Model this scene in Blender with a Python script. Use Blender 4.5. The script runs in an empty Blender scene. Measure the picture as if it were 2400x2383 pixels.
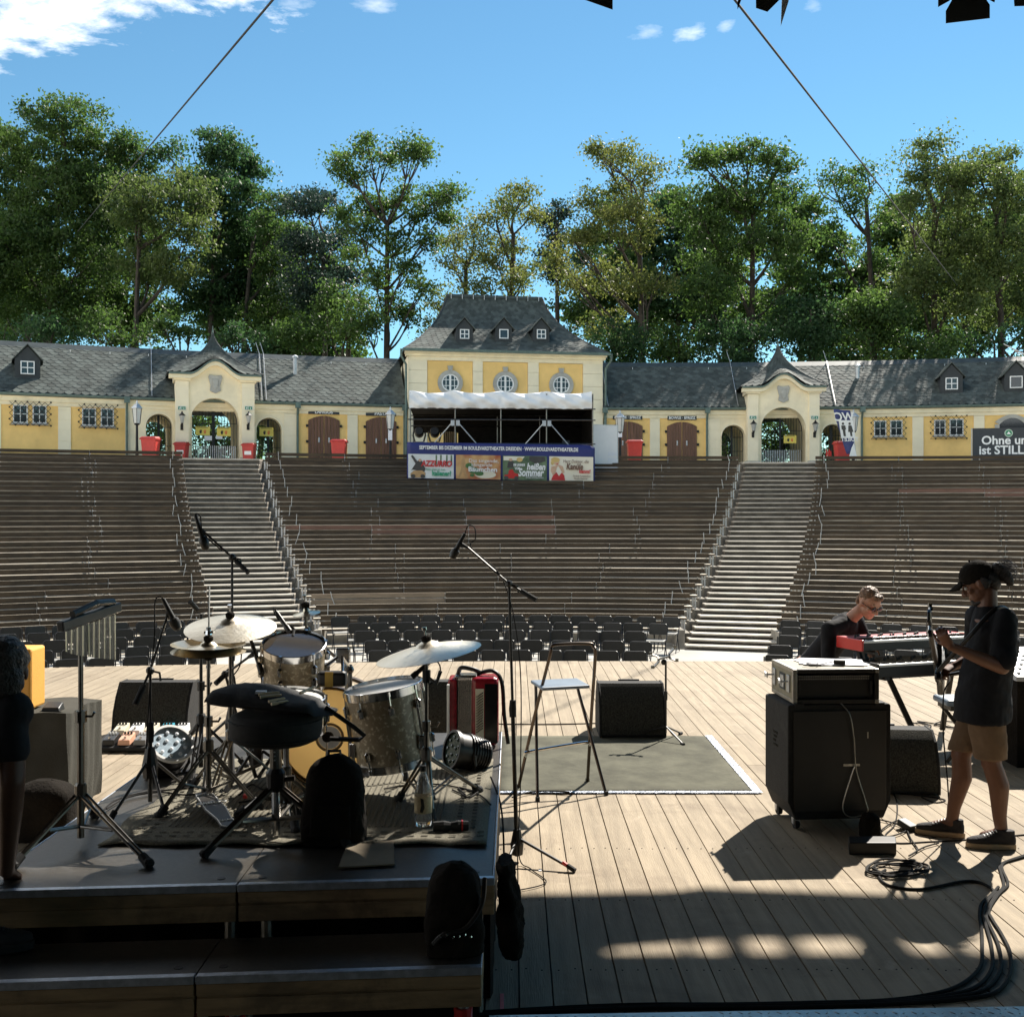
import bpy, math, random
import numpy as np
from mathutils import Vector, Matrix, Quaternion

SC = bpy.context.scene
COL = SC.collection
random.seed(11)
RNG = np.random.default_rng(7)
R = math.radians

# ---------------------------------------------------------------- camera
EYE = 2.07          # eye height over the stage boards (boards are z = 0)
FPX = 2589.0        # focal length in pixels of the 2400 px photograph
cam_d = bpy.data.cameras.new('camera')
cam_d.sensor_width = 36.0
cam_d.lens = 36.0 * FPX / 2400.0
cam_d.shift_x = -4.0 / 2400.0
cam_d.shift_y = 8.5 / 2400.0
cam_d.clip_start = 0.05
cam_d.clip_end = 2000.0
cam = bpy.data.objects.new('camera', cam_d)
COL.objects.link(cam)
cam.location = (0, 0, EYE)
cam.rotation_euler = (R(90), 0, 0)
SC.camera = cam

# ---------------------------------------------------------------- sky and sun
SUN_EL, SUN_AZ = R(43), R(31)
SUN = Vector((math.sin(SUN_AZ) * math.cos(SUN_EL), math.cos(SUN_AZ) * math.cos(SUN_EL), math.sin(SUN_EL)))
world = bpy.data.worlds.new('World')
SC.world = world
world.use_nodes = True
nt = world.node_tree
nt.nodes.clear()
N = nt.nodes.new
L = nt.links.new
def mnode(tree, op, a, b=None, c=None, clamp=False):
    n = tree.nodes.new('ShaderNodeMath'); n.operation = op; n.use_clamp = clamp
    for i, v in enumerate((a, b, c)):
        if v is None: continue
        if isinstance(v, (int, float)): n.inputs[i].default_value = v
        else: tree.links.new(v, n.inputs[i])
    return n.outputs[0]
sky = N('ShaderNodeTexSky'); sky.sky_type = 'NISHITA'; sky.sun_disc = False
sky.sun_elevation = SUN_EL; sky.sun_rotation = SUN_AZ
sky.altitude = 100; sky.air_density = 1.0; sky.dust_density = 0.0; sky.ozone_density = 1.6
tc = N('ShaderNodeTexCoord')
sep = N('ShaderNodeSeparateXYZ'); L(tc.outputs['Generated'], sep.inputs[0])
zc = mnode(nt, 'MAXIMUM', sep.outputs[2], 0.02)
px = mnode(nt, 'DIVIDE', sep.outputs[0], zc)
py = mnode(nt, 'DIVIDE', sep.outputs[1], zc)
comb = N('ShaderNodeCombineXYZ'); L(px, comb.inputs[0]); L(py, comb.inputs[1])
nz = N('ShaderNodeTexNoise'); nz.inputs['Scale'].default_value = 3.6; nz.inputs['Detail'].default_value = 9; nz.inputs['Roughness'].default_value = 0.62
nz.inputs['Distortion'].default_value = 0.35
L(comb.outputs[0], nz.inputs['Vector'])
nz2 = N('ShaderNodeTexNoise'); nz2.inputs['Scale'].default_value = 14; nz2.inputs['Detail'].default_value = 6; nz2.inputs['Roughness'].default_value = 0.6
L(comb.outputs[0], nz2.inputs['Vector'])
nfine = mnode(nt, 'SUBTRACT', nz2.outputs[0], 0.5)
ncoarse = mnode(nt, 'SUBTRACT', nz.outputs[0], 0.5)
# cloud bank lying over the upper left: everything nearer than the line y = 1.93 - .5 x
edge = mnode(nt, 'MULTIPLY_ADD', px, -0.52, 1.90)
d1 = mnode(nt, 'SUBTRACT', edge, py)
d1 = mnode(nt, 'MULTIPLY_ADD', ncoarse, 0.9, d1)
d1 = mnode(nt, 'MULTIPLY_ADD', nfine, 0.35, d1)
m1 = mnode(nt, 'MULTIPLY', d1, 5.0, clamp=True)
d2 = mnode(nt, 'SUBTRACT', -0.33, px)
d2 = mnode(nt, 'MULTIPLY_ADD', ncoarse, 0.5, d2)
m2 = mnode(nt, 'MULTIPLY', d2, 5.0, clamp=True)
bank = mnode(nt, 'MULTIPLY', m1, m2)
body = mnode(nt, 'MULTIPLY_ADD', nz.outputs[0], 1.9, -0.08, clamp=True)
cl = mnode(nt, 'MULTIPLY', bank, body)
def puff(u, v, ru, rv, k):
    X, Y = (u - 1204) / (1200 - v), FPX / (1200 - v)
    a = mnode(nt, 'MULTIPLY', mnode(nt, 'SUBTRACT', px, X), 1200 / ru)
    b = mnode(nt, 'MULTIPLY', mnode(nt, 'SUBTRACT', py, Y), 540 / rv)
    s = mnode(nt, 'ADD', mnode(nt, 'MULTIPLY', a, a), mnode(nt, 'MULTIPLY', b, b))
    g = mnode(nt, 'SUBTRACT', 1.0, s)
    g = mnode(nt, 'MULTIPLY_ADD', nfine, 5.0, g)
    g = mnode(nt, 'MULTIPLY', g, 0.38, clamp=True)
    return mnode(nt, 'MULTIPLY', g, k)
tot = cl
for a in ((1515, 76, 42, 20, .5), (1620, 80, 46, 26, .75), (1700, 66, 24, 18, .5), (880, 10, 60, 22, .55), (1905, 12, 26, 20, .4), (690, 4, 50, 18, .5)):
    tot = mnode(nt, 'MAXIMUM', tot, puff(*a))
mix = N('ShaderNodeMix'); mix.data_type = 'RGBA'
L(tot, mix.inputs[0]); L(sky.outputs[0], mix.inputs[6]); mix.inputs[7].default_value = (11.6, 11.8, 11.8, 1)
hsv = N('ShaderNodeHueSaturation'); hsv.inputs['Saturation'].default_value = 1.06
tint = N('ShaderNodeMix'); tint.data_type = 'RGBA'; tint.blend_type = 'MULTIPLY'; tint.inputs[0].default_value = 1.0; tint.inputs[7].default_value = (.72, 1.0, .98, 1)
L(sky.outputs[0], hsv.inputs['Color']); L(hsv.outputs[0], tint.inputs[6]); L(tint.outputs[2], mix.inputs[6])
bg = N('ShaderNodeBackground'); bg.inputs['Strength'].default_value = 0.064
L(mix.outputs[2], bg.inputs['Color'])
wo = N('ShaderNodeOutputWorld'); L(bg.outputs[0], wo.inputs['Surface'])

sun_d = bpy.data.lights.new('sun', 'SUN'); sun_d.energy = 4.7; sun_d.angle = R(0.53); sun_d.color = (1.0, 0.93, 0.83)
sun = bpy.data.objects.new('sun', sun_d); COL.objects.link(sun)
sun.rotation_euler = (-SUN).to_track_quat('-Z', 'Y').to_euler(); sun.location = (30, 50, 60)
SC.view_settings.view_transform = 'Standard'; SC.view_settings.look = 'None'
SC.view_settings.exposure = 1.2; SC.view_settings.gamma = 1.0; SC.view_settings.use_curve_mapping = False

# ---------------------------------------------------------------- where a point of the plan lies
def P(u, v, Z):     # a sight line at distance Z
    return Vector(((u - 1204.0) / FPX * Z, Z, EYE - (v - 1200.0) / FPX * Z))
def F(u, v, z=0.0):  # a sight line met at height z
    return P(u, v, (EYE - z) * FPX / (v - 1200.0))

# ---------------------------------------------------------------- mesh building
WPOS = {}
class MB:
    def __init__(s): s.v = []; s.f = []
    def add(s, vs, fs):
        o = len(s.v); s.v += [tuple(p) for p in vs]; s.f += [tuple(i + o for i in f) for f in fs]; return s
    def hexa(s, p):   # 8 points: bottom ring 0-3, top ring 4-7
        return s.add(p, [(0, 3, 2, 1), (4, 5, 6, 7), (0, 1, 5, 4), (1, 2, 6, 5), (2, 3, 7, 6), (3, 0, 4, 7)])
    def box(s, x0, y0, z0, x1, y1, z1):
        return s.hexa([(x0, y0, z0), (x1, y0, z0), (x1, y1, z0), (x0, y1, z0), (x0, y0, z1), (x1, y0, z1), (x1, y1, z1), (x0, y1, z1)])
    def obox(s, c, size, M=None):
        hx, hy, hz = size[0] / 2, size[1] / 2, size[2] / 2
        ps = [Vector(q) for q in ((-hx, -hy, -hz), (hx, -hy, -hz), (hx, hy, -hz), (-hx, hy, -hz), (-hx, -hy, hz), (hx, -hy, hz), (hx, hy, hz), (-hx, hy, hz))]
        if M is not None: ps = [M @ q for q in ps]
        return s.hexa([Vector(c) + q for q in ps])
    def bar(s, a, b, w, h, up=(0, 0, 1)):   # square bar from a to b
        a, b = Vector(a), Vector(b); d = (b - a).normalized(); up = Vector(up)
        if abs(d.dot(up)) > .97: up = Vector((0, 1, 0))
        x = d.cross(up).normalized() * (w / 2); y = x.cross(d).normalized() * (h / 2)
        return s.hexa([a - x - y, a + x - y, b + x - y, b - x - y, a - x + y, a + x + y, b + x + y, b - x + y])
    def tube(s, pts, r, n=8, cap=True):
        pts = [Vector(p) for p in pts]; m = len(pts)
        rs = list(r) if isinstance(r, (list, tuple)) else [r] * m
        t0 = (pts[1] - pts[0]).normalized()
        x = t0.orthogonal().normalized()
        vs = []; fs = []
        for i in range(m):
            t = (pts[min(i + 1, m - 1)] - pts[max(i - 1, 0)])
            if t.length < 1e-9: t = t0
            t = t.normalized()
            x = (x - t * x.dot(t))
            x = x.normalized() if x.length > 1e-6 else t.orthogonal().normalized()
            y = t.cross(x)
            for k in range(n):
                a = 2 * math.pi * k / n
                vs.append(pts[i] + (x * math.cos(a) + y * math.sin(a)) * rs[i])
        for i in range(m - 1):
            for k in range(n):
                fs.append((i * n + k, i * n + (k + 1) % n, (i + 1) * n + (k + 1) % n, (i + 1) * n + k))
        if cap: fs += [tuple(range(n - 1, -1, -1)), tuple((m - 1) * n + k for k in range(n))]
        return s.add(vs, fs)
    def lathe(s, prof, o=(0, 0, 0), axis=(0, 0, 1), n=24, cap=True):   # prof: (radius, height)
        o = Vector(o); ax = Vector(axis).normalized(); x = ax.orthogonal().normalized(); y = ax.cross(x)
        vs = []; fs = []; m = len(prof)
        for r_, h in prof:
            for k in range(n):
                a = 2 * math.pi * k / n
                vs.append(o + ax * h + (x * math.cos(a) + y * math.sin(a)) * r_)
        for i in range(m - 1):
            for k in range(n):
                fs.append((i * n + k, i * n + (k + 1) % n, (i + 1) * n + (k + 1) % n, (i + 1) * n + k))
        if cap: fs += [tuple(range(n - 1, -1, -1)), tuple((m - 1) * n + k for k in range(n))]
        return s.add(vs, fs)
    def ball(s, c, r, n=12):
        r = r if isinstance(r, (tuple, list)) else (r, r, r)
        c = Vector(c); vs = [c + Vector((0, 0, -r[2]))]; m = max(4, n // 2)
        for i in range(1, m):
            a = -math.pi / 2 + math.pi * i / m
            for k in range(n):
                b = 2 * math.pi * k / n
                vs.append(c + Vector((r[0] * math.cos(a) * math.cos(b), r[1] * math.cos(a) * math.sin(b), r[2] * math.sin(a))))
        vs.append(c + Vector((0, 0, r[2]))); fs = []
        for k in range(n):
            fs.append((0, 1 + (k + 1) % n, 1 + k)); fs.append((len(vs) - 1, len(vs) - 1 - n + k, len(vs) - 1 - n + (k + 1) % n))
        for i in range(m - 2):
            for k in range(n):
                fs.append((1 + i * n + k, 1 + i * n + (k + 1) % n, 1 + (i + 1) * n + (k + 1) % n, 1 + (i + 1) * n + k))
        return s.add(vs, fs)
    def prism(s, poly, o, ax, ay, dv):    # polygon (a,b) in plane o + a*ax + b*ay, extruded by dv
        o, ax, ay, dv = Vector(o), Vector(ax), Vector(ay), Vector(dv); n = len(poly)
        lo = [o + ax * a + ay * b for a, b in poly]; hi = [p + dv for p in lo]
        fl = ax.cross(ay).dot(dv) > 0
        fs = [tuple(range(n - 1, -1, -1)) if fl else tuple(range(n)), tuple(range(n, 2 * n)) if fl else tuple(range(2 * n - 1, n - 1, -1))]
        for k in range(n):
            q = (k, (k + 1) % n, n + (k + 1) % n, n + k)
            fs.append(q if fl else q[::-1])
        return s.add(lo + hi, fs)
    def grid(s, rows):    # rows of equal-length point lists -> sheet
        m, n = len(rows), len(rows[0])
        return s.add([p for r_ in rows for p in r_], [(i * n + k, i * n + k + 1, (i + 1) * n + k + 1, (i + 1) * n + k) for i in range(m - 1) for k in range(n - 1)])
    def mesh(s, name, mat, smooth=False, off=(0, 0, 0)):
        me = bpy.data.meshes.new(name)
        ox, oy, oz = off
        me.from_pydata([(a - ox, b - oy, c - oz) for a, b, c in s.v], [], s.f)
        if mat is not None:
            for m_ in (mat if isinstance(mat, list) else [mat]): me.materials.append(m_)
        if smooth:
            me.shade_smooth(); me.set_sharp_from_angle(angle=R(40 if smooth is True else smooth))
        return me
    def build(s, name, mat, parent=None, local=False, smooth=False, bevel=0, kind=None):
        off = WPOS.get(parent.name, (0, 0, 0)) if (parent is not None and not local) else (0, 0, 0)
        o = bpy.data.objects.new(name, s.mesh(name, mat, smooth, off)); COL.objects.link(o)
        if parent is not None: o.parent = parent
        WPOS[o.name] = tuple(off)
        if bevel:
            b = o.modifiers.new('bevel', 'BEVEL'); b.width = bevel; b.segments = 2; b.limit_method = 'ANGLE'; b.angle_limit = R(35)
        if kind: o['kind'] = kind
        return o
def tag(o, label, cat, group=None):
    o['label'] = label; o['category'] = cat
    if group: o['group'] = group
    return o
def thing(name, label, cat, loc=(0, 0, 0), rz=0, group=None):
    o = bpy.data.objects.new(name, None); COL.objects.link(o)
    o.empty_display_size = .1
    o.location = loc; o.rotation_euler = (0, 0, rz); WPOS[o.name] = tuple(loc)
    return tag(o, label, cat, group)
def structure(o): o['kind'] = 'structure'; return o
def inst(mesh, name, parent=None, M=None):
    o = bpy.data.objects.new(name, mesh); COL.objects.link(o)
    if parent is not None: o.parent = parent
    if M is not None: o.matrix_basis = M
    WPOS[o.name] = WPOS.get(parent.name, (0, 0, 0)) if parent is not None else (0, 0, 0)
    return o
def bake(o):
    dg = bpy.context.evaluated_depsgraph_get(); dg.update()
    me = bpy.data.meshes.new_from_object(o.evaluated_get(dg)); o.modifiers.clear(); o.data = me; return o
def lettering(name, body, size, mat, o, ax, ay, parent, align='CENTER', bold=0.0, shear=0.0, extrude=.002, width=None, condense=None):
    cu = bpy.data.curves.new(name, 'FONT'); cu.body = body; cu.size = size; cu.align_x = align; cu.align_y = 'CENTER'
    cu.extrude = extrude; cu.offset = bold; cu.shear = shear; cu.resolution_u = 3
    tmp = bpy.data.objects.new('tmp', cu); COL.objects.link(tmp)
    dg = bpy.context.evaluated_depsgraph_get(); dg.update()
    me = bpy.data.meshes.new_from_object(tmp.evaluated_get(dg)); bpy.data.objects.remove(tmp)
    me.name = name; me.materials.clear(); me.materials.append(mat)
    ax, ay = Vector(ax).normalized(), Vector(ay).normalized(); az = ax.cross(ay)
    n = len(me.vertices); co = np.empty(n * 3); me.vertices.foreach_get('co', co); co = co.reshape(-1, 3)
    if width and n:
        w = co[:, 0].max() - co[:, 0].min(); co[:, 0] *= width / w
    off = Vector(o) - Vector(WPOS.get(parent.name, (0, 0, 0)))
    M = np.array([list(ax), list(ay), list(az)])
    co = co @ M + np.array(list(off))
    me.vertices.foreach_set('co', co.ravel()); me.update()
    ob = bpy.data.objects.new(name, me); COL.objects.link(ob); ob.parent = parent; WPOS[ob.name] = WPOS[parent.name]
    return ob
def face_mesh(name, V, mat, parent=None, smooth=False):   # V: (n, k, 3) array of separate polygons
    n, k, _ = V.shape
    off = np.array(WPOS.get(parent.name, (0, 0, 0))) if parent is not None else np.zeros(3)
    me = bpy.data.meshes.new(name)
    me.vertices.add(n * k); me.vertices.foreach_set('co', (V - off).astype(np.float32).ravel())
    me.loops.add(n * k); me.loops.foreach_set('vertex_index', np.arange(n * k, dtype=np.int32))
    me.polygons.add(n); me.polygons.foreach_set('loop_start', np.arange(0, n * k, k, dtype=np.int32))
    me.update(calc_edges=True); me.materials.append(mat)
    o = bpy.data.objects.new(name, me); COL.objects.link(o)
    if parent is not None: o.parent = parent; WPOS[o.name] = WPOS[parent.name]
    return o

# ---------------------------------------------------------------- materials
def mat(name, col, rough=.6, metal=0.0, var=.12, scale=6.0, bump=0.0, bscale=40.0, island=0.0, spec=.5, stretch=None, col2=None, detail=5, cut=(.35, .65), objrand=0.0):
    m = bpy.data.materials.new(name); m.use_nodes = True; t = m.node_tree; b = t.nodes['Principled BSDF']
    b.inputs['Roughness'].default_value = rough; b.inputs['Metallic'].default_value = metal
    b.inputs['Specular IOR Level'].default_value = spec
    tcn = t.nodes.new('ShaderNodeTexCoord'); vec = tcn.outputs['Object']
    if stretch:
        mp = t.nodes.new('ShaderNodeMapping'); mp.inputs['Scale'].default_value = stretch; t.links.new(vec, mp.inputs[0]); vec = mp.outputs[0]
    nz = t.nodes.new('ShaderNodeTexNoise'); nz.inputs['Scale'].default_value = scale; nz.inputs['Detail'].default_value = detail; nz.inputs['Roughness'].default_value = .6
    t.links.new(vec, nz.inputs['Vector'])
    c1 = Vector(col); c2 = Vector(col2) if col2 else None
    rp = t.nodes.new('ShaderNodeValToRGB'); rp.color_ramp.elements[0].position = cut[0]; rp.color_ramp.elements[1].position = cut[1]
    lo = c1 if c2 else c1 * (1 - var); hi = c2 if c2 else Vector([min(1, q) for q in c1 * (1 + var)])
    rp.color_ramp.elements[0].color = (*lo, 1); rp.color_ramp.elements[1].color = (*hi, 1)
    t.links.new(nz.outputs[0], rp.inputs[0]); out = rp.outputs[0]
    src = None
    if island: src = t.nodes.new('ShaderNodeNewGeometry').outputs['Random Per Island']; k = island
    elif objrand: src = t.nodes.new('ShaderNodeObjectInfo').outputs['Random']; k = objrand
    if src is not None:
        h = t.nodes.new('ShaderNodeHueSaturation'); t.links.new(out, h.inputs['Color'])
        t.links.new(mnode(t, 'MULTIPLY_ADD', src, 2 * k, 1 - k), h.inputs['Value']); out = h.outputs[0]
    t.links.new(out, b.inputs['Base Color'])
    if bump:
        n2 = t.nodes.new('ShaderNodeTexNoise'); n2.inputs['Scale'].default_value = bscale; n2.inputs['Detail'].default_value = 4; t.links.new(vec, n2.inputs['Vector'])
        bp = t.nodes.new('ShaderNodeBump'); bp.inputs['Strength'].default_value = bump; bp.inputs['Distance'].default_value = .02
        t.links.new(n2.outputs[0], bp.inputs['Height']); t.links.new(bp.outputs[0], b.inputs['Normal'])
    return m
M = {}
M['deck'] = mat('deck_wood', (.305, .250, .178), .75, spec=.2, var=.16, scale=2.2, stretch=(9, .55, 1), bump=.25, bscale=20, objrand=.08, detail=8)
M['deck_gap'] = mat('deck_underside', (.02, .017, .013), .9)
M['concrete'] = mat('concrete', (.50, .47, .40), .85, var=.18, scale=1.2, bump=.15, bscale=14)
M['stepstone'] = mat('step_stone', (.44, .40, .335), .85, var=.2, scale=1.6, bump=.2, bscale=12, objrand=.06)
M['ground'] = mat('pale_ground', (.38, .36, .32), .9, var=.15, scale=.7, bump=.1, bscale=9)
M['grass'] = mat('grass_ground', (.05, .07, .025), .95, var=.4, scale=.6)
M['terrace'] = mat('terrace_concrete', (.40, .36, .29), .9, var=.3, scale=1.5, bump=.2, bscale=10)
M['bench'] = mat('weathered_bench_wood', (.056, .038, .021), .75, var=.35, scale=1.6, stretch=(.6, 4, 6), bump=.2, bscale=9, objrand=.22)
M['bench_new'] = mat('reddish_bench_wood', (.16, .085, .06), .7, var=.2, scale=1.6, stretch=(.6, 4, 6), objrand=.1)
M['bench_pale'] = mat('pale_bench_wood', (.26, .20, .14), .7, var=.2, scale=1.6, stretch=(.6, 4, 6), objrand=.1)
M['steel'] = mat('galvanised_steel', (.55, .56, .56), .45, .6, var=.1, scale=8)
M['bracket'] = mat('pale_bracket_paint', (.48, .48, .46), .5)
M['cream'] = mat('cream_render', (.90, .79, .555), .85, var=.09, scale=1.3, bump=.12, bscale=30)
M['cream_block'] = mat('cream_rustication', (.90, .80, .58), .85, var=.05, scale=1.1, bump=.12, bscale=26)
M['yellow'] = mat('yellow_render', (.90, .60, .215), .85, var=.09, scale=1.1, bump=.15, bscale=30)
M['slate'] = mat('roof_slate', (.080, .092, .083), .78, spec=.2, var=.2, scale=3, island=.3, bump=.1, bscale=20)
M['slate_dark'] = mat('slate_underlay', (.035, .04, .042), .7)
M['ridge'] = mat('lead_ridge_sheet', (.055, .066, .064), .5, .2, var=.2, scale=3)
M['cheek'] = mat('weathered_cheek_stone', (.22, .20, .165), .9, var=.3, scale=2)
M['riser'] = mat('shaded_riser_stone', (.115, .10, .08), .9, var=.3, scale=2)  # step fronts darker than the treads, their shade put into the colour
M['seatgrey'] = mat('pale_chair_seat', (.34, .33, .30), .5)
M['copper'] = mat('patinated_copper', (.13, .18, .155), .6, .3, var=.15)
M['stone'] = mat('grey_sandstone', (.42, .41, .37), .85, var=.15, scale=4)
M['glass'] = mat('window_glass', (.02, .025, .03), .06, spec=.8)
M['whitepaint'] = mat('white_paint', (.82, .82, .80), .5, var=.03)
M['brown'] = mat('brown_door_wood', (.16, .075, .042), .55, var=.25, scale=1.4, stretch=(8, 8, .7), objrand=.08)
M['iron'] = mat('black_iron', (.012, .012, .013), .45, .3)
M['black'] = mat('black_plastic', (.014, .012, .010), .45, var=.2)
M['blackgloss'] = mat('black_gloss', (.01, .01, .01), .18)
M['blackcloth'] = mat('black_cloth', (.014, .0115, .009), .95, var=.25, scale=7, bump=.4, bscale=60, spec=.1)
M['greycloth'] = mat('faded_black_molton', (.070, .068, .058), .95, var=.14, scale=4, bump=.25, bscale=90, spec=.1)
M['carpet'] = mat('grey_black_carpet', (.045, .043, .036), .98, var=.5, scale=90, bump=.6, bscale=160, spec=.1)
M['tolex'] = mat('black_tolex', (.013, .0125, .0115), .85, var=.3, scale=30, bump=.3, bscale=200)
M['chrome'] = mat('chrome', (.62, .62, .62), .16, 1.0, var=.08, scale=14)
M['darkchrome'] = mat('worn_chrome', (.17, .16, .145), .30, 1.0, var=.2, scale=10)
M['alu'] = mat('aluminium', (.43, .41, .37), .38, .9, var=.15, scale=9, bump=.1, bscale=60)
M['mdf'] = mat('worn_plywood', (.26, .17, .085), .75, var=.3, scale=3, stretch=(1, 6, 8), bump=.1, bscale=30)
M['rubber'] = mat('black_rubber', (.015, .015, .015), .8)
M['red_plastic'] = mat('red_bin_plastic', (.46, .035, .028), .42, var=.08)
M['red'] = mat('red_paint', (.55, .035, .03), .3, var=.05)
M['white'] = mat('white_sheet', (.85, .85, .84), .6, var=.02)
M['orange'] = mat('orange_tolex', (.80, .40, .075), .55, var=.05, bump=.2, bscale=120)
M['tape'] = mat('silver_gaffer_tape', (.22, .24, .28), .40, .85, var=.25, scale=30, bump=.6, bscale=60)
M['redtape'] = mat('red_tape', (.75, .06, .05), .5)
M['mat_grey'] = mat('grey_green_stage_mat', (.088, .086, .062), .92, var=.28, scale=3.2, bump=.2, bscale=30, spec=.2)
M['brass'] = mat('bronze_cymbal', (.62, .55, .42), .30, 1.0, var=.12, scale=5)
M['cable'] = mat('black_cable', (.014, .013, .012), .8, spec=.15)
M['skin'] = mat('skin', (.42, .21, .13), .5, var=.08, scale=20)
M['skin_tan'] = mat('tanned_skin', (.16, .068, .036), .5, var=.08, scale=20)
M['hair_dark'] = mat('dark_hair', (.018, .013, .010), .55, var=.4, scale=60, bump=.6, bscale=110)
M['hair_brown'] = mat('brown_hair', (.17, .09, .045), .5, var=.4, scale=60, bump=.6, bscale=110)
M['shirt'] = mat('black_shirt', (.013, .013, .015), .85, var=.2, scale=8, bump=.3, bscale=18, spec=.2)
M['shorts'] = mat('khaki_shorts', (.17, .105, .058), .9, var=.12, scale=9, bump=.3, bscale=24)
M['paper'] = mat('white_paper', (.82, .83, .86), .7, var=.02)
M['card'] = mat('brown_cardboard', (.20, .16, .105), .85, var=.15, scale=5)
M['bark'] = mat('tree_bark', (.055, .042, .032), .95, var=.4, scale=3, stretch=(3, 3, .6), bump=.6, bscale=7)
M['navy'] = mat('navy_banner', (.022, .03, .15), .6, var=.05)
M['anthracite'] = mat('dark_sign_board', (.035, .04, .045), .6, var=.08)
M['blueseat'] = mat('grey_blue_seat', (.16, .21, .27), .45, var=.1)
M['charcoal'] = mat('charcoal_vinyl', (.026, .025, .022), .42, var=.15, scale=9)
def leafmat(name, a, b, trans=.5):
    m = bpy.data.materials.new(name); m.use_nodes = True; t = m.node_tree; t.nodes.clear()
    g = t.nodes.new('ShaderNodeNewGeometry'); rp = t.nodes.new('ShaderNodeValToRGB')
    rp.color_ramp.elements[0].color = (*a, 1); rp.color_ramp.elements[1].color = (*b, 1)
    tcn = t.nodes.new('ShaderNodeTexCoord'); nz = t.nodes.new('ShaderNodeTexNoise'); nz.inputs['Scale'].default_value = .5
    t.links.new(tcn.outputs['Object'], nz.inputs['Vector'])
    f = mnode(t, 'MULTIPLY_ADD', g.outputs['Random Per Island'], .5, mnode(t, 'MULTIPLY_ADD', nz.outputs[0], 1.6, -.55))
    t.links.new(f, rp.inputs[0])
    d = t.nodes.new('ShaderNodeBsdfPrincipled'); d.inputs['Roughness'].default_value = .55; d.inputs['Specular IOR Level'].default_value = .35
    tr = t.nodes.new('ShaderNodeBsdfTranslucent'); mx = t.nodes.new('ShaderNodeMixShader'); mx.inputs[0].default_value = trans
    hs = t.nodes.new('ShaderNodeHueSaturation'); hs.inputs['Value'].default_value = 1.5; hs.inputs['Saturation'].default_value = 1.1
    t.links.new(rp.outputs[0], d.inputs['Base Color']); t.links.new(rp.outputs[0], hs.inputs['Color']); t.links.new(hs.outputs[0], tr.inputs['Color'])
    t.links.new(d.outputs[0], mx.inputs[1]); t.links.new(tr.outputs[0], mx.inputs[2])
    o = t.nodes.new('ShaderNodeOutputMaterial'); t.links.new(mx.outputs[0], o.inputs[0]); return m
M['leaf_mid'] = leafmat('leaf_mid_green', (.036, .072, .021), (.090, .142, .038))
M['leaf_olive'] = leafmat('leaf_olive', (.052, .086, .026), (.120, .150, .048))
M['leaf_dark'] = leafmat('leaf_dark_green', (.024, .056, .022), (.060, .110, .040))
M['leaf_blue'] = leafmat('needle_blue_green', (.018, .036, .026), (.036, .062, .045), .3)
M['leaf_yellow'] = leafmat('leaf_yellowing', (.060, .095, .028), (.165, .170, .052))

def paint_sunlit_tops(m, col):     # sunlight painted into the colour of the upper board faces
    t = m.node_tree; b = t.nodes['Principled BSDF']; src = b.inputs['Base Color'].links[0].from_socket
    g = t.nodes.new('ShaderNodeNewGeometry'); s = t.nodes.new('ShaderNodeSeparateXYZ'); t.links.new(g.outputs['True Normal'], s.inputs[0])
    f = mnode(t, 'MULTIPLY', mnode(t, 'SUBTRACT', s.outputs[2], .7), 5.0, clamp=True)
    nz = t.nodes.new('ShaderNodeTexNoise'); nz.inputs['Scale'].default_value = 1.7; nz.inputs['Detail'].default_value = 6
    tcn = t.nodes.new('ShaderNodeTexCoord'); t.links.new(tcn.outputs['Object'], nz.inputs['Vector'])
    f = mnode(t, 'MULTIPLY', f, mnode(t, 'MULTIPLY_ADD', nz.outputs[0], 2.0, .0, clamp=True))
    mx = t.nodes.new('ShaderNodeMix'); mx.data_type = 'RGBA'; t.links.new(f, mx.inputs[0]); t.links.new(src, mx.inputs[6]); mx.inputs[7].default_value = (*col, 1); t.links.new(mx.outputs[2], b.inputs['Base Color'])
paint_sunlit_tops(M['bench'], (.55, .48, .37))

def stains(m, col, scale, lo, hi, k):    # old scuffs and dirt lying in the surface
    t = m.node_tree; b = t.nodes['Principled BSDF']; src = b.inputs['Base Color'].links[0].from_socket
    tcn = t.nodes.new('ShaderNodeTexCoord'); nz = t.nodes.new('ShaderNodeTexNoise'); nz.inputs['Scale'].default_value = scale; nz.inputs['Detail'].default_value = 9; nz.inputs['Roughness'].default_value = .7; nz.inputs['Distortion'].default_value = .6
    t.links.new(tcn.outputs['Object'], nz.inputs['Vector'])
    f = mnode(t, 'MULTIPLY', mnode(t, 'SUBTRACT', nz.outputs[0], lo), 1 / (hi - lo), clamp=True); f = mnode(t, 'MULTIPLY', f, k)
    mx = t.nodes.new('ShaderNodeMix'); mx.data_type = 'RGBA'; t.links.new(f, mx.inputs[0]); t.links.new(src, mx.inputs[6]); mx.inputs[7].default_value = (*col, 1); t.links.new(mx.outputs[2], b.inputs['Base Color'])
stains(M['deck'], (.13, .095, .065), 1.1, .50, .72, .55); stains(M['deck'], (.52, .43, .33), 3.3, .58, .70, .35)
stains(M['cream'], (.55, .48, .36), .8, .55, .75, .4); stains(M['yellow'], (.62, .38, .13), .9, .55, .75, .4); stains(M['stepstone'], (.16, .14, .11), 1.3, .48, .68, .6)
stains(M['mdf'], (.07, .05, .03), 2.5, .48, .62, .6); stains(M['tolex'], (.04, .038, .034), 4, .58, .7, .5)
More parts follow.
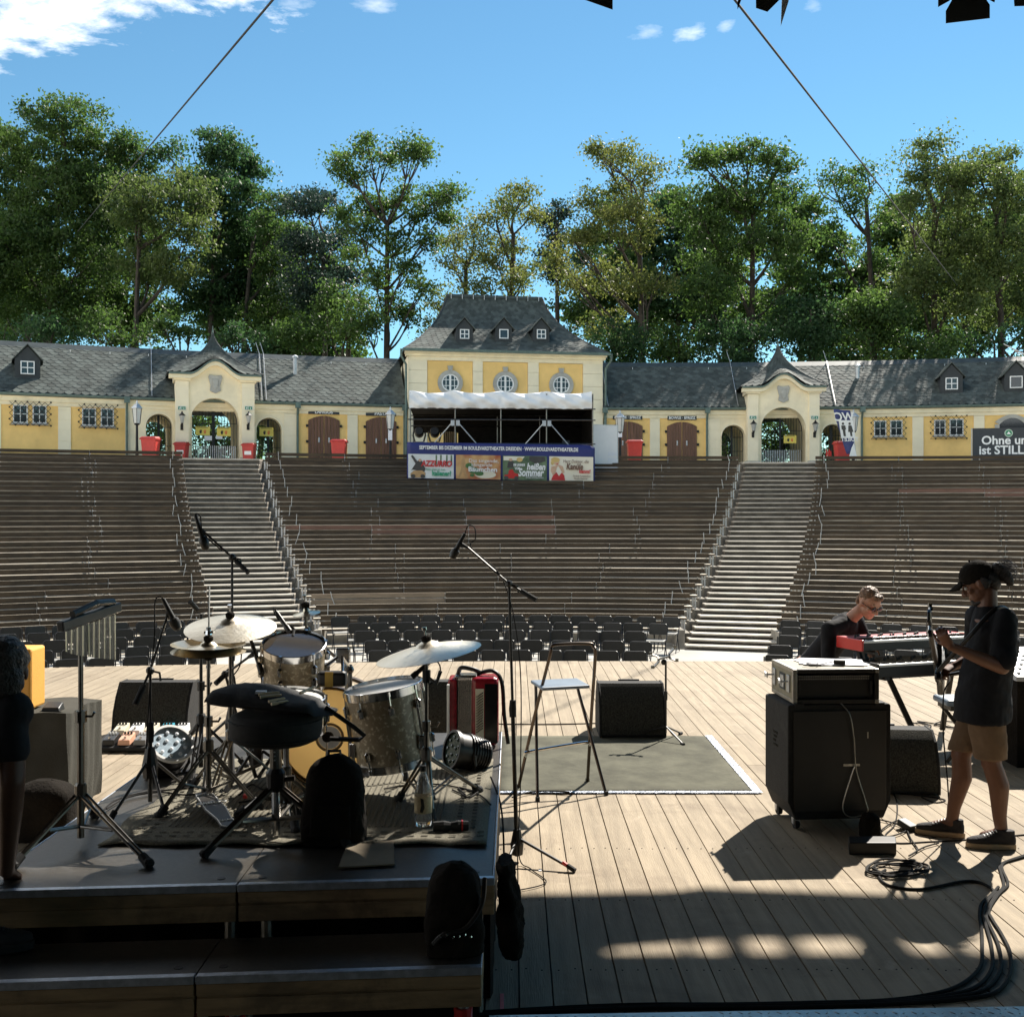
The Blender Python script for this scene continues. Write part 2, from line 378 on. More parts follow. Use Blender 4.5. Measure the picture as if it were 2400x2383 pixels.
# ================================================================ THEATRE: ground, terraces, stairs, benches
NROW = 18
GZ = -1.25                                   # orchestra ground
def rowc(t): return (-.009 + (.14 + .009) * t, .0538 + (.0128 - .0538) * t)
def row_y(Zc, t, x):                          # plan curve of a row
    a, b = rowc(min(max(t, 0), 1.0)); return Zc + a * x - b * x * x / 2
def zc(i): return 28.3 + .92 * i
def back_z(i): return -.52 + .19 * i + .0056 * i * i
def tread_z(i): return back_z(i) - .75
def lerp(a, b, t): return a + (b - a) * t
PLAT = 4.1
# one sheet to the horizon, lower ground in front and the plateau behind
g = MB()
g.add([(-600, -300, GZ - .02), (600, -300, GZ - .02), (600, 24, GZ - .02), (-600, 24, GZ - .02)], [(0, 1, 2, 3)])
xs = [-600, -120, -70] + list(np.arange(-48, 49, 2.0)) + [70, 120, 600]
def cx(x): return max(-36, min(38, x))
rows = [[(x, 24, GZ - .02) for x in xs], [(x, row_y(27.2, 0, cx(x) * .8) if abs(x) < 50 else 20, GZ - .02) for x in xs]]
g.grid(rows)
structure(g.build('ground', M['ground']))
tb = MB(); rows = []
XT = list(np.arange(-42, 43, 1.5))
def ty(Zc, t, x): return row_y(Zc, t, x) if abs(x) < 34 else row_y(Zc, t, math.copysign(34, x))
for i in range(NROW):
    t = i / (NROW - 1)
    y0 = zc(i) - .55
    rows.append([(x, ty(y0, t, x), (tread_z(i - 1) if i else GZ - .1)) for x in XT])
    rows.append([(x, ty(y0, t, x), tread_z(i)) for x in XT])
rows.append([(x, ty(zc(NROW) - .35, 1, x), tread_z(NROW - 1)) for x in XT])
rows.append([(x, ty(zc(NROW) - .35, 1, x), PLAT) for x in XT])
rows.append([(x, ty(zc(NROW) + .35, 1, x), PLAT) for x in XT])
tb.grid(rows); structure(tb.build('terrace_ground', M['terrace']))
pb = MB()
pb.grid([[(x, ty(zc(NROW) + .34, 1, x), PLAT + .004) for x in XT], [(x, 58, PLAT + .10) for x in XT]])
structure(pb.build('plateau_path', M['concrete']))
pb = MB(); pb.grid([[(-600, 57.9, PLAT + .09), (600, 57.9, PLAT + .09)], [(-600, 1200, PLAT + 6), (600, 1200, PLAT + 6)]])
structure(pb.build('park_ground', M['grass']))

# ---- two stairways
def aisle(side, i):
    t = i / 17.0
    return (lerp(-7.2, -12.3, t), lerp(-4.9, -9.5, t)) if side == 0 else (lerp(4.2, 9.15, t), lerp(6.4, 12.15, t))
ORD = ['first', 'second', 'third', 'fourth', 'fifth', 'sixth', 'seventh', 'eighth', 'ninth', 'tenth', 'eleventh', 'twelfth', 'thirteenth', 'fourteenth', 'fifteenth', 'sixteenth', 'seventeenth', 'eighteenth']
for side, lab in ((0, 'stone stairway behind the drum kit rising to the gate with two red bins'), (1, 'sunlit stone stairway with pale treads rising to the gate beside the WC flag')):
    xa, xb = aisle(side, 0)
    root = thing('stone_stairway', lab, 'stairway', ((xa + xb) / 2, row_y(27.4, 0, (xa + xb) / 2), GZ), group='stairways between the bench blocks')
    for k in range(38):
        i = k / 2.0; t = min(1, i / 17)
        x0, x1 = aisle(side, min(i, 17.6))
        Za, Zb_ = 27.35 + .46 * k, 27.35 + .46 * (k + 1) + .05
        top = min(PLAT + .012, tread_z(i) + .10) if k < 37 else PLAT + .012
        pz = GZ - .1 if k < 2 else tread_z(i - 1.2)
        m = MB()
        def blk_(m, d, za, zb_, e=0): m.hexa([(x0 + e, row_y(Za, t, x0) + d, za), (x1 - e, row_y(Za, t, x1) + d, za), (x1 - e, row_y(Zb_, t, x1), za), (x0 + e, row_y(Zb_, t, x0), za),
                (x0 + e, row_y(Za, t, x0) + d, zb_), (x1 - e, row_y(Za, t, x1) + d, zb_), (x1 - e, row_y(Zb_, t, x1), zb_), (x0 + e, row_y(Zb_, t, x0), zb_)]); return m
        st_ = blk_(m, 0, top - .04, top).build('step', M['stepstone'], root, bevel=.004)
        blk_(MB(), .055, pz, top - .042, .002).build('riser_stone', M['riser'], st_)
    for sd in (0, 1):
        for i in range(NROW):
            t = i / 17.0; x = aisle(side, i)[sd]; w = .17
            xa, xb = (x - w, x + .012) if sd == 0 else (x - .012, x + w)
            m = MB(); y0, y1 = zc(i) - .62, zc(i) + .28
            z0, z1 = tread_z(i) - .7, tread_z(i) + (.44 if i == 0 else .07)
            m.hexa([(xa, row_y(y0, t, xa), z0), (xb, row_y(y0, t, xb), z0), (xb, row_y(y1, t, xb), z0), (xa, row_y(y1, t, xa), z0),
                    (xa, row_y(y0, t, xa), z1), (xb, row_y(y0, t, xb), z1), (xb, row_y(y1, t, xb), z1), (xa, row_y(y1, t, xa), z1)])
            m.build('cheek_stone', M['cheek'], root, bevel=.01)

# ---- benches, one thing per row and block
def arcbox(m, Zc, t, xa, xb, d0, d1, z0, z1, n=3):
    """board along the row curve, from depth d0 to d1 behind Zc"""
    X = [lerp(xa, xb, k / n) for k in range(n + 1)]
    vs = []
    for x in X:
        y = row_y(Zc, t, x)
        vs += [(x, y + d0, z0), (x, y + d1, z0), (x, y + d1, z1), (x, y + d0, z1)]
    fs = [(0, 1, 2, 3), tuple(4 * n + k for k in (3, 2, 1, 0))]
    for k in range(n):
        a = 4 * k
        for e in range(4):
            fs.append((a + e, a + 4 + e, a + 4 + (e + 1) % 4, a + (e + 1) % 4))
    m.add(vs, fs)
newb = {(1, 9): ((0, 1, 2), 'bench_new'), (1, 2): ((0,), 'bench_pale'), (2, 13): ((1, 2), 'bench_new'), (1, 10): ((2,), 'bench_new')}
BLK = ['block by the orange cabinet', 'middle block', 'block behind the keyboards']
for b in range(3):
    for i in range(NROW):
        t = i / 17.0
        if b == 0: xa, xb = -25.0 + 1.2 * (1 - t), aisle(0, i)[0] - .06
        elif b == 1: xa, xb = aisle(0, i)[1] + .06, aisle(1, i)[0] - .06
        else: xa, xb = aisle(1, i)[1] + .06, 25.0 - 2 * (1 - t)
        if b != 1:   # only what the photograph can show
            lim = 1.06 * (zc(i)) * 1200 / FPX
            xa = max(xa, -lim); xb = min(xb, lim)
        rnk = {0: 'lowest', 17: 'topmost'}.get(i, ORD[i])
        extra = ''
        if (b, i) in newb: extra = ' with ' + ('pale' if newb[(b, i)][1] == 'bench_pale' else 'reddish') + ' boards'
        root = thing('wooden_bench', 'dark slatted bench%s, %s row%s, %s' % (extra, rnk, '' if i in (0, 17) else ' up', BLK[b]), 'bench',
                     ((xa + xb) / 2, row_y(zc(i), t, (xa + xb) / 2), tread_z(i)), group='rows of audience benches')
        zt = back_z(i) + random.uniform(-.008, .008)
        n = max(2, round((xb - xa) / 2.9)); cuts = [lerp(xa, xb, k / n) for k in range(n + 1)]
        for k in range(1, n): cuts[k] += random.uniform(-.25, .25)
        for k in range(n):
            c0, c1 = cuts[k] + (.012 if k else 0), cuts[k + 1] - (.012 if k < n - 1 else 0)
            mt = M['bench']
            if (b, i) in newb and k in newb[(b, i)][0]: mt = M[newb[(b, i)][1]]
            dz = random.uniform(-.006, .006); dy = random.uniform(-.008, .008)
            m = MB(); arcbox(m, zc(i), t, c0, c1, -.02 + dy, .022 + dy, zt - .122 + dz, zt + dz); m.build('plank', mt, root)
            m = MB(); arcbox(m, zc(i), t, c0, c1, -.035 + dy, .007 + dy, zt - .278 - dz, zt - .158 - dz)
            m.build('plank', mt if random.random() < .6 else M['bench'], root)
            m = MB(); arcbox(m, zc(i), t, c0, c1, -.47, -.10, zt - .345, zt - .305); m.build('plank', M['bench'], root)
        for k in range(n + 1):
            m = MB()
            x = min(max(cuts[k], xa + .05), xb - .05); y = row_y(zc(i), t, x)
            m.bar((x, y + .045, tread_z(i) - .05), (x, y + .045, zt - .02), .05, .04, up=(1, 0, 0))
            m.bar((x, y - .44, zt - .365), (x, y + .03, zt - .365), .05, .05)
            m.bar((x, y - .36, tread_z(i) - .05), (x, y - .36, zt - .36), .05, .04, up=(1, 0, 0))
            m.build('support', M['steel'], root)
        for sx, ok in ((xa, b != 0), (xb, b != 2)):
            if not ok: continue
            s = 1 if sx == xa else -1
            xx = sx + s * random.uniform(.28, .5); y = row_y(zc(i), t, xx)
            lean = random.uniform(-.10, .10)
            m = MB(); m.tube([(xx, y - .05, zt + .06), (xx + lean * .4, y - .055, zt - .10), (xx + lean, y - .06, zt - .25), (xx + lean * 1.2 + random.uniform(-.05, .05), y - .06, zt - .36)], .012, 6)
            m.build('end_bracket', M['bracket'], root)

# ---- folding chairs on the orchestra ground
def make_chair():
    root = thing('folding_chair', 'black folding chair', 'chair', group='black folding chairs on the orchestra ground')
    m = MB()
    prof = [(-.21, .565), (-.21, .75), (-.195, .785), (-.165, .80), (.165, .80), (.195, .785), (.21, .75), (.21, .565), (.19, .55), (-.19, .55)]
    m.prism(prof, (0, .20, 0), (1, 0, 0), (0, .12, 1), (0, .028, 0)); m.build('backrest', M['charcoal'], root, local=True, bevel=.008)
    m = MB(); m.prism([(-.20, -.20), (.20, -.20), (.215, .17), (-.215, .17)], (0, 0, .43), (1, 0, 0), (0, 1, 0), (0, 0, .03)); m.build('seat', M['seatgrey'], root, local=True, bevel=.008)
    for s in (-1, 1):
        m = MB(); m.tube([(s * .222, -.26, .0), (s * .222, .02, .43), (s * .222, .23, .62), (s * .222, .265, .77)], .012, 6); m.build('leg', M['iron'], root, local=True)
        m = MB(); m.tube([(s * .20, .30, .0), (s * .20, .05, .40), (s * .20, -.12, .42)], .012, 6); m.build('leg', M['iron'], root, local=True)
    m = MB(); m.tube([(-.222, -.18, .12), (.222, -.18, .12)], .009, 6); m.build('stretcher', M['iron'], root, local=True)
    return root
proto_chair = make_chair(); used_chair = [False]
def copy_thing(src, loc, rz, label=None, group=None):
    r = src.copy(); COL.objects.link(r); r.location = loc; r.rotation_euler = (0, 0, rz); WPOS[r.name] = tuple(loc)
    if label: r['label'] = label
    if group: r['group'] = group
    for ch in src.children:
        c = ch.copy(); COL.objects.link(c); c.parent = r
        for g2 in ch.children:
            d = g2.copy(); COL.objects.link(d); d.parent = c
    return r
def place_chair(x, y, rz, label):
    if not used_chair[0]:
        used_chair[0] = True; r = proto_chair; r.location = (x, y, GZ); r.rotation_euler = (0, 0, rz)
    else: r = copy_thing(proto_chair, (x, y, GZ), rz)
    r['label'] = label
ZR = [26.75, 25.1, 23.35, 21.5, 19.95]
def chair_y(zr, x): return zr - .0269 * (x + .6) ** 2
RWN = ['back row', 'row two', 'middle row', 'row four', 'front row']
for q, zr in enumerate(ZR):
    blocks = [('middle block', [(-4.07, 16), (-3.5, 14), (-3.1, 12), (-2.72, 11), (-2.45, 10)][q], 1, 'from the drum-side stairway'),
              ('block behind the keyboards', [(6.34, 10), (5.95, 10), (5.5, 9), (5.0, 9), (4.55, 9)][q], 1, 'from the keyboard-side stairway'),
              ('block by the orange cabinet', [(-7.3, 9), (-6.75, 9), (-6.35, 8), (-5.9, 8), (-5.45, 7)][q], -1, 'from the drum-side stairway')]
    for where, (x0, n), sg, frm in blocks:
        for k in range(n):
            x = x0 + sg * .515 * k + random.uniform(-.03, .03)
            slope = -.0538 * (x + .6)
            place_chair(x, chair_y(zr, x) + random.uniform(-.03, .03), math.atan(slope) + random.uniform(-.13, .13),
                        'black folding chair, %s %s, %s, %s' % (ORD[k] if k < 18 else 'last', frm, RWN[q], where))

# ================================================================ STAGE FLOOR
floor = thing('stage_floor', 'wide stage floor of long brown decking boards running towards the audience', 'floor', (0, 10, 0))
floor['kind'] = 'structure'
def stage_edge(x): return 15.36 - .0124 * (x - 1.0) ** 2 if x < 1 else 15.36 - .004 * (x - 1) ** 2
PW = .145
k0 = -58
for k in range(k0, 66):
    xa = .027 + k * PW; xb = xa + PW - .007
    ye = stage_edge((xa + xb) / 2)
    cut = 8.4 + 3.2 * ((k * 7) % 5) / 5.0
    zz = random.uniform(-.0015, .0015)
    segs = [(1.0, cut - .003), (cut + .003, ye)] if k % 3 else [(1.0, ye)]
    for ya, yb in segs:
        m = MB(); m.box(xa, ya, -.03 + zz, xb, yb, zz); m.build('plank', M['deck'], floor)
m = MB(); m.box(-8.6, .9, -.12, 9.8, 15.0 - .9, -.045); m.build('subfloor', M['deck_gap'], floor)
m = MB()
X = list(np.arange(-8.4, 9.7, .6))
m.grid([[(x, stage_edge(x) - .02, -.035) for x in X], [(x, stage_edge(x) - .02, GZ) for x in X]]); m.build('fascia', M['deck_gap'], floor)
sc_ = MB()
for k in range(k0, 66):
    xm = .027 + k * PW
    for yy in (5.0, 5.9, 6.8):
        for dx in (.035, .105):
            sc_.lathe([(.0045, .0), (.004, .0018)], (xm + dx + random.uniform(-.006, .006), yy + random.uniform(-.012, .012), .0016), n=6)
so = sc_.build('screw', M['deck_gap'], floor); so['kind'] = 'stuff'
# tread plate in front of the boards
tp = thing('tread_plate', 'silver diamond tread plate along the rear edge of the boards', 'metal plate', (1.2, 4.1, .0))
m = MB(); m.hexa([(-.1, 2.6, .006), (4.2, 2.6, .006), (4.2, 4.66, .006), (-.1, 4.50, .006), (-.1, 2.6, .022), (4.2, 2.6, .022), (4.2, 4.66, .022), (-.1, 4.50, .022)]); m.build('plate', M['alu'], tp)
m = MB()
for a in range(0, 108):
    for b_ in range(0, 14):
        x = -.06 + a * .0395; y = 4.64 - b_ * .0395
        if y > 4.49 + .0372 * x: continue
        ang = R(45) if (a + b_) % 2 else R(-45)
        d = Vector((math.cos(ang), math.sin(ang), 0)); e = Vector((-d.y, d.x, 0)); c = Vector((x, y, .0215))
        pts = [c - d * .017, c + e * .005, c + d * .017, c - e * .005]
        m.add(pts + [c + Vector((0, 0, .003)) - d * .008, c + Vector((0, 0, .003)) + d * .008], [(0, 3, 4), (3, 5, 4), (3, 2, 5), (2, 1, 5), (1, 4, 5), (1, 0, 4)])
mm = m.build('raised_lug', M['alu'], tp); mm['kind'] = 'stuff'
# ================================================================ BUILDINGS ON THE PLATEAU
def WALL(x): return 53.3 + .129 * x - .00805 * x * x
def wx(u):
    x = 0.0
    for _ in range(12): x = (u - 1204) / FPX * WALL(x)
    return x
class Fr:
    """upright frame on a chord: s along it, d towards the stage, z up"""
    def __init__(s, x0, x1, y0=None, y1=None, dd=0.0):
        s.o = Vector((x0, WALL(x0) if y0 is None else y0, 0)); e = Vector((x1, WALL(x1) if y1 is None else y1, 0))
        s.L = (e - s.o).length; s.ex = (e - s.o) / s.L; s.n = Vector((s.ex.y, -s.ex.x, 0)); s.o = s.o + s.n * dd
    def pt(s, a, d, z): return s.o + s.ex * a + s.n * d + Vector((0, 0, z))
    def box(s, m, a0, a1, d0, d1, z0, z1):
        return m.hexa([s.pt(a0, d1, z0), s.pt(a1, d1, z0), s.pt(a1, d0, z0), s.pt(a0, d0, z0), s.pt(a0, d1, z1), s.pt(a1, d1, z1), s.pt(a1, d0, z1), s.pt(a0, d0, z1)])
    def prism(s, m, poly, d0, d1):   # poly (s,z) anticlockwise seen from the stage
        return m.prism(poly, s.pt(0, d0, 0), s.ex, (0, 0, 1), s.n * (d1 - d0))
    def s_of(s, u):     # where the sight line u meets the chord plane
        k = (u - 1204) / FPX
        return (k * s.o.y - s.o.x) / (s.ex.x - k * s.ex.y)
    def z_of(s, a, v):
        y = (s.o + s.ex * a).y; return EYE + (1200 - v) * y / FPX
BZ, EAVE, RIDGE, DEEP = PLAT, 7.08, 9.70, 3.35
def arc(a0, a1, zs, rise=None, n=14):   # arch from (a1,zs) over to (a0,zs)
    c, r = (a0 + a1) / 2, (a1 - a0) / 2; rise = rise or r
    return [(c + r * math.cos(math.pi * k / n), zs + rise * math.sin(math.pi * k / n)) for k in range(n + 1)]
def segarc(a0, a1, zs, rise, n=10):
    return [(lerp(a1, a0, k / n), zs + rise * (1 - (2 * k / n - 1) ** 2)) for k in range(n + 1)]
def arch_wall(fr, m, s0, s1, z0, z1, a0, a1, zs, d0, d1, rise=None):
    fr.box(m, s0, a0, d0, d1, z0, z1); fr.box(m, a1, s1, d0, d1, z0, z1)
    A = arc(a0, a1, zs, rise)
    for k in range(len(A) - 1):
        (p, q), (p2, q2) = A[k], A[k + 1]
        fr.prism(m, [(p2, q2), (p, q), (p, z1), (p2, z1)], d0, d1)
def passage(fr, m, a0, a1, zs, deep, rise=None):
    fr.box(m, a0 - .12, a0, -deep, -.3, BZ, zs); fr.box(m, a1, a1 + .12, -deep, -.3, BZ, zs)
    A = arc(a0, a1, zs, rise)
    for k in range(len(A) - 1):
        (p, q), (p2, q2) = A[k], A[k + 1]
        c = ((a0 + a1) / 2, zs); e = 1.06
        o1 = (c[0] + (p - c[0]) * e, c[1] + (q - c[1]) * e); o2 = (c[0] + (p2 - c[0]) * e, c[1] + (q2 - c[1]) * e)
        fr.prism(m, [(p2, q2), (p, q), o1, o2], -deep, -.3)

# ---- slates
def slates(parent, P3, s0, s1, nrow, w, name='slate', lift=.022, slant=0.0, keep=None, matl=None):
    """P3(s, h) -> point on the slope, h from 0 (eave) to 1 (ridge). Pointed scales in staggered rows."""
    V = []
    L_ = (P3(s0, 1) - P3(s0, 0)).length; e = 1.0 / nrow; hh = e * 1.75
    ncol = int((s1 - s0) / w) + 2
    for j in range(nrow):
        for k in range(-1, ncol + 1):
            c = s0 + (k + (.5 if j % 2 else 0)) * w
            a0, a1 = max(s0, c - w / 2), min(s1, c + w / 2)
            if a1 - a0 < w * .3: continue
            if keep and not keep(c, (j + .5) * e): continue
            h0, h1 = j * e, min(1.0, j * e + hh)
            if j == 0: h0 = -.006
            up = (P3(c, min(1, h0 + .05)) - P3(c, h0)).normalized(); ax = (P3(a1 + .01, h0) - P3(a1 - .01, h0)).normalized()
            nrm = ax.cross(up).normalized()
            if nrm.z < 0: nrm = -nrm
            lf = nrm * (lift + random.uniform(-.004, .006))
            tipx = c + random.uniform(-.02, .02) * w + slant * w
            V.append([P3(a0 + .004, h1) + nrm * .004, P3(a0 + .004, h0 + e * .42) + lf, P3(min(max(tipx - .14 * w, a0), a1), h0) + lf, P3(min(max(tipx + .14 * w, a0), a1), h0) + lf, P3(a1 - .004, h0 + e * .42) + lf, P3(a1 - .004, h1) + nrm * .004])
    o = face_mesh(name, np.array([[list(q) for q in f] for f in V]), matl or M['slate'], parent); o['kind'] = 'stuff'
    return o

def window(fr, root, s0, s1, z0, z1, bars=(1, 1), d=0.0, sill=True):
    m = MB(); t = .05
    for a, b, c, e in ((s0, s1, z0, z0 + t), (s0, s1, z1 - t, z1), (s0, s0 + t, z0 + t, z1 - t), (s1 - t, s1, z0 + t, z1 - t)): fr.box(m, a, b, d, d + .05, c, e)
    for k in range(bars[0]):
        x = lerp(s0, s1, (k + 1) / (bars[0] + 1)); fr.box(m, x - .016, x + .016, d + .005, d + .045, z0 + t, z1 - t)
    for k in range(bars[1]):
        z = lerp(z0, z1, (k + 1) / (bars[1] + 1)); fr.box(m, s0 + t, s1 - t, d + .008, d + .042, z - .014, z + .014)
    w = m.build('window', M['whitepaint'], root)
    m = MB(); fr.box(m, s0 + .01, s1 - .01, d + .012, d + .022, z0 + .01, z1 - .01); m.build('pane', M['glass'], w)
    if sill:
        m = MB(); fr.box(m, s0 - .06, s1 + .06, d - .01, d + .12, z0 - .07, z0 - .002); m.build('sill', M['stone'], w)
    return w
def grille(fr, root, s0, s1, z0, z1, d):
    m = MB(); p = .24; k = MB()
    pts = set()
    n = int((s1 - s0) / p + .5); r = int((z1 - z0) / p + .5); p1 = (s1 - s0) / n; p2 = (z1 - z0) / r
    for i in range(-r, n + 1):
        for sg in (1, -1):
            a = [(i + q, q if sg > 0 else r - q) for q in range(r + 1) if 0 <= i + q <= n]
            if len(a) > 1:
                m.tube([fr.pt(s0 + a[0][0] * p1, d, z0 + a[0][1] * p2), fr.pt(s0 + a[-1][0] * p1, d, z0 + a[-1][1] * p2)], .011, 4)
    for i in range(n + 1):
        for j in range(r + 1):
            if i in (0, n) or j in (0, r):
                if (i + j) % 2 == 0: continue
                k.ball(fr.pt(s0 + i * p1, d + .02, z0 + j * p2), .042, 6)
    m.tube([fr.pt(s0, d, z0), fr.pt(s1, d, z0)], .012, 4)
    o = m.build('lattice_grille', M['iron'], root); o['kind'] = 'stuff'
    o = k.build('grille_knob', M['iron'], root); o['kind'] = 'stuff'
def barn_door(fr, root, s0, s1, z1, rise, d):
    """double door under a flat arch, built of upright boards"""
    c = (s0 + s1) / 2; nb = 5
    for half in (0, 1):
        a, b = (s0, c - .012) if half == 0 else (c + .012, s1)
        dr = None
        for k in range(nb):
            p, q = lerp(a, b, k / nb) + .006, lerp(a, b, (k + 1) / nb) - .006
            f = lambda x: z1 - rise * ((x - c) / (s1 - c)) ** 2
            m = MB(); fr.prism(m, [(p, BZ + .02), (q, BZ + .02), (q, f(q)), (p, f(p))], d, d + .045 + .004 * (k % 2))
            if dr is None: dr = m.build('door', M['brown'], root)
            else: m.build('board', M['brown'], dr)
        m = MB(); hx = b - .22 if half == 0 else a + .22
        m.tube([fr.pt(hx, d + .09, 5.35), fr.pt(hx, d + .09, 5.50)], .02, 6); fr.box(m, hx - .035, hx + .035, d + .05, d + .07, 5.31, 5.54); m.build('handle', M['steel'], dr)
        for zz in (5.35, z1 - rise - .25):
            m = MB(); hx = a - .05 if half == 0 else b + .05; fr.box(m, hx - .05, hx + .05, d + .02, d + .08, zz - .06, zz + .06); m.build('hinge', M['iron'], dr)
def signboard(fr, text, s0, s1, z0, z1, d, label, tsize=.17):
    o = thing('sign_board', label, 'sign', fr.pt((s0 + s1) / 2, d, z0), group='dark name boards over the doors')
    m = MB(); fr.box(m, s0, s1, d, d + .04, z0, z1); m.build('board', M['anthracite'], o)
    lettering('lettering', text, tsize, M['whitepaint'], fr.pt((s0 + s1) / 2, d + .041, (z0 + z1) / 2), fr.ex, (0, 0, 1), o, bold=.006)

# ---- one wing: walls between given sight lines
def wing(name, label, u0, u1, feats, blocks, roofgap=()):
    xm = wx((u0 + u1) / 2)
    root = thing(name, label, 'building', (xm, WALL(xm), BZ), group='long yellow wings of the theatre building')
    for kind, a, b, arg in feats:
        fr = Fr(wx(a), wx(b))
        m = MB()
        if kind == 'yellow':
            fr.box(m, 0, fr.L, -.35, 0, BZ - .3, EAVE - .45); w = m.build('wall', M['yellow'], root)
        elif kind == 'pilaster':
            z = BZ - .3; hs = [.42] * 12; k = 0
            while z < EAVE - .46:
                z2 = min(EAVE - .455, z + .45); m = MB(); fr.box(m, 0, fr.L, -.35, .05, z, z2 - .012); m.build('block', M['cream_block'], root); z = z2; k += 1
            m = MB(); fr.box(m, .01, fr.L - .01, -.34, .03, BZ - .3, EAVE - .46); m.build('pilaster', M['cream_block'], root)
        elif kind == 'plain':
            fr.box(m, 0, fr.L, -.35, .02, BZ - .3, EAVE - .45); m.build('wall', M['cream'], root)
        elif kind == 'arch':
            ua, ub, vt = arg
            a0, a1 = fr.s_of(ua), fr.s_of(ub); top = fr.z_of((a0 + a1) / 2, vt); zs = top - (a1 - a0) / 2
            arch_wall(fr, m, 0, fr.L, BZ - .3, EAVE - .45, a0, a1, zs, -.35, .02); m.build('wall', M['cream'], root)
            m = MB()
            ring = arc(a0 - .10, a1 + .10, zs); rin = arc(a0, a1, zs)
            for k in range(len(ring) - 1): fr.prism(m, [rin[k + 1], rin[k], ring[k], ring[k + 1]], .02, .055)
            m.build('arch_trim', M['cream_block'], root)
            m = MB(); passage(fr, m, a0, a1, zs, 4.6); m.build('passage', M['cream'], root)
            iron_gate(fr, root, a0 + .02, a1 - .02, zs, (a1 - a0) / 2 - .03, -.55, 'gate')
    # cornice, gutter, roof
    xs_ = np.linspace(wx(u0), wx(u1), 28)
    pts = []
    for x in xs_:
        sl = .129 - .0161 * x; n = Vector((sl, -1, 0)).normalized(); pts.append((Vector((x, WALL(x), 0)), n))
    def sheet(prof, nm, mt, smooth=False):
        m = MB(); rows = [[p + n * d + Vector((0, 0, z)) for p, n in pts] for d, z in prof + prof[:1]]; m.grid(rows)
        k = len(prof); m.add([r_[0] for r_ in rows[:-1]], [tuple(range(k))]); m.add([r_[-1] for r_ in rows[:-1]], [tuple(range(k - 1, -1, -1))])
        return m.build(nm, mt, root, smooth=smooth)
    sheet([(-.3, EAVE - .45), (.06, EAVE - .45), (.09, EAVE - .32), (.16, EAVE - .28), (.2, EAVE - .12), (.26, EAVE - .08), (-.3, EAVE - .08)], 'cornice', M['cream'])
    sheet([(.28, EAVE - .06), (.40, EAVE - .06), (.44, EAVE + .02), (.42, EAVE + .05), (.28, EAVE + .04)], 'gutter', M['copper'])
    rf = sheet([(.36, EAVE + .02), (-DEEP, RIDGE), (-2 * DEEP - .36, EAVE + .02), (-2 * DEEP, EAVE - .1), (0, EAVE - .1)], 'roof', M['slate_dark'])
    cum = [0.0]
    for k in range(1, len(pts)): cum.append(cum[-1] + (pts[k][0] - pts[k - 1][0]).length)
    def at(s):
        k = 0
        while k < len(cum) - 2 and cum[k + 1] < s: k += 1
        f = (s - cum[k]) / (cum[k + 1] - cum[k]); p = pts[k][0].lerp(pts[k + 1][0], f); n = pts[k][1].lerp(pts[k + 1][1], f).normalized(); return p, n
    def P3(s, h):
        p, n = at(s); return p + n * lerp(.40, -DEEP, h) + Vector((0, 0, lerp(EAVE + .05, RIDGE + .05, h)))
    slates(rf, P3, .02, cum[-1] - .02, 17, .34)
    sheet([(-DEEP + .34, RIDGE - .20), (-DEEP + .34, RIDGE - .16), (-DEEP, RIDGE + .10), (-DEEP - .34, RIDGE - .16), (-DEEP - .34, RIDGE - .2), (-DEEP, RIDGE + .04)], 'ridge_cap', M['ridge'])
    for k in range(1, 12):
        p, n = at(cum[-1] * k / 12); m = MB(); q = p + n * (-DEEP + .55) + Vector((0, 0, RIDGE - .45)); m.bar(q, q + Vector((0, 0, .22)), .03, .03); m.build('roof_hook', M['steel'], root)
    return root, at, P3, cum
def iron_gate(fr, root, a0, a1, zs, r, d, nm, lower=None):
    c = (a0 + a1) / 2
    m = MB(); n = max(6, int((a1 - a0) / .13))
    for k in range(n + 1):
        x = lerp(a0, a1, k / n); zt = zs + math.sqrt(max(0, 1 - ((x - c) / ((a1 - a0) / 2)) ** 2)) * r
        m.tube([fr.pt(x, d, BZ + .05), fr.pt(x, d, zt)], .013, 4)
    for z in (BZ + .10, BZ + .95, zs): m.tube([fr.pt(a0, d, z), fr.pt(a1, d, z)], .018, 4)
    A = arc(a0, a1, zs, r); m.tube([fr.pt(p, d, q) for p, q in A], .022, 4)
    fr.box(m, c - .05, c + .05, d - .02, d + .03, BZ + .03, zs + r * .98)
    o = m.build(nm, M['iron'], root); o['kind'] = 'stuff'; return o
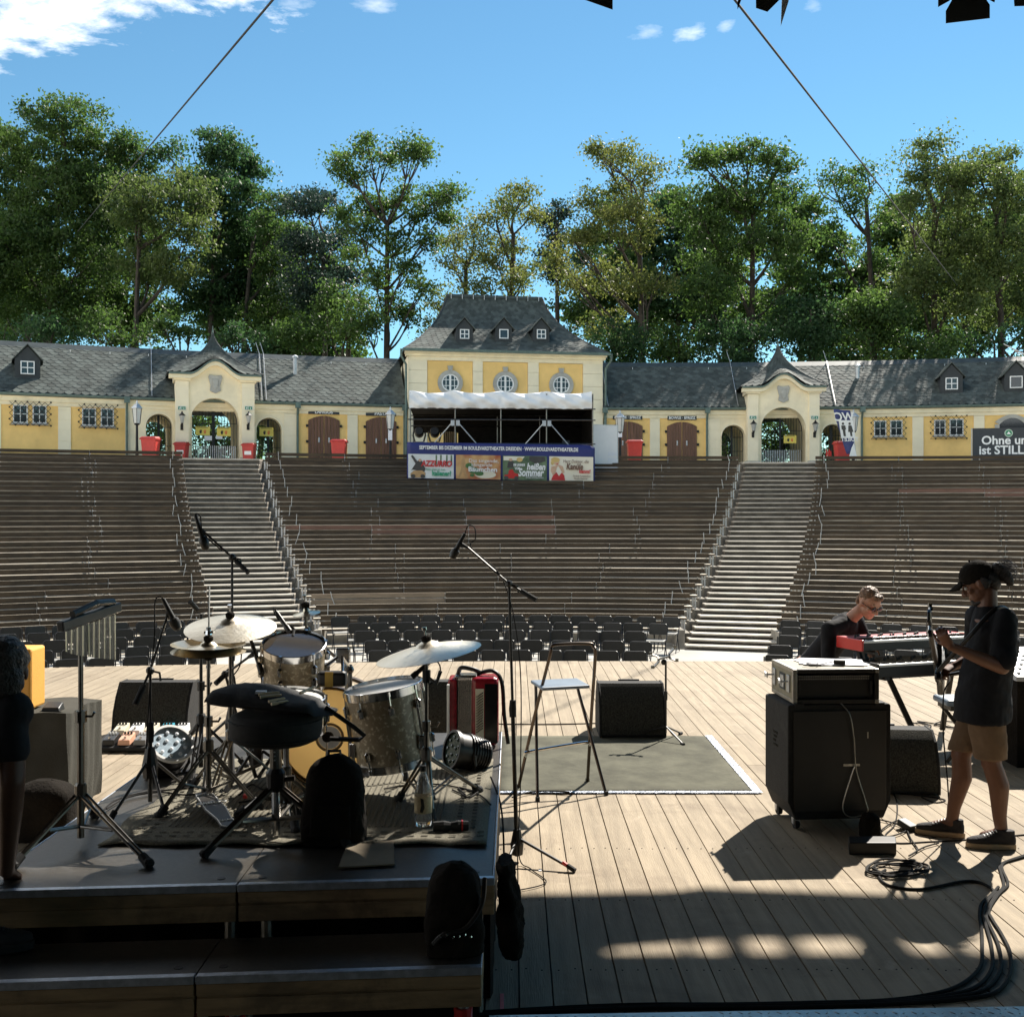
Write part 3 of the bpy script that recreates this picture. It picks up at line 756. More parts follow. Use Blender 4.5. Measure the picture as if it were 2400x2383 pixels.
def dormer(root, P3, s, h, label=None, wdw=.56, bars=(1, 1)):
    """little gabled roof window"""
    p = P3(s, h); ax = (P3(s + .05, h) - P3(s - .05, h)).normalized(); n = Vector((ax.y, -ax.x, 0)); up = Vector((0, 0, 1))
    slope = (P3(s, h + .05) - P3(s, h)); run = math.hypot(slope.x, slope.y); rise = slope.z; back = lambda z: run / rise * z
    d0 = .12
    m = MB(); k_ = wdw / .54; W = wdw / 2 + .22 * k_; H = .74 * k_; G = .54 * k_
    poly = [(-W, -.25), (W, -.25), (W, H), (0, H + G), (-W, H)]
    o = p + n * d0
    m.prism(poly, o - n * 2.0, ax, up, n * 2.0)
    dm = m.build('dormer', M['slate_dark'], root)
    for sg in (-1, 1):
        m = MB(); a = o + ax * (sg * (W + .12)) + up * (H - .10) + n * .10; b = o + up * (H + G + .05) + n * .10
        a2, b2 = a - n * 1.9, b - n * 2.4; th = up * .05
        m.hexa([a, b, b2, a2, a + th, b + th, b2 + th, a2 + th]); m.build('gable_roof', M['slate'], dm)
    fr = Fr.__new__(Fr); fr.o = o - ax * (wdw / 2); fr.o.z = 0; fr.ex = ax; fr.n = n; fr.L = wdw
    z0 = p.z + .10
    m = MB(); t = .045; z1 = z0 + wdw * 1.02
    for a, b, c, e in ((0, wdw, z0, z0 + t), (0, wdw, z1 - t, z1), (0, t, z0 + t, z1 - t), (wdw - t, wdw, z0 + t, z1 - t)): fr.box(m, a, b, .005, .06, c, e)
    if bars[0]: fr.box(m, wdw / 2 - .02, wdw / 2 + .02, .01, .055, z0 + t, z1 - t)
    if bars[1]: fr.box(m, t, wdw - t, .012, .05, (z0 + z1) / 2 - .02, (z0 + z1) / 2 + .02)
    m.build('window_frame', M['whitepaint'], dm)
    m = MB(); fr.box(m, .02, wdw - .02, .008, .02, z0 + .02, z1 - .02); m.build('pane', M['glass'], dm)
def downpipe(root, u, dd=.12):
    x = wx(u); fr = Fr(x, x + .5); m = MB()
    m.tube([fr.pt(0, .36, EAVE), fr.pt(0, .33, EAVE - .22), fr.pt(0, dd, EAVE - .55), fr.pt(0, dd, BZ)], .055, 8); m.build('downpipe', M['copper'], root)
    m = MB(); fr.box(m, -.12, .12, .24, .46, EAVE - .22, EAVE + .02); m.build('rain_head', M['copper'], root)

LW, atL, P3L, cumL = wing('theatre_wing', 'long slate-roofed yellow wing with food doors and latticed windows behind the drums', -130, 953,
    [('yellow', -130, -2, 0), ('pilaster', -2, 2.5, 0), ('yellow', 2.5, 136, 0), ('pilaster', 136, 166, 0), ('yellow', 166, 293, 0), ('plain', 293, 328, 0), ('arch', 328, 411, (342, 404, 970)),
     ('plain', 411, 450, 0), ('plain', 560, 597, 0), ('arch', 597, 665, (601, 660, 979)), ('pilaster', 665, 700, 0), ('yellow', 700, 814, 0), ('pilaster', 814, 838, 0), ('yellow', 838, 953, 0)], 0)
RW, atR, P3R, cumR = wing('theatre_wing', 'long dark slate-roofed yellow wing behind the white panel and WC flag', 1412, 2540,
    [('yellow', 1412, 1523, 0), ('pilaster', 1523, 1546, 0), ('yellow', 1546, 1654, 0), ('pilaster', 1654, 1687, 0), ('arch', 1687, 1750, (1691, 1746, 996)), ('plain', 1750, 1785, 0), ('plain', 1890, 1922, 0),
     ('arch', 1922, 1992, (1926, 1978, 994)), ('plain', 1992, 2021, 0), ('yellow', 2021, 2138, 0), ('pilaster', 2138, 2164, 0), ('yellow', 2164, 2282, 0), ('pilaster', 2282, 2307, 0), ('yellow', 2307, 2540, 0)], 0)
def pair(root, u0, u1, wins, gr):
    fr = Fr(wx(u0), wx(u1))
    for (a, b, va, vb) in wins:
        s0, s1 = fr.s_of(a), fr.s_of(b); window(fr, root, s0, s1, fr.z_of(s0, vb), fr.z_of(s0, va), d=.0)
    a, b, va, vb = gr; s0, s1 = fr.s_of(a), fr.s_of(b); grille(fr, root, s0, s1, fr.z_of(s0, vb), fr.z_of(s0, va), .20)
pair(LW, 2, 136, [(30, 65, 948, 991), (76, 109, 949, 992)], (22, 119, 941, 996))
pair(LW, 166, 293, [(192, 225, 956, 997), (236, 267, 957, 999)], (184, 275, 948, 1003))
pair(RW, 2021, 2138, [(2048, 2077, 986, 1023), (2086, 2115, 985, 1022)], (2040, 2122, 979, 1030))
pair(RW, 2164, 2282, [(2189, 2216, 984, 1021), (2225, 2258, 982, 1021)], (2179, 2264, 976, 1029))
for root, u0, u1, da, db, vt, sa, sb, va, vb, txt, lab in (
    (LW, 700, 814, 722, 796, 974, 722, 795, 961, 970, 'LÁNGOS', 'dark name board reading LÁNGOS over a brown door'),
    (LW, 838, 953, 857, 929, 977, 857, 928, 965, 974, 'PASTA', 'dark name board reading PASTA behind the lamp post'),
    (RW, 1412, 1523, 1434, 1506, 988, 1436, 1505, 975, 983, 'BOWLE · SPRIZZ', 'dark name board reading BOWLE SPRIZZ beside the white panel, partly behind a lamp'),
    (RW, 1546, 1654, 1563, 1633, 989, 1564, 1632, 975, 984, 'BOWLE · SPRIZZ', 'dark name board reading BOWLE SPRIZZ over the door nearest the gate')):
    fr = Fr(wx(u0), wx(u1)); s0, s1 = fr.s_of(da), fr.s_of(db)
    barn_door(fr, root, s0, s1, fr.z_of(s0, vt), .22, .005)
    s0, s1 = fr.s_of(sa), fr.s_of(sb); z0, z1 = fr.z_of(s0, vb), fr.z_of(s0, va)
    signboard(fr, txt, s0, s1, z0 - .01, max(z1, z0 + .19), .04, lab, .175 if 'BOWLE' in txt else .21)
for u in (297, 697, 947): downpipe(LW, u)
for u in (1416, 1656, 2019): downpipe(RW, u)
def s_at_u(at, cum, u, off=0):
    best = min((abs(1204 + (at(s)[0].x) / at(s)[0].y * FPX - u), s) for s in np.linspace(0, cum[-1], 400)); return best[1]
dormer(LW, P3L, s_at_u(atL, cumL, 66), .30)
dormer(RW, P3R, s_at_u(atR, cumR, 2235), .27)
dormer(RW, P3R, s_at_u(atR, cumR, 2386), .27, bars=(0, 0))
# arched window at the far right end
fr = Fr(wx(2307), wx(2540)); s0, s1 = fr.s_of(2342), fr.s_of(2402); zz = fr.z_of(s0, 995)
m = MB(); o_, i_ = segarc(s0 - .2, s1 + .2, zz + .12, .34), segarc(s0, s1, zz, .3)
for k in range(len(o_) - 1): fr.prism(m, [i_[k + 1], i_[k], o_[k], o_[k + 1]], 0, .07)
fr.box(m, s0 - .2, s0, 0, .07, BZ, zz); fr.box(m, s1, s1 + .2, 0, .07, BZ, zz); m.build('arch_surround', M['stone'], RW)
m = MB(); fr.prism(m, [(s0, BZ), (s1, BZ)] + segarc(s0, s1, zz, .3), .0, .02); m.build('window', M['glass'], RW)
# vent pipes and lightning rods on the roofs
for root, P3, at, cum, u, h, hh in ((LW, P3L, atL, cumL, 699, .60, .75), (RW, P3R, atR, cumR, 2024, .62, .55)):
    s = s_at_u(at, cum, u); p = P3(s, h); m = MB(); m.lathe([(.10, -.2), (.10, hh), (.15, hh), (.15, hh + .08), (.02, hh + .16)], p, n=10); m.build('vent_pipe', M['steel'], root)
for root, P3, at, cum, u in ((LW, P3L, atL, cumL, 356), (LW, P3L, atL, cumL, 614), (LW, P3L, atL, cumL, 622), (RW, P3R, atR, cumR, 1728), (RW, P3R, atR, cumR, 1955), (RW, P3R, atR, cumR, 1422)):
    s = s_at_u(at, cum, u); m = MB(); m.tube([P3(s + .02 * k, k / 8) + Vector((0, -.03, .07)) for k in range(9)] + [P3(s, 1) + Vector((0, 0, .6))], .017, 5); m.build('lightning_rod', M['steel'], root)

# ---- gatehouses
def gatehouse(u0, u1, p0, p1, q0, q1, o0, o1, v_arch, v_eave, v_tip, label):
    x0, x1 = wx(u0 + 9), wx(u1 - 9)
    fr = Fr(x0, x1, dd=.85)
    root = thing('gatehouse', label, 'gatehouse', fr.pt(fr.L / 2, 0, BZ), group='gatehouses with curved pointed roofs')
    S = fr.s_of; e0, e1 = S(p0), S(q1); c = (e0 + e1) / 2
    ze = fr.z_of(c, v_eave); zt = fr.z_of(c, v_tip) + .42; a0, a1 = S(o0), S(o1); ztop = fr.z_of(c, v_arch); zs = ztop - (a1 - a0) / 2
    w0, w1 = S(p1), S(q0); hump = .62
    # front wall with arch, its upper edge swinging up over the middle
    m = MB(); fr.box(m, w0, a0, -1.2, 0, BZ - .2, ze - .05); fr.box(m, a1, w1, -1.2, 0, BZ - .2, ze - .05)
    def topz(s):
        q = abs(s - c) / (w1 - c) if w1 > c else 1
        return ze - .05 + hump * (.5 + .5 * math.cos(math.pi * min(1, q * 1.15))) * (1 if q < .87 else 0)
    A = arc(a0, a1, zs, None, 18)
    for k in range(len(A) - 1):
        (p, q), (p2, q2) = A[k], A[k + 1]; fr.prism(m, [(p2, q2), (p, q), (p, topz(p)), (p2, topz(p2))], -1.2, 0)
    m.build('wall', M['cream'], root)
    for a, b in ((e0, w0), (w1, e1)):
        z = BZ - .2; k = 0
        while z < ze - .3:
            z2 = min(ze - .28, z + (.62 if k == 0 else .52)); m = MB(); ex = .07 if k == 0 else 0
            fr.box(m, a - ex, b + ex, -1.2, .10 + ex, z, z2 - .014); m.build('block', M['stone'] if k == 0 else M['cream_block'], root); z = z2; k += 1
        m = MB(); fr.box(m, a + .01, b - .01, -1.19, .085, BZ - .2, ze - .29); m.build('pilaster', M['cream_block'], root)
        m = MB(); fr.box(m, a - .08, b + .08, -1.25, .17, ze - .278, ze - .06); m.build('capital', M['cream_block'], root)
    for a, b in ((e0, e0 + .3), (e1 - .3, e1)):
        m = MB(); fr.box(m, a + .02, b - .02, -4.6, -1.21, BZ - .2, ze - .08); m.build('side_wall', M['cream'], root)
    m = MB(); passage(fr, m, a0, a1, zs, 4.6); m.build('passage', M['cream'], root)
    # curved cornice
    n = 26; ss = [lerp(e0 - .28, e1 + .28, k / n) for k in range(n + 1)]
    def cz(s):
        q = abs(s - c) / (c - e0); return ze + hump * (.5 + .5 * math.cos(math.pi * min(1, q * 1.5)))
    m = MB()
    for k in range(n):
        s, t = ss[k], ss[k + 1]
        fr.prism(m, [(s, cz(s) - .20), (t, cz(t) - .20), (t, cz(t) - .03), (s, cz(s) - .03)], -.1, .30)
    m.build('cornice', M['cream'], root)
    m = MB()
    for k in range(n):
        s, t = ss[k], ss[k + 1]
        fr.prism(m, [(s, cz(s) - .028), (t, cz(t) - .028), (t, cz(t) + .05), (s, cz(s) + .05)], -.2, .40)
    m.build('eave_edge', M['copper'], root)
    # bell-shaped pointed roof; four swept faces
    depth = (e1 - e0 + .6); tip = Vector(fr.pt(c, .35 - depth / 2, zt))
    W2 = (e1 - e0) / 2 + .36
    def face(fi):
        def P3(s, h):
            q = (s / W2)   # -1..1
            k = (1 - h) ** 2.0 * .8 + (1 - h) * .2
            z = lerp(ze + .05, zt, h)
            if fi == 0:
                hz = hump * (.5 + .5 * math.cos(math.pi * min(1, abs(q) * 1.5))) * max(0, 1 - h * 2.2)
                return fr.pt(c + q * W2 * k, .35 - depth / 2 + (depth / 2) * k + .04, z + hz)
            if fi == 1: return fr.pt(c + W2 * k, .35 - depth / 2 - q * depth / 2 * k, z)
            if fi == 2: return fr.pt(c - q * W2 * k, .35 - depth / 2 - (depth / 2) * k, z)
            return fr.pt(c - W2 * k, .35 - depth / 2 + q * depth / 2 * k, z)
        return P3
    m = MB()
    for fi in range(4):
        P3 = face(fi); m.grid([[P3(lerp(-W2, W2, k / 16), h / 16) - Vector((0, 0, .03)) for k in range(17)] for h in range(17)])
    rf = m.build('roof', M['slate_dark'], root)
    for fi in (0, 1, 3): slates(rf, face(fi), -W2, W2, 13, .33)
    m = MB()
    for fi in range(4):
        P3 = face(fi); m.tube([P3(W2, h / 12) for h in range(13)], .035, 5)
    m.build('hip_ridge', M['slate_dark'], root)
    m = MB(); m.lathe([(.10, -.35), (.05, 0), (.025, .15), (.012, .32)], tip, n=8); m.build('finial', M['copper'], root)
    # shield relief
    m = MB(); sc = .34; zc_ = fr.z_of(c, v_arch) + .62
    fr.prism(m, [(c + a * sc, zc_ + b * sc) for a, b in ((-.75, 1.2), (-.9, .9), (-.62, -.2), (-.7, -.9), (0, -1.25), (.7, -.9), (.62, -.2), (.9, .9), (.75, 1.2), (0, 1.05))], 0, .09); sh = m.build('shield_relief', M['stone'], root, bevel=.02)
    m = MB(); fr.prism(m, [(c + a * sc, zc_ + b * sc) for a, b in ((-.4, .6), (-.3, -.4), (0, -.75), (.3, -.4), (.4, .6))], .09, .13); m.build('carved_face', M['stone'], sh, bevel=.02)
    iron_gate(fr, root, a0 + .02, a1 - .02, zs, (a1 - a0) / 2 - .03, -1.0, 'gate')
    m = MB()
    for k in range(24):
        x = lerp(a0 + .1, a1 - .1, k / 23); m.tube([fr.pt(x, -.96, BZ + .05), fr.pt(x, -.96, BZ + .98)], .022, 4)
    o = m.build('gate_picket', M['steel'], root); o['kind'] = 'stuff'
    return root, fr, (a0, a1, zs, ze, e0, w0, w1, e1)
GL, frGL, gL = gatehouse(405, 604, 411, 442, 566, 596, 446, 561, 933, 880, 789, 'cream gatehouse with slate spire between the two red bins by the stairs')
GR, frGR, gR = gatehouse(1746, 1926, 1752, 1777, 1896, 1920, 1783, 1889, 954, 909, 818, 'cream gatehouse with slate spire beside the WC flag')

# ---- pavilion in the middle
a_, b_ = P(957, 1000, 52.0), P(1412, 1000, 53.6)
fr = Fr(a_.x, b_.x, a_.y, b_.y)
PV = thing('pavilion', 'two-storey yellow pavilion with bell roof, three dormers and three round windows', 'building', fr.pt(fr.L / 2, 0, BZ))
S = fr.s_of; z_top = fr.z_of(fr.L / 2, 826)
m = MB(); fr.box(m, 0, fr.L, -7.6, -.06, BZ - .3, z_top - .2); m.build('wall', M['cream'], PV)
fields = ((1001, 1108), (1131, 1237), (1262, 1366)); zf = fr.z_of(fr.L / 2, 849)
cut = [0] + [q for f in fields for q in (S(f[0]), S(f[1]))] + [fr.L]
for k in range(4):
    z = BZ - .3
    while z < zf:
        z2 = min(zf, z + .62); m = MB(); fr.box(m, cut[2 * k], cut[2 * k + 1], -.05, .06, z, z2 - (.012 if z2 < zf else 0)); m.build('block', M['cream_block'], PV); z = z2
m = MB(); fr.box(m, 0, fr.L, -.05, .065, zf + .002, z_top - .28); m.build('frieze', M['cream'], PV)
m = MB()
fr.box(m, -.12, fr.L + .12, -.3, .16, z_top - .278, z_top - .16); fr.box(m, -.16, fr.L + .16, -.3, .30, z_top - .158, z_top - .03); m.build('cornice', M['cream'], PV)
for k, (ua, ub) in enumerate(fields):
    s0, s1 = S(ua), S(ub); m = MB(); fr.box(m, s0 + .012, s1 - .012, -.055, .01, BZ, zf - .012); m.build('panel', M['yellow'], PV)
    cx_, cz_ = S((1055, 1184, 1315)[k]), fr.z_of(fr.L / 2, 900); r0, r1 = .42, .60
    m = MB(); n = 28
    for q in range(n):
        t0, t1 = 2 * math.pi * q / n, 2 * math.pi * (q + 1) / n
        fr.prism(m, [(cx_ + r0 * math.cos(t0), cz_ + r0 * 1.0 * math.sin(t0)), (cx_ + r1 * math.cos(t0), cz_ + r1 * math.sin(t0)), (cx_ + r1 * math.cos(t1), cz_ + r1 * math.sin(t1)), (cx_ + r0 * math.cos(t1), cz_ + r0 * math.sin(t1))], .01, .09)
    fr.prism(m, [(cx_ - .09, cz_ + .58), (cx_ + .09, cz_ + .58), (cx_ + .13, cz_ + .80), (cx_ - .13, cz_ + .80)], .01, .12)
    m.build('stone_surround', M['stone'], PV)
    m = MB(); A = [(cx_ + .41 * math.cos(2 * math.pi * q / n), cz_ + .41 * math.sin(2 * math.pi * q / n)) for q in range(n)]
    fr.prism(m, A, .012, .022); pn = m.build('round_window', M['glass'], PV)
    m = MB()
    for q in range(n):
        t0, t1 = 2 * math.pi * q / n, 2 * math.pi * (q + 1) / n
        fr.prism(m, [(cx_ + .355 * math.cos(t0), cz_ + .355 * math.sin(t0)), (cx_ + .415 * math.cos(t0), cz_ + .415 * math.sin(t0)), (cx_ + .415 * math.cos(t1), cz_ + .415 * math.sin(t1)), (cx_ + .355 * math.cos(t1), cz_ + .355 * math.sin(t1))], .023, .07)
    fr.box(m, cx_ - .045, cx_ + .045, .023, .075, cz_ - .38, cz_ + .38)
    for sx in (-1, 1):
        fr.box(m, cx_ + sx * .2 - .014, cx_ + sx * .2 + .014, .024, .06, cz_ - .31, cz_ + .31)
    for zz in (-.14, .14): fr.box(m, cx_ - .37, cx_ + .37, .025, .058, cz_ + zz - .014, cz_ + zz + .014)
    m.build('frame', M['whitepaint'], pn)
# swept hipped roof
zr = EYE + 497 * 57.2 / FPX
rc, hw = fr.L / 2, fr.L / 2 + .24; rw = (S(1296) - S(1071)) / 2 * 1.06; dpt = 8.4; fd = .42
def bell(h): return (1 - h) ** 2.1 * .66 + (1 - h) * .34
def pf(fi):
    def P3(s, h):
        k = bell(h); z = lerp(z_top, zr, h); hx = rw + (hw - rw) * k; hd = dpt / 2 * k + .05
        q = s / hw
        if fi == 0: return fr.pt(rc + q * hx, fd - dpt / 2 + hd, z)
        if fi == 1: return fr.pt(rc + hx, fd - dpt / 2 - q * hd, z)
        if fi == 2: return fr.pt(rc - q * hx, fd - dpt / 2 - hd, z)
        return fr.pt(rc - hx, fd - dpt / 2 + q * hd, z)
    return P3
m = MB()
for fi in range(4):
    P3 = pf(fi); m.grid([[P3(lerp(-hw, hw, k / 4), h / 18) - Vector((0, 0, .03)) for k in range(5)] for h in range(19)])
P3 = pf(0); m.add([P3(-hw, 1), P3(hw, 1), pf(2)(-hw, 1), pf(2)(hw, 1)], [(0, 1, 2, 3)])
rf = m.build('roof', M['slate_dark'], PV)
slates(rf, pf(0), -hw, hw, 24, .34)
slates(rf, pf(1), -hw, hw, 20, .5); slates(rf, pf(3), -hw, hw, 20, .5)
m = MB()
for fi in range(4): m.tube([pf(fi)(hw, h / 14) for h in range(15)], .05, 5)
m.build('hip_ridge', M['slate_dark'], PV)
m = MB(); m.bar(pf(0)(-hw, 1), pf(0)(hw, 1), .2, .14); m.build('ridge_cap', M['ridge'], PV)
for k in range(9):
    m = MB(); q = pf(0)(lerp(-hw * .9, hw * .9, k / 8), .95) + fr.n * .05; m.bar(q, q + Vector((0, 0, .24)), .03, .03); m.build('roof_hook', M['steel'], PV)
m = MB(); fr.box(m, -.30, fr.L + .30, .36, .50, z_top - .09, z_top + .03); m.build('gutter', M['copper'], PV)
for u, bb in ((1079, (1, 1)), (1186, (0, 0)), (1292, (1, 1))):
    p0 = pf(0)
    # find slope place whose dormer foot is near v=800
    s = (fr.s_of(u) - rc) * 1.02
    best = min((abs((1200 - (p0(s, h).z - EYE) * FPX / p0(s, h).y) - 800), h) for h in np.linspace(.02, .5, 80))[1]
    dormer(PV, lambda q, h: p0(q, h), s, best, wdw=.45, bars=bb)
for sx, dx in ((0, -.12), (fr.L, .12)):
    m = MB(); m.tube([fr.pt(sx + dx * 3, .40, z_top), fr.pt(sx + dx * 3, .3, z_top - .3), fr.pt(sx + dx, .15, z_top - .7), fr.pt(sx + dx, .15, BZ)], .055, 8); m.build('downpipe', M['copper'], PV)
# ================================================================ TREES BEHIND THE BUILDINGS
def limb(m, a, b, r0, r1, bend, n=6):
    a, b = Vector(a), Vector(b); d = b - a; side = Vector((random.gauss(0, 1), random.gauss(0, .6), random.gauss(0, .5))) * bend * d.length
    pts = []; rs = []
    for k in range(n + 1):
        t = k / n; pts.append(a + d * t + side * math.sin(math.pi * t) + Vector((0, 0, -.06 * d.length * math.sin(math.pi * t)))); rs.append(lerp(r0, r1, t ** .8))
    m.tube(pts, rs, 6, cap=True); return pts
def tree(name, label, Z, tu, blobs, leaf, dens=1.0, size=.30, lean=0, trunk_r=.30, forks=None, group='park trees behind the theatre building'):
    base = Vector(((tu - 1204) / FPX * Z, Z, PLAT - .2))
    root = thing(name, label, 'tree', base, group=group)
    B = []
    for (u, v, ru, rv) in blobs:
        c = P(u, v, Z); c.y += random.uniform(-2.2, 2.2); B.append((c, ru * 1.02 * Z / FPX, rv * .88 * Z / FPX))
    top = max(c.z + rv for c, ru, rv in B); low = min(c.z for c, _, _ in B)
    m = MB(); h1 = lerp(low, top, .55)
    head = Vector((base.x + lean, Z, h1))
    tp = limb(m, base, head, trunk_r, trunk_r * .42, .02, 9)
    for c, ru, rv in B:
        zz = max(base.z + 2.0, min(c.z - max(1.2, abs(c.x - base.x) * .75), h1)); f = (zz - base.z) / (h1 - base.z)
        s = tp[min(9, max(0, int(f * 9)))]
        q = limb(m, s, c, .055 + .045 * min(3, ru), .03, .07)
        for _ in range(3):
            e = c + Vector((random.uniform(-1, 1) * ru * .8, random.uniform(-1, 1) * ru * .7, random.uniform(-.6, 1) * rv * .8)); limb(m, q[4], e, .05, .012, .08, 4)
    m.build('trunk', M['bark'], root, smooth=60)
    allp = []
    for c, ru, rv in B:
        area = math.pi * ru * rv; nc = max(6, int(area * 2.9 * dens))
        # clump centres, denser towards the outside
        d = RNG.normal(size=(nc, 3)); d /= np.linalg.norm(d, axis=1)[:, None]; r_ = RNG.random(nc) ** .42
        cc = np.array(c) + d * r_[:, None] * np.array([ru, ru * .8, rv])
        for k in range(nc):
            nl = int(RNG.integers(70, 150)); cr = RNG.uniform(.45, .95)
            allp.append(cc[k] + RNG.normal(size=(nl, 3)) * np.array([cr, cr, cr * .55]) * .62)
    p = np.concatenate(allp); n = len(p)
    a = RNG.normal(size=(n, 3)); a /= np.linalg.norm(a, axis=1)[:, None]
    b = np.cross(a, RNG.normal(size=(n, 3))); b /= np.linalg.norm(b, axis=1)[:, None] + 1e-9
    sz = (size * .70 * RNG.uniform(.55, 1.25, n))[:, None]
    V = np.stack([p - a * sz * .6, p + b * sz * .36 - a * sz * .05, p + a * sz * .6, p - b * sz * .36 - a * sz * .05], axis=1)
    face_mesh('crown', V, M[leaf], root)
    return n
tot_leaves = 0
CAPS = []
T = [
 ('broadleaf_tree', 'tallest broad tree, dark green, rising beyond the roof left of the wire', 77, 140, [(40,350,110,90),(165,300,95,70),(250,365,100,95),(10,470,110,110),(150,440,130,110),(270,470,100,90),(60,590,120,110),(200,600,130,110),(-40,640,110,140),(120,720,150,90)], 'leaf_mid', 1.0, .30),
 ('broadleaf_tree', 'olive rounded tree crossed by the wire beyond the gatehouse spire', 71, 330, [(390,425,85,45),(440,480,75,60),(465,555,45,60),(360,510,80,80),(340,610,80,70),(420,640,70,50)], 'leaf_olive', 1.0, .27),
 ('maple_tree', 'dark green maple with twin tops beside the olive tree', 79, 505, [(385,352,38,26),(515,375,62,55),(560,395,55,65),(460,430,60,60),(545,490,95,70),(590,560,90,70),(520,600,100,80),(590,680,80,80),(480,700,90,70)], 'leaf_dark', 1.05, .34),
 ('broadleaf_tree', 'slim green tree between the maple and the conifer', 75, 592, [(640,470,36,50),(655,540,50,60),(640,620,60,60),(680,690,70,70),(610,750,80,60)], 'leaf_mid', .9, .30),
 ('pine_tree', 'blackish pine with ragged top left of the tall oak', 73, 758, [(745,455,40,32),(735,505,62,36),(775,560,60,36),(725,600,66,40),(800,635,52,34),(740,690,70,50)], 'leaf_blue', 1.35, .26),
 ('broadleaf_tree', 'low bushy green tree in front of the pine', 67, 820, [(800,690,70,50),(740,760,80,60),(840,760,60,60),(690,790,60,40)], 'leaf_mid', 1.0, .28),
 ('oak_tree', 'tall vase-shaped oak with open limbs left of the pavilion roof', 66, 908, [(803,392,26,30),(835,420,30,36),(872,366,36,30),(908,380,26,46),(966,366,32,42),(990,395,24,28),(1015,440,42,34),(1052,462,26,34),(848,470,34,40),(886,470,30,56),(945,455,32,50),(985,505,34,28),(1030,500,26,20),(1000,575,30,26),(850,555,34,44),(800,510,22,30),(822,580,24,26),(925,580,34,40),(955,640,24,28),(880,640,26,40),(900,720,34,46),(958,735,28,34),(985,680,22,24),(860,770,40,40)], 'leaf_mid', 1.05, .27),
 ('broadleaf_tree', 'thin yellowing tree just left of the pavilion ridge', 71, 1092, [(1060,545,36,24),(1105,528,36,28),(1050,600,40,34),(1090,640,44,44),(1040,690,44,34),(1005,760,36,44),(1120,590,28,34)], 'leaf_yellow', .62, .24),
 ('broadleaf_tree', 'autumn-tinged tree standing right behind the pavilion ridge', 69, 1203, [(1187,462,34,28),(1222,478,42,34),(1160,512,46,32),(1195,550,40,50),(1252,500,20,24),(1160,610,38,44),(1235,620,40,40),(1195,670,46,40),(1120,690,36,40)], 'leaf_yellow', .85, .25),
 ('pine_tree', 'small dark tree top between the autumn tree and the big yellowing one', 82, 1305, [(1288,512,20,18),(1320,500,20,22),(1310,550,36,36),(1300,620,44,50)], 'leaf_blue', 1.2, .3),
 ('broadleaf_tree', 'large yellow-green tree with bare upper twigs right of the pavilion', 65, 1497, [(1395,360,30,18),(1430,352,34,22),(1475,372,38,30),(1445,440,60,46),(1505,425,46,54),(1385,470,34,46),(1335,560,46,36),(1300,590,28,28),(1420,540,76,56),(1495,540,52,80),(1400,640,66,50),(1500,680,72,62),(1340,670,30,36),(1430,760,70,50)], 'leaf_yellow', .82, .25),
 ('broadleaf_tree', 'wide dark green tree above the food doors with the name boards', 67, 1765, [(1630,400,46,38),(1690,375,52,36),(1765,362,52,34),(1815,395,46,42),(1640,490,76,70),(1745,465,90,70),(1850,440,46,44),(1690,590,90,70),(1810,580,72,70),(1640,690,72,62),(1770,710,90,56),(1880,620,52,52)], 'leaf_mid', 1.0, .29),
 ('broadleaf_tree', 'sparse tree with a bare forked trunk above the WC flag', 73, 2030, [(1945,420,40,34),(2005,395,34,32),(2050,400,28,44),(1975,480,46,40),(2060,500,42,42),(1930,570,34,50),(2035,585,44,30),(2080,600,30,40)], 'leaf_mid', .62, .28),
 ('broadleaf_tree', 'round-topped green tree crossed by the wire beside the sparse one', 65, 2190, [(2170,348,50,40),(2150,420,50,50),(2205,450,56,70),(2120,510,42,52),(2200,580,80,80),(2130,670,70,76),(2220,700,80,70),(2268,500,44,50),(2258,425,36,40)], 'leaf_olive', 1.05, .26),
 ('broadleaf_tree', 'broad olive tree rising highest beyond the dark text banner', 65, 2335, [(2280,400,52,42),(2340,372,52,38),(2395,420,56,56),(2320,470,84,62),(2405,550,76,80),(2300,600,84,80),(2380,710,86,66),(2480,620,80,100)], 'leaf_olive', 1.05, .26),
]
for a in T: tot_leaves += tree(*a)
FAR = [('far tree filling the gap behind the tallest tree', 60, 500), ('far tree behind the olive tree by the drums', 300, 480), ('far tree behind the slim tree', 600, 500), ('far tree behind the pine', 720, 560), ('far tree behind the big yellow-green tree', 1440, 480),
       ('far tree between the yellow-green tree and the wide dark tree', 1585, 440), ('far tree behind the wide dark tree', 1700, 470), ('far tree between the wide dark tree and the sparse tree', 1890, 480), ('far tree low behind the sparse tree', 2020, 620), ('far tree between the sparse and the round-topped tree', 2100, 470), ('far tree between the round-topped and the broad olive tree', 2262, 440), ('far tree behind the broad olive tree', 2400, 470)]
for lb, u, v in FAR: tot_leaves += tree('broadleaf_tree', lb, 86, u, [(u, v + 20, 52, 40), (u - 45, v + 90, 60, 60), (u + 50, v + 100, 60, 60), (u, v + 180, 100, 70), (u - 60, v + 260, 80, 70), (u + 60, v + 270, 80, 70)], ['leaf_mid', 'leaf_dark'][u % 2], .8, .40)
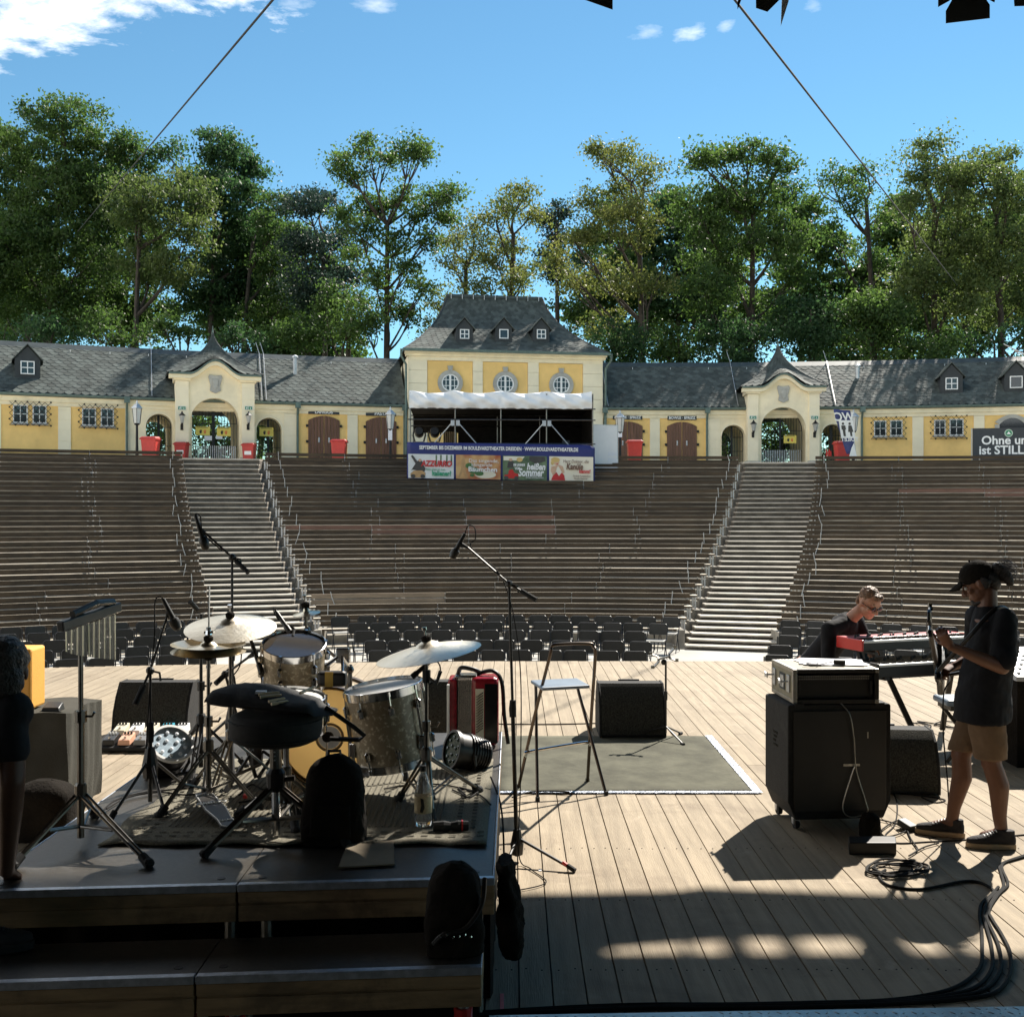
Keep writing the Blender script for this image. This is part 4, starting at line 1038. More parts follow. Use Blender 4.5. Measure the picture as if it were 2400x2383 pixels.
SH = [('green bush under the tallest tree', -30, 770, 90, 60), ('leafy bush beyond the wing with the dormer', 120, 780, 90, 55), ('sunlit bush left of the gatehouse spire', 280, 775, 80, 55), ('dark bush right behind the gatehouse spire', 420, 770, 70, 50),
      ('bush filling the gap beyond the slim tree', 560, 790, 60, 45), ('yellowish bush right of the pavilion eave', 1450, 800, 70, 45), ('green bush above the name boards', 1590, 790, 80, 55), ('dark bush behind the gatehouse by the flag', 1720, 780, 80, 60),
      ('tall green bush under the sparse tree', 1900, 730, 80, 80), ('bright green bush right of the sparse tree', 2040, 730, 80, 90), ('dark bush beyond the paired dormers', 2170, 780, 90, 60), ('bush at the foot of the broad olive tree', 2330, 790, 100, 50)]
for lb, u, v, ru, rv in SH:
    tot_leaves += tree('bush', lb, 63.5, u, [(u - ru * .4, v, ru * .7, rv * .8), (u + ru * .4, v + 10, ru * .7, rv * .7), (u, v + 60, ru, rv)], random.choice(['leaf_mid', 'leaf_dark', 'leaf_mid']), .5 if u < 800 else 1.1, .26, 0, .12, group='bushes behind the theatre building')
for lb, u, ru in (('shrub seen through the arch beside the lamp post', 372, 60), ('shrub seen through the gate between the red bins', 500, 70), ('shrub seen through the arch left of the food doors', 630, 60), ('shrub seen through the arch right of the name boards', 1718, 60), ('shrub seen through the gate beside the flag', 1836, 80), ('shrub seen through the arch behind the WC flag', 1950, 60)):
    tot_leaves += tree('shrub', lb, 61.5, u, [(u - ru * .3, 985, ru, 50), (u + ru * .4, 1030, ru, 45), (u, 1070, ru * 1.2, 40)], 'leaf_mid', .9, .24, 0, .06, group='shrubs behind the gates')
print('LEAVES', tot_leaves)
br = thing('bare_branch', 'dead bare branch hanging in at the edge above the dormers', 'branch', P(2395, 830, 40))
m = MB(); limb(m, P(2440, 850, 40), P(2352, 806, 40), .05, .015, .06); limb(m, P(2395, 832, 40), P(2375, 818, 40), .02, .008, .06); m.build('branch', M['steel'], br)

# ================================================================ THINGS ON THE PLATEAU
M['milk'] = mat('milky_lantern_glass', (.62, .62, .58), .3, var=.05)
def lamp_post(u, v_top, Z, label):
    b = P(u, 1060, Z); b.z = PLAT; zt = EYE + (1200 - v_top) * Z / FPX
    root = thing('lamp_post', label, 'lamp post', b, group='lantern posts in front of the wings')
    m = MB(); m.lathe([(.12, 0), (.12, .25), (.07, .3), (.055, .9), (.05, zt - PLAT - 1.02)], b, n=10); m.lathe([(.10, zt - PLAT - 1.02), (.13, zt - PLAT - .95)], b, n=8); m.build('pole', M['iron'], root, smooth=True)
    h = zt - .95; m = MB(); m.lathe([(.14, 0), (.21, .62)], (b.x, b.y, h), n=6); m.build('lantern_glass', M['milk'], root)
    m = MB(); m.lathe([(.26, .63), (.25, .67), (.10, .82), (.05, .84), (.05, .90), (.02, .98)], (b.x, b.y, h), n=6)
    m.build('lantern_roof', M['steel'], root)
    for k in range(6):
        a = 2 * math.pi * k / 6; m = MB(); c, s_ = math.cos(a), math.sin(a)
        ax = Vector((0, 0, 1)).orthogonal().normalized(); ay = Vector((0, 0, 1)).cross(ax); d = ax * c + ay * s_
        m.bar(Vector((b.x, b.y, h)) + d * .142, Vector((b.x, b.y, h + .62)) + d * .212, .016, .016); m.build('lantern_bar', M['iron'], root)
    return root, b, zt
lamp_post(321, 940, 47.2, 'lantern post beside the arch left of the gatehouse with two bins')
lp = lamp_post(915, 955, 49.0, 'lantern post in front of the PASTA door')
lp2 = lamp_post(1453, 963, 50.0, 'lantern post by the white panel, in front of a BOWLE board')
lamp_post(2000, 961, 50.0, 'lantern post right beside the WC flag')
for (r_, b, zt), lab, z in ((lp, 'white notice taped to the lantern post at the PASTA door', 5.55), (lp2, 'white notice taped to the lantern post by the white panel', 5.75)):
    o = thing('paper_notice', lab, 'notice', (b.x, b.y - .08, z)); m = MB(); m.box(b.x - .09, b.y - .085, z - .3, b.x + .09, b.y - .075, z + .3); m.build('sheet', M['paper'], o)
def bin_(u, Z, label, small=False, z=PLAT, rz=0):
    b = P(u, 1060, Z); b.z = z
    root = thing('wheelie_bin', label, 'bin', b, rz, group='red waste bins along the top of the benches')
    w, d, h = (.52, .58, .95) if small else (.62, .66, 1.0)
    m = MB(); m.hexa([(-w * .40, -d * .38, .08), (w * .40, -d * .38, .08), (w * .40, d * .40, .08), (-w * .40, d * .40, .08), (-w / 2, -d / 2, h), (w / 2, -d / 2, h), (w / 2, d / 2, h), (-w / 2, d / 2, h)])
    m.build('body', M['red_plastic'], root, local=True, bevel=.03)
    m = MB(); m.box(-w / 2 - .04, -d / 2 - .04, h - .05, w / 2 + .04, d / 2 + .04, h); m.build('rim', M['red_plastic'], root, local=True, bevel=.01)
    m = MB(); m.hexa([(-w / 2 - .03, -d / 2 - .05, h + .005), (w / 2 + .03, -d / 2 - .05, h + .005), (w / 2 + .03, d / 2 + .03, h + .005), (-w / 2 - .03, d / 2 + .03, h + .005), (-w / 2 + .05, -d / 2 + .04, h + .07), (w / 2 - .05, -d / 2 + .04, h + .07), (w / 2 - .03, d / 2 - .02, h + .10), (-w / 2 + .03, d / 2 - .02, h + .10)]); m.build('lid', M['red_plastic'], root, local=True, bevel=.02)
    m = MB(); m.tube([(-w / 2 - .02, d / 2 + .08, h - .02), (w / 2 + .02, d / 2 + .08, h - .02)], .018, 6); m.build('handle', M['red_plastic'], root, local=True)
    for s in (-1, 1):
        m = MB(); m.lathe([(.10, -.03), (.10, .03)], (s * w * .42, d * .42, .10), axis=(1, 0, 0), n=12); m.build('wheel', M['rubber'], root, local=True)
    if small:
        m = MB(); m.box(-.15, -d * .455 - .012, h * .52, .15, -d * .455, h * .70)
        for k in range(3): pass
        m2 = MB(); a = -d * .38; c = -d / 2
        f = lambda zz: lerp(a, c, (zz - .08) / (h - .08)) - .006
        m2.hexa([(-.15, f(.5), .5), (.15, f(.5), .5), (.15, f(.5) + .01, .5), (-.15, f(.5) + .01, .5), (-.15, f(.66), .66), (.15, f(.66), .66), (.15, f(.66) + .01, .66), (-.15, f(.66) + .01, .66)]); m2.build('white_print', M['whitepaint'], root, local=True)
bin_(353, 45.6, 'red waste bin below the arch, left of the gatehouse bins')
bin_(426, 48.3, 'red wheeled bin at the left foot of the spired gatehouse', True)
bin_(584, 49.0, 'red wheeled bin at the right foot of the gatehouse beside the LÁNGOS arch', True)
bin_(795, 47.3, 'red waste bin in front of the LÁNGOS door')
bin_(1487, 47.6, 'red waste bin in front of the BOWLE doors')
bin_(1974, 48.4, 'red waste bin at the foot of the WC flag')
# wall lanterns and exit signs on the gate pillars
M['green'] = mat('exit_sign_green', (.02, .22, .10), .5, var=.03)
for fr_, uu, v, labs in ((frGL, (426, 581), 983, ('wall lantern on the left pillar of the gate between red bins', 'wall lantern on the right pillar of the gate between red bins')), (frGR, (1764, 1908), 1002, ('wall lantern on the gate pillar beside the BOWLE arch', 'wall lantern on the gate pillar beside the WC flag'))):
    for u, lab in zip(uu, labs):
        s = fr_.s_of(u); z = fr_.z_of(s, v); o = thing('wall_lantern', lab, 'lantern', fr_.pt(s, .1, z), group='wall lanterns on the gate pillars')
        q = fr_.pt(s, .34, z)
        m = MB(); m.lathe([(.07, -.18), (.13, .14)], q, n=6); m.build('lantern_glass', M['stone'], o)
        m = MB(); m.lathe([(.17, .145), (.05, .26), (.02, .34)], q, n=6); m.lathe([(.02, -.36), (.05, -.22), (.075, -.185)], q, n=6); m.build('lantern_cap', M['iron'], o)
        m = MB(); m.tube([fr_.pt(s, .08, z - .36), fr_.pt(s, .22, z - .42), q + Vector((0, 0, -.34))], .02, 6); fr_.box(m, s - .06, s + .06, .10, .125, z - .48, z - .22); m.build('arm', M['iron'], o)
    for u, lab in zip((426, 582) if fr_ is frGL else (1764, 1908), ('green exit sign on the left pillar of the gate between red bins', 'green exit sign on the right pillar of the gate between red bins') if fr_ is frGL else ('green exit sign on the gate pillar beside the BOWLE arch', 'green exit sign on the gate pillar beside the WC flag')):
        s = fr_.s_of(u); z = fr_.z_of(s, 957 if fr_ is frGL else 979); o = thing('exit_sign', lab, 'sign', fr_.pt(s, .1, z), group='green exit signs on the gate pillars')
        m = MB(); fr_.box(m, s - .17, s + .17, .11, .135, z - .085, z + .085); m.build('plate', M['whitepaint'], o)
        m = MB(); fr_.box(m, s + .01, s + .155, .136, .139, z - .07, z + .07); fr_.box(m, s - .155, s - .01, .136, .139, z - .07, z + .07); m.build('green_field', M['green'], o)
        m = MB(); fr_.prism(m, [(s + .075, z + .05), (s + .075, z - .0), (s + .045, z - .0), (s + .0825, z - .055), (s + .12, z - .0), (s + .09, z - .0), (s + .09, z + .05)], .1395, .141); m.build('arrow', M['whitepaint'], o)
        m = MB(); fr_.prism(m, [(s - .10, z - .06), (s - .075, z - .01), (s - .06, z - .06), (s - .045, z - .06), (s - .055, z + .01), (s - .03, z + .02), (s - .05, z + .035), (s - .09, z + .03), (s - .12, z - .01), (s - .10, z + .0), (s - .115, z - .06)], .1395, .141); m.lathe([(.014, 0), (.014, .002)], fr_.pt(s - .065, .1395, z + .052), axis=fr_.n, n=8); m.build('running_figure', M['whitepaint'], o)
# yellow distance notices on the gates
M['yellowsign'] = mat('yellow_notice', (.80, .66, .13), .5, var=.03)
M['orangeprint'] = mat('orange_print', (.75, .22, .05), .5); M['blackprint'] = mat('black_print', (.02, .02, .02), .5)
def hands_sign(fr_, d, u0, u1, v0, v1, label):
    s0, s1 = fr_.s_of(u0), fr_.s_of(u1); c = (s0 + s1) / 2; z1, z0 = fr_.z_of(c, v0), fr_.z_of(c, v1)
    o = thing('distance_notice', label, 'sign', fr_.pt(c, d, z0), group='yellow notices with two hands on the gates')
    m = MB(); fr_.box(m, s0, s1, d, d + .015, z0, z1); m.build('panel', M['yellowsign'], o)
    h = z1 - z0; w = s1 - s0
    for k, mt in ((-.14, 'blackprint'), (.16, 'orangeprint')):
        cc = c + k * w; zz = z0 + h * .40; m = MB()
        fr_.prism(m, [(cc + a * h, zz + b * h) for a, b in ((-.08, -.2), (.08, -.2), (.12, 0), (.13, .12), (-.1, .12), (-.16, .02))], d + .016, d + .018)
        for q in range(4): fr_.prism(m, [(cc + (-.10 + q * .06) * h, zz + .121 * h), (cc + (-.055 + q * .06) * h, zz + .121 * h), (cc + (-.06 + q * .065) * h, zz + (.26 - .02 * abs(q - 1.5)) * h), (cc + (-.10 + q * .065) * h, zz + (.26 - .02 * abs(q - 1.5)) * h)], d + .016, d + .018)
        m.build('printed_hand', M[mt], o)
    m = MB(); fr_.box(m, s0 + w * .08, s1 - w * .12, d + .016, d + .018, z1 - h * .14, z1 - h * .07); m.build('text_line', M['blackprint'], o)
hands_sign(frGL, -.92, 461, 495, 996, 1017, 'yellow two-hands notice on the left leaf of the gate between red bins')
hands_sign(frGL, -.92, 512, 545, 998, 1019, 'yellow two-hands notice on the right leaf of the gate between red bins')
hands_sign(frGR, -.90, 1844, 1874, 1017, 1036, 'yellow two-hands notice on the gate beside the WC flag')
fr = Fr(wx(597), wx(665)); hands_sign(fr, -.48, 610, 643, 1000, 1021, 'yellow two-hands notice in the arch left of the LÁNGOS door')
for u0, u1, v0, v1, lab in ((482, 500, 1018, 1029, 'white paper slip under the left yellow notice on the gate'), (510, 525, 1016, 1026, 'white paper slip under the right yellow notice on the gate')):
    s0, s1 = frGL.s_of(u0), frGL.s_of(u1); z1, z0 = frGL.z_of(s0, v0), frGL.z_of(s0, v1); o = thing('paper_slip', lab, 'paper', frGL.pt(s0, -.92, z0)); m = MB(); frGL.box(m, s0, s1, -.93, -.92, z0, z1); m.build('sheet', M['paper'], o)

# ---- control tent in the middle of the top rows
tz0 = PLAT - .3
A, B = P(962, 1000, 42.2), P(1389, 1000, 42.6)
fr = Fr(A.x, B.x, A.y, B.y); W = fr.L; zb, zt = fr.z_of(W / 2, 956), fr.z_of(W / 2, 916)
TN = thing('control_tent', 'scaffold control tent with black sides and gathered white awning below the pavilion', 'tent', fr.pt(W / 2, -1.5, PLAT))
poles = [0, fr.s_of(1067), fr.s_of(1174), fr.s_of(1281), W]
for a in poles:
    for d in (0, -3.2):
        m = MB(); m.tube([fr.pt(a, d, 2.6), fr.pt(a, d, zt - .1)], .028, 8); m.build('scaffold_pole', M['darkchrome'], TN)
for d in (.0, -3.2):
    for z in (zb - .03, fr.z_of(W / 2, 984), fr.z_of(W / 2, 1040)):
        m = MB(); m.tube([fr.pt(-.1, d + .05, z), fr.pt(W + .1, d + .05, z)], .026, 8); m.build('ledger_tube', M['darkchrome'], TN)
zj = fr.z_of(W / 2, 990)
for a, s in ((poles[1], 1), (poles[1], -1), (poles[3], 1), (poles[3], -1)):
    m = MB(); m.tube([fr.pt(a + s * .1, .06, zj), fr.pt(a + s * .95, .06, zj - .98)], .022, 8); m.build('brace_tube', M['steel'], TN)
    m = MB(); fr.box(m, a + s * .03 if s > 0 else a - .17, a + .17 if s > 0 else a - .03, .03, .10, zj - .14, zj + .07); m.build('joint_plate', M['steel'], TN)
m = MB(); fr.box(m, -.05, W + .05, -3.4, .1, 3.5, 3.62); m.build('platform', M['deck_gap'], TN)
m = MB(); fr.box(m, fr.s_of(1075), W, -3.3, -3.26, 3.62, zb - .02); fr.box(m, 0, fr.s_of(1075), -3.3, -3.26, fr.z_of(0, 1000), zb); m.build('back_cloth', M['blackcloth'], TN)
m = MB(); fr.box(m, W - .04, W, -3.3, -.05, 3.62, zb); m.build('side_cloth', M['blackcloth'], TN)
m = MB(); fr.box(m, -.02, W + .02, -3.35, -.02, zb + .0, zb + .03); m.build('roof_cloth', M['blackcloth'], TN)
m = MB(); rows = []
nx = 96
for j in range(15):
    row = []
    for k in range(nx + 1):
        s = W * k / nx - .04; t = j / 14
        seg = max(i for i in range(4) if poles[i] <= max(0, s) + 1e-6); a, b = poles[seg], poles[seg + 1]; q = (s - a) / (b - a)
        sag = .10 * math.sin(math.pi * min(1, max(0, q)))
        bulge = .16 * math.sin(math.pi * t) * (.5 + .5 * math.sin(math.pi * min(1, max(0, q)))) + .022 * math.sin(9 * q + 7 * t + seg) + .03 * math.sin(15 * (q - t * .6) + seg * 2)
        z = lerp(zt - sag, zb - .03 + .012 * math.sin(30 * q), t)
        row.append(fr.pt(s, .08 + bulge - .10 * (1 - t), z))
    rows.append(row)
top = [fr.pt(W * k / nx - .04, -3.3, zt - .2) for k in range(nx + 1)]
m.grid([top] + rows); m.build('awning', M['white'], TN, smooth=70)
m = MB(); rows = []
# moving-head lights and the desk in the tent: things of their own
def moving_head(u, v, d, label):
    s = fr.s_of(u); z = fr.z_of(s, v); q = fr.pt(s, d, z); o = thing('moving_light', label, 'stage light', q, group='lights in the control tent')
    m = MB(); fr.box(m, s - .16, s + .16, d - .14, d + .14, 3.62, z - .36); m.build('base', M['black'], o)
    for sg in (-1, 1):
        m = MB(); m.tube([fr.pt(s + sg * .17, d, z - .36), fr.pt(s + sg * .24, d, z - .1), fr.pt(s + sg * .22, d, z + .04)], .035, 6); m.build('yoke_arm', M['black'], o)
    m = MB(); m.lathe([(.10, -.2), (.18, -.12), (.19, .12), (.15, .22)], q, axis=fr.n + Vector((0, 0, .3)), n=14); m.build('head', M['black'], o, smooth=True)
moving_head(981, 1010, -.9, 'black moving light at the drum side inside the control tent')
moving_head(1018, 1010, -.9, 'black moving light next to the tan curtain inside the control tent')
o = thing('tan_curtain', 'tan hanging curtain inside the control tent behind the first brace', 'curtain', fr.pt(fr.s_of(1050), -2.4, 3.62))
m = MB(); m.grid([[fr.pt(lerp(fr.s_of(1038), fr.s_of(1072), k / 30), -2.4 + .05 * math.sin(k * 1.4), z) for k in range(31)] for z in (3.62, fr.z_of(0, 1001))]); m.build('cloth', mat('tan_cloth', (.28, .20, .11), .9), o, smooth=60)
o = thing('mixing_desk', 'dark control desk with lit screens inside the tent', 'mixing desk', fr.pt(fr.s_of(1230), -1.6, 3.62))
m = MB(); fr.box(m, fr.s_of(1110), fr.s_of(1350), -2.0, -1.2, 3.62, 4.35); m.build('table', M['blackcloth'], o)
m = MB(); fr.box(m, fr.s_of(1325), fr.s_of(1342), -1.2, -1.1, 4.36, 4.9); m.build('monitor', M['anthracite'], o)

# ---- the blue banner with the four posters
A, B = P(954, 1080, 41.25), P(1394, 1080, 41.75)
fb = Fr(A.x, B.x, A.y, B.y); W = fb.L; zt = fb.z_of(0, 1036); z0 = fb.z_of(0, 1121)
BN = thing('theatre_banner', 'dark blue banner with four coloured play posters hung over the top benches', 'banner', fb.pt(W / 2, 0, z0))
dz = fb.z_of(W, 1042) - fb.z_of(0, 1036) - 0
def bz(s, f): return lerp(lerp(zt, z0, f), lerp(fb.z_of(W, 1043), fb.z_of(W, 1130), f), s / W)
m = MB()
rows = [[fb.pt(W * k / 40, .016 * math.sin(k * .9) + .008 * math.sin(k * 2.3 + j) + .02, bz(W * k / 40, j / 6) - (.10 * max(0, (W * k / 40 - W + .22) / .22) if j == 0 else 0)) for k in range(41)] for j in range(7)]
m.grid(rows); bsheet = m.build('sheet', M['navy'], BN, smooth=60)
bsheet.modifiers.new('thick', 'SOLIDIFY').thickness = .006
lettering('lettering', 'SEPTEMBER BIS DEZEMBER IM BOULEVARDTHEATER DRESDEN · WWW.BOULEVARDTHEATER.DE', .19, M['whitepaint'], fb.pt(W * .487, .06, bz(W / 2, .145)), fb.ex + Vector((0, 0, (bz(W, 0) - bz(0, 0)) / W)), (0, 0, 1), BN, width=W * .845, bold=.006)
M['p_cream'] = mat('poster_cream', (.74, .68, .52), .5, col2=(.80, .76, .64), scale=1.5); M['p_white'] = mat('poster_grey_white', (.66, .68, .66), .5, col2=(.80, .80, .78), scale=2.5)
M['p_red'] = mat('poster_rust', (.36, .075, .025), .5, col2=(.62, .40, .17), scale=1.6, detail=2); M['p_green'] = mat('poster_green', (.05, .09, .045), .5, col2=(.17, .24, .13), scale=2.2, detail=3)
M['p_dgreen'] = mat('print_dark_green', (.03, .10, .03), .5, col2=(.10, .22, .06), scale=14); M['p_skin'] = mat('print_flesh', (.62, .40, .27), .5); M['p_fair'] = mat('print_fair_hair', (.62, .44, .16), .5)
M['p_tan'] = mat('print_tan', (.48, .29, .13), .5, scale=8); M['p_dark'] = mat('print_dark_coat', (.06, .055, .05), .5); M['p_redtxt'] = mat('print_red', (.55, .03, .03), .5); M['p_greentxt'] = mat('print_green', (.02, .32, .15), .5); M['p_browntxt'] = mat('print_brown', (.16, .07, .04), .5)
edges = [(956.5, 1063), (1069, 1173), (1178, 1281), (1287, 1391)]
edges = [(956.7 + 0, 1063.5), (1068.5, 1173), (1178, 1281.5), (1287, 1390)]
for k, (ua, ub) in enumerate(edges):
    s0, s1 = fb.s_of(ua), fb.s_of(ub); t0, t1 = bz(s0, .325), bz(s1, .325); b0, b1 = bz(s0, .985), bz(s1, .985)
    def q(a, b, d=.075):   # a,b in 0..1 across / up
        s = lerp(s0, s1, a); return fb.pt(s, d, lerp(lerp(b0, b1, a), lerp(t0, t1, a), b))
    m = MB(); m.add([q(0, 0, .05), q(1, 0, .05), q(1, 1, .05), q(0, 1, .05)], [(0, 1, 2, 3)])
    po = m.build('poster', M[('p_white', 'p_red', 'p_green', 'p_cream')[k]], BN)
    lay = [0]
    def flat(name, mt, pts):
        lay[0] += 1; m = MB(); m.add([q(a, b, .052 + .003 * lay[0]) for a, b in pts], [tuple(range(len(pts)))]); return m.build(name, M[mt], po)
    def oval(name, mt, cx_, cy_, rx, ry): return flat(name, mt, [(cx_ + rx * math.cos(2 * math.pi * i / 16), cy_ + ry * math.sin(2 * math.pi * i / 16)) for i in range(16)])
    def txt(body, a, b, size, mt, width=None, sh=0, bold=0.0):
        lettering('lettering', body, size, M[mt], q(a, b, .095), fb.ex + Vector((0, 0, (b1 - b0) / (s1 - s0))), (0, 0, 1), po, width=width, shear=sh, bold=bold)
    wd = s1 - s0
    if k == 0:
        for a in (.60, .70, .83, .93): flat('printed_column', 'p_green', [(a, .55), (a + .03, .55), (a + .035, .98), (a, .98)])
        flat('printed_figure', 'p_dark', [(.06, .92), (.10, .95), (.20, .70), (.25, .76), (.31, .70), (.33, .55), (.38, .40), (.34, .2), (.30, .30), (.2, .3), (.1, .35), (.06, .30), (.16, .6), (.07, .88)])
        oval('printed_face', 'p_skin', .26, .74, .035, .06); flat('printed_scooter', 'p_tan', [(.06, .02), (.36, .02), (.38, .22), (.30, .32), (.12, .30), (.05, .18)]); oval('printed_wheel', 'p_dark', .11, .08, .05, .08); oval('printed_wheel', 'p_dark', .32, .08, .05, .08)
        txt('AZZURRO', .62, .60, .30, 'p_redtxt', wd * .68, .15, .012); txt('Also allein ist man', .60, .37, .13, 'p_greentxt', wd * .42); txt('Italiener?', .73, .20, .26, 'p_greentxt', wd * .42, 0, .008)
    if k == 1:
        oval('printed_glow', 'p_cream', .66, .20, .24, .16)
        flat('printed_figure', 'p_tan', [(.10, .55), (.14, .85), (.18, .90), (.20, .78), (.22, .60), (.20, .40), (.27, .04), (.22, .03), (.16, .34), (.08, .03), (.04, .04), (.12, .42)])
        oval('printed_foliage', 'p_dgreen', .30, .55, .09, .12); oval('printed_foliage', 'p_dgreen', .40, .36, .12, .14); oval('printed_foliage', 'p_dgreen', .52, .24, .10, .10); oval('printed_foliage', 'p_dgreen', .36, .16, .05, .06)
        txt('Das singende,', .62, .76, .19, 'whitepaint', wd * .66); txt('klingende', .58, .59, .18, 'whitepaint', wd * .46); txt('Bäumchen', .60, .40, .25, 'whitepaint', wd * .64, 0, .006)
    if k == 2:
        flat('printed_tree', 'p_dark', [(.60, .98), (.95, .98), (.97, .80), (.85, .72), (.78, .70), (.77, .55), (.73, .55), (.72, .72), (.60, .80)])
        flat('printed_sky', 'p_cream', [(.02, .80), (.42, .80), (.50, .97), (.02, .97)])
        flat('printed_scooter', 'red', [(.04, .06), (.34, .06), (.36, .24), (.26, .30), (.22, .44), (.14, .40), (.12, .22), (.04, .20)]); oval('printed_wheel', 'p_dark', .08, .08, .05, .08); oval('printed_wheel', 'p_dark', .31, .08, .05, .08)
        flat('printed_figure', 'p_dark', [(.10, .50), (.24, .50), (.26, .72), (.20, .78), (.12, .74)]); oval('printed_face', 'p_skin', .18, .83, .04, .06); oval('printed_face', 'p_fair', .38, .84, .07, .09)
        txt('DIE LEGENDE', .37, .62, .12, 'whitepaint', wd * .26, 0, .006); txt('VOM', .33, .47, .13, 'whitepaint', wd * .12, 0, .006); txt('heißen', .75, .55, .34, 'whitepaint', wd * .42, .2, .012); txt('Sommer', .63, .30, .40, 'whitepaint', wd * .58, .2, .014); txt('MIT DEN GRÖSSTEN OSTHITS', .72, .10, .08, 'whitepaint', wd * .40)
    if k == 3:
        flat('printed_dress', 'p_redtxt', [(.04, .02), (.36, .02), (.34, .24), (.28, .34), (.22, .20), (.16, .36), (.08, .20)]); flat('printed_arms', 'p_skin', [(.03, .40), (.08, .22), (.14, .30), (.17, .52), (.20, .62), (.24, .50), (.30, .30), (.35, .34), (.31, .60), (.22, .66), (.14, .62), (.05, .58)])
        oval('printed_face', 'p_skin', .16, .76, .07, .12); oval('printed_hair', 'p_fair', .14, .86, .10, .10); oval('printed_hair', 'p_fair', .07, .74, .035, .10); oval('printed_lips', 'p_redtxt', .18, .69, .02, .02)
        txt('Herr Doktor, die', .60, .80, .17, 'p_browntxt', wd * .58, .2); txt('Kanüle', .57, .58, .34, 'p_browntxt', wd * .38, .2, .008); txt('klemmt!', .80, .40, .20, 'p_redtxt', wd * .26, .2, .006); txt('Die Kult-Travestieshow', .73, .21, .10, 'p_browntxt', wd * .40, .2); txt('Nicole Sommer', .71, .11, .10, 'p_browntxt', wd * .32, .2)

# ---- white panel, flag, right-hand banner
A, B = P(1388, 1030, 43.6), P(1447, 1030, 44.0); fp = Fr(A.x, B.x, A.y, B.y)
o = thing('white_panel', 'plain white upright panel between the control tent and a lantern post', 'panel', fp.pt(0, 0, PLAT)); z1, z0 = fp.z_of(0, 996), PLAT - .6
m = MB(); fp.box(m, 0, fp.L, -.03, 0, z0, z1); m.build('sheet', M['white'], o)
m = MB(); fp.box(m, -.02, fp.L + .02, -.05, .01, z1, z1 + .03); fp.box(m, fp.L, fp.L + .03, -.05, .01, z0, z1); m.build('edge_frame', M['steel'], o)
for k in range(6):
    a, z = fp.L * (.62 + .14 * (k % 3)), lerp(z0, z1, .28 + .12 * (k // 3)); m = MB(); fp.box(m, a, a + .12 * fp.L, .001, .006, z, z + .15); m.build('notice_sheet', M['paper'], o)
ff = Fr(P(1950, 1000, 46.5).x, P(2015, 1000, 46.5).x, 46.5, 46.7)
FL = thing('beach_flag', 'leaning dark blue WC flag printed with two white figures, seen from behind', 'flag', ff.pt(1.0, 0, PLAT))
def fq(u, v, d=0.0): s = ff.s_of(u); return ff.pt(s, d, ff.z_of(s, v))
m = MB(); rows = []
for j in range(13):
    t = j / 12; v = lerp(962, 1064, t); ul, ur = lerp(1953, 1985, t ** 1.15), lerp(1992 - 0, 2006, t)
    rows.append([fq(lerp(ul, ur, k / 8), v - (3 - 3 * k / 8 if t < .1 else 0), .03 * math.sin(k * .9 + t * 5)) for k in range(9)])
m.grid(rows); fs = m.build('cloth', mat('flag_blue', (.05, .06, .17), .7), FL, smooth=60); fs.modifiers.new('thick', 'SOLIDIFY').thickness = .004
m = MB(); m.tube([fq(1996, 962, -.05), fq(2007, 1066, -.05), fq(2008, 1085, -.05)], .022, 6); m.build('mast', M['steel'], FL)
fx = (fq(1995, 1000) - fq(1965, 1000)).normalized(); fu = (fq(1975, 970) - fq(1984, 1030)).normalized()
lettering('lettering', 'WC', .50, M['whitepaint'], fq(1977, 978, .06), -fx, fu, FL, bold=.012)
c = fq(1984, 1006, .05)
m = MB(); m.prism([(-.32, -.38), (.32, -.38), (.32, .38), (-.32, .38)], c, fx, fu, ff.n * .004); m.build('white_field', M['whitepaint'], FL)
for dx in (-.15, .15):
    m = MB(); b = [(-.05, -.30), (.05, -.30), (.06, -.02), (.10, -.02), (.09, .16), (-.09, .16), (-.10, -.02), (-.06, -.02)] if dx < 0 else [(-.04, -.30), (.04, -.30), (.05, -.12), (.12, -.12), (.07, .16), (-.07, .16), (-.12, -.12), (-.05, -.12)]
    m.prism([(a + dx, q_) for a, q_ in b], c + ff.n * .006, fx, fu, ff.n * .003); m.lathe([(.055, 0), (.055, .003)], c + ff.n * .006 + fx * dx + fu * .235, axis=ff.n, n=12); m.build('printed_figure', M['p_dark'], FL)
lettering('lettering', 'TOILET', .24, M['whitepaint'], fq(1990, 1030, .06), -fx, fu, FL, bold=.006)
m = MB(); m.prism([(-.16, -.3), (.2, -.3), (.16, .3), (.02, .1)], fq(1994, 1055, .06), fx, fu, ff.n * .003); m.build('white_print', M['whitepaint'], FL)
ft = Fr(P(2280, 1030, 48.2).x, P(2470, 1030, 47.5).x, 48.2, 47.5)
TB = thing('text_banner', 'dark banner with pale emblem and white slogan behind the top benches', 'banner', ft.pt(ft.L / 2, 0, PLAT))
z1, z0 = ft.z_of(0, 1004), PLAT - .2
m = MB(); ft.box(m, 0, ft.L, -.04, 0, z0, z1); m.build('sheet', M['anthracite'], TB)
m = MB(); m.tube([ft.pt(-.04, 0, z0), ft.pt(-.04, 0, z1)], .025, 6); m.build('post', M['steel'], TB)
s = ft.s_of(2300)
lettering('lettering', 'Ohne uns', .52, M['whitepaint'], ft.pt(s, .004, ft.z_of(s, 1033)), ft.ex, (0, 0, 1), TB, align='LEFT', bold=.012)
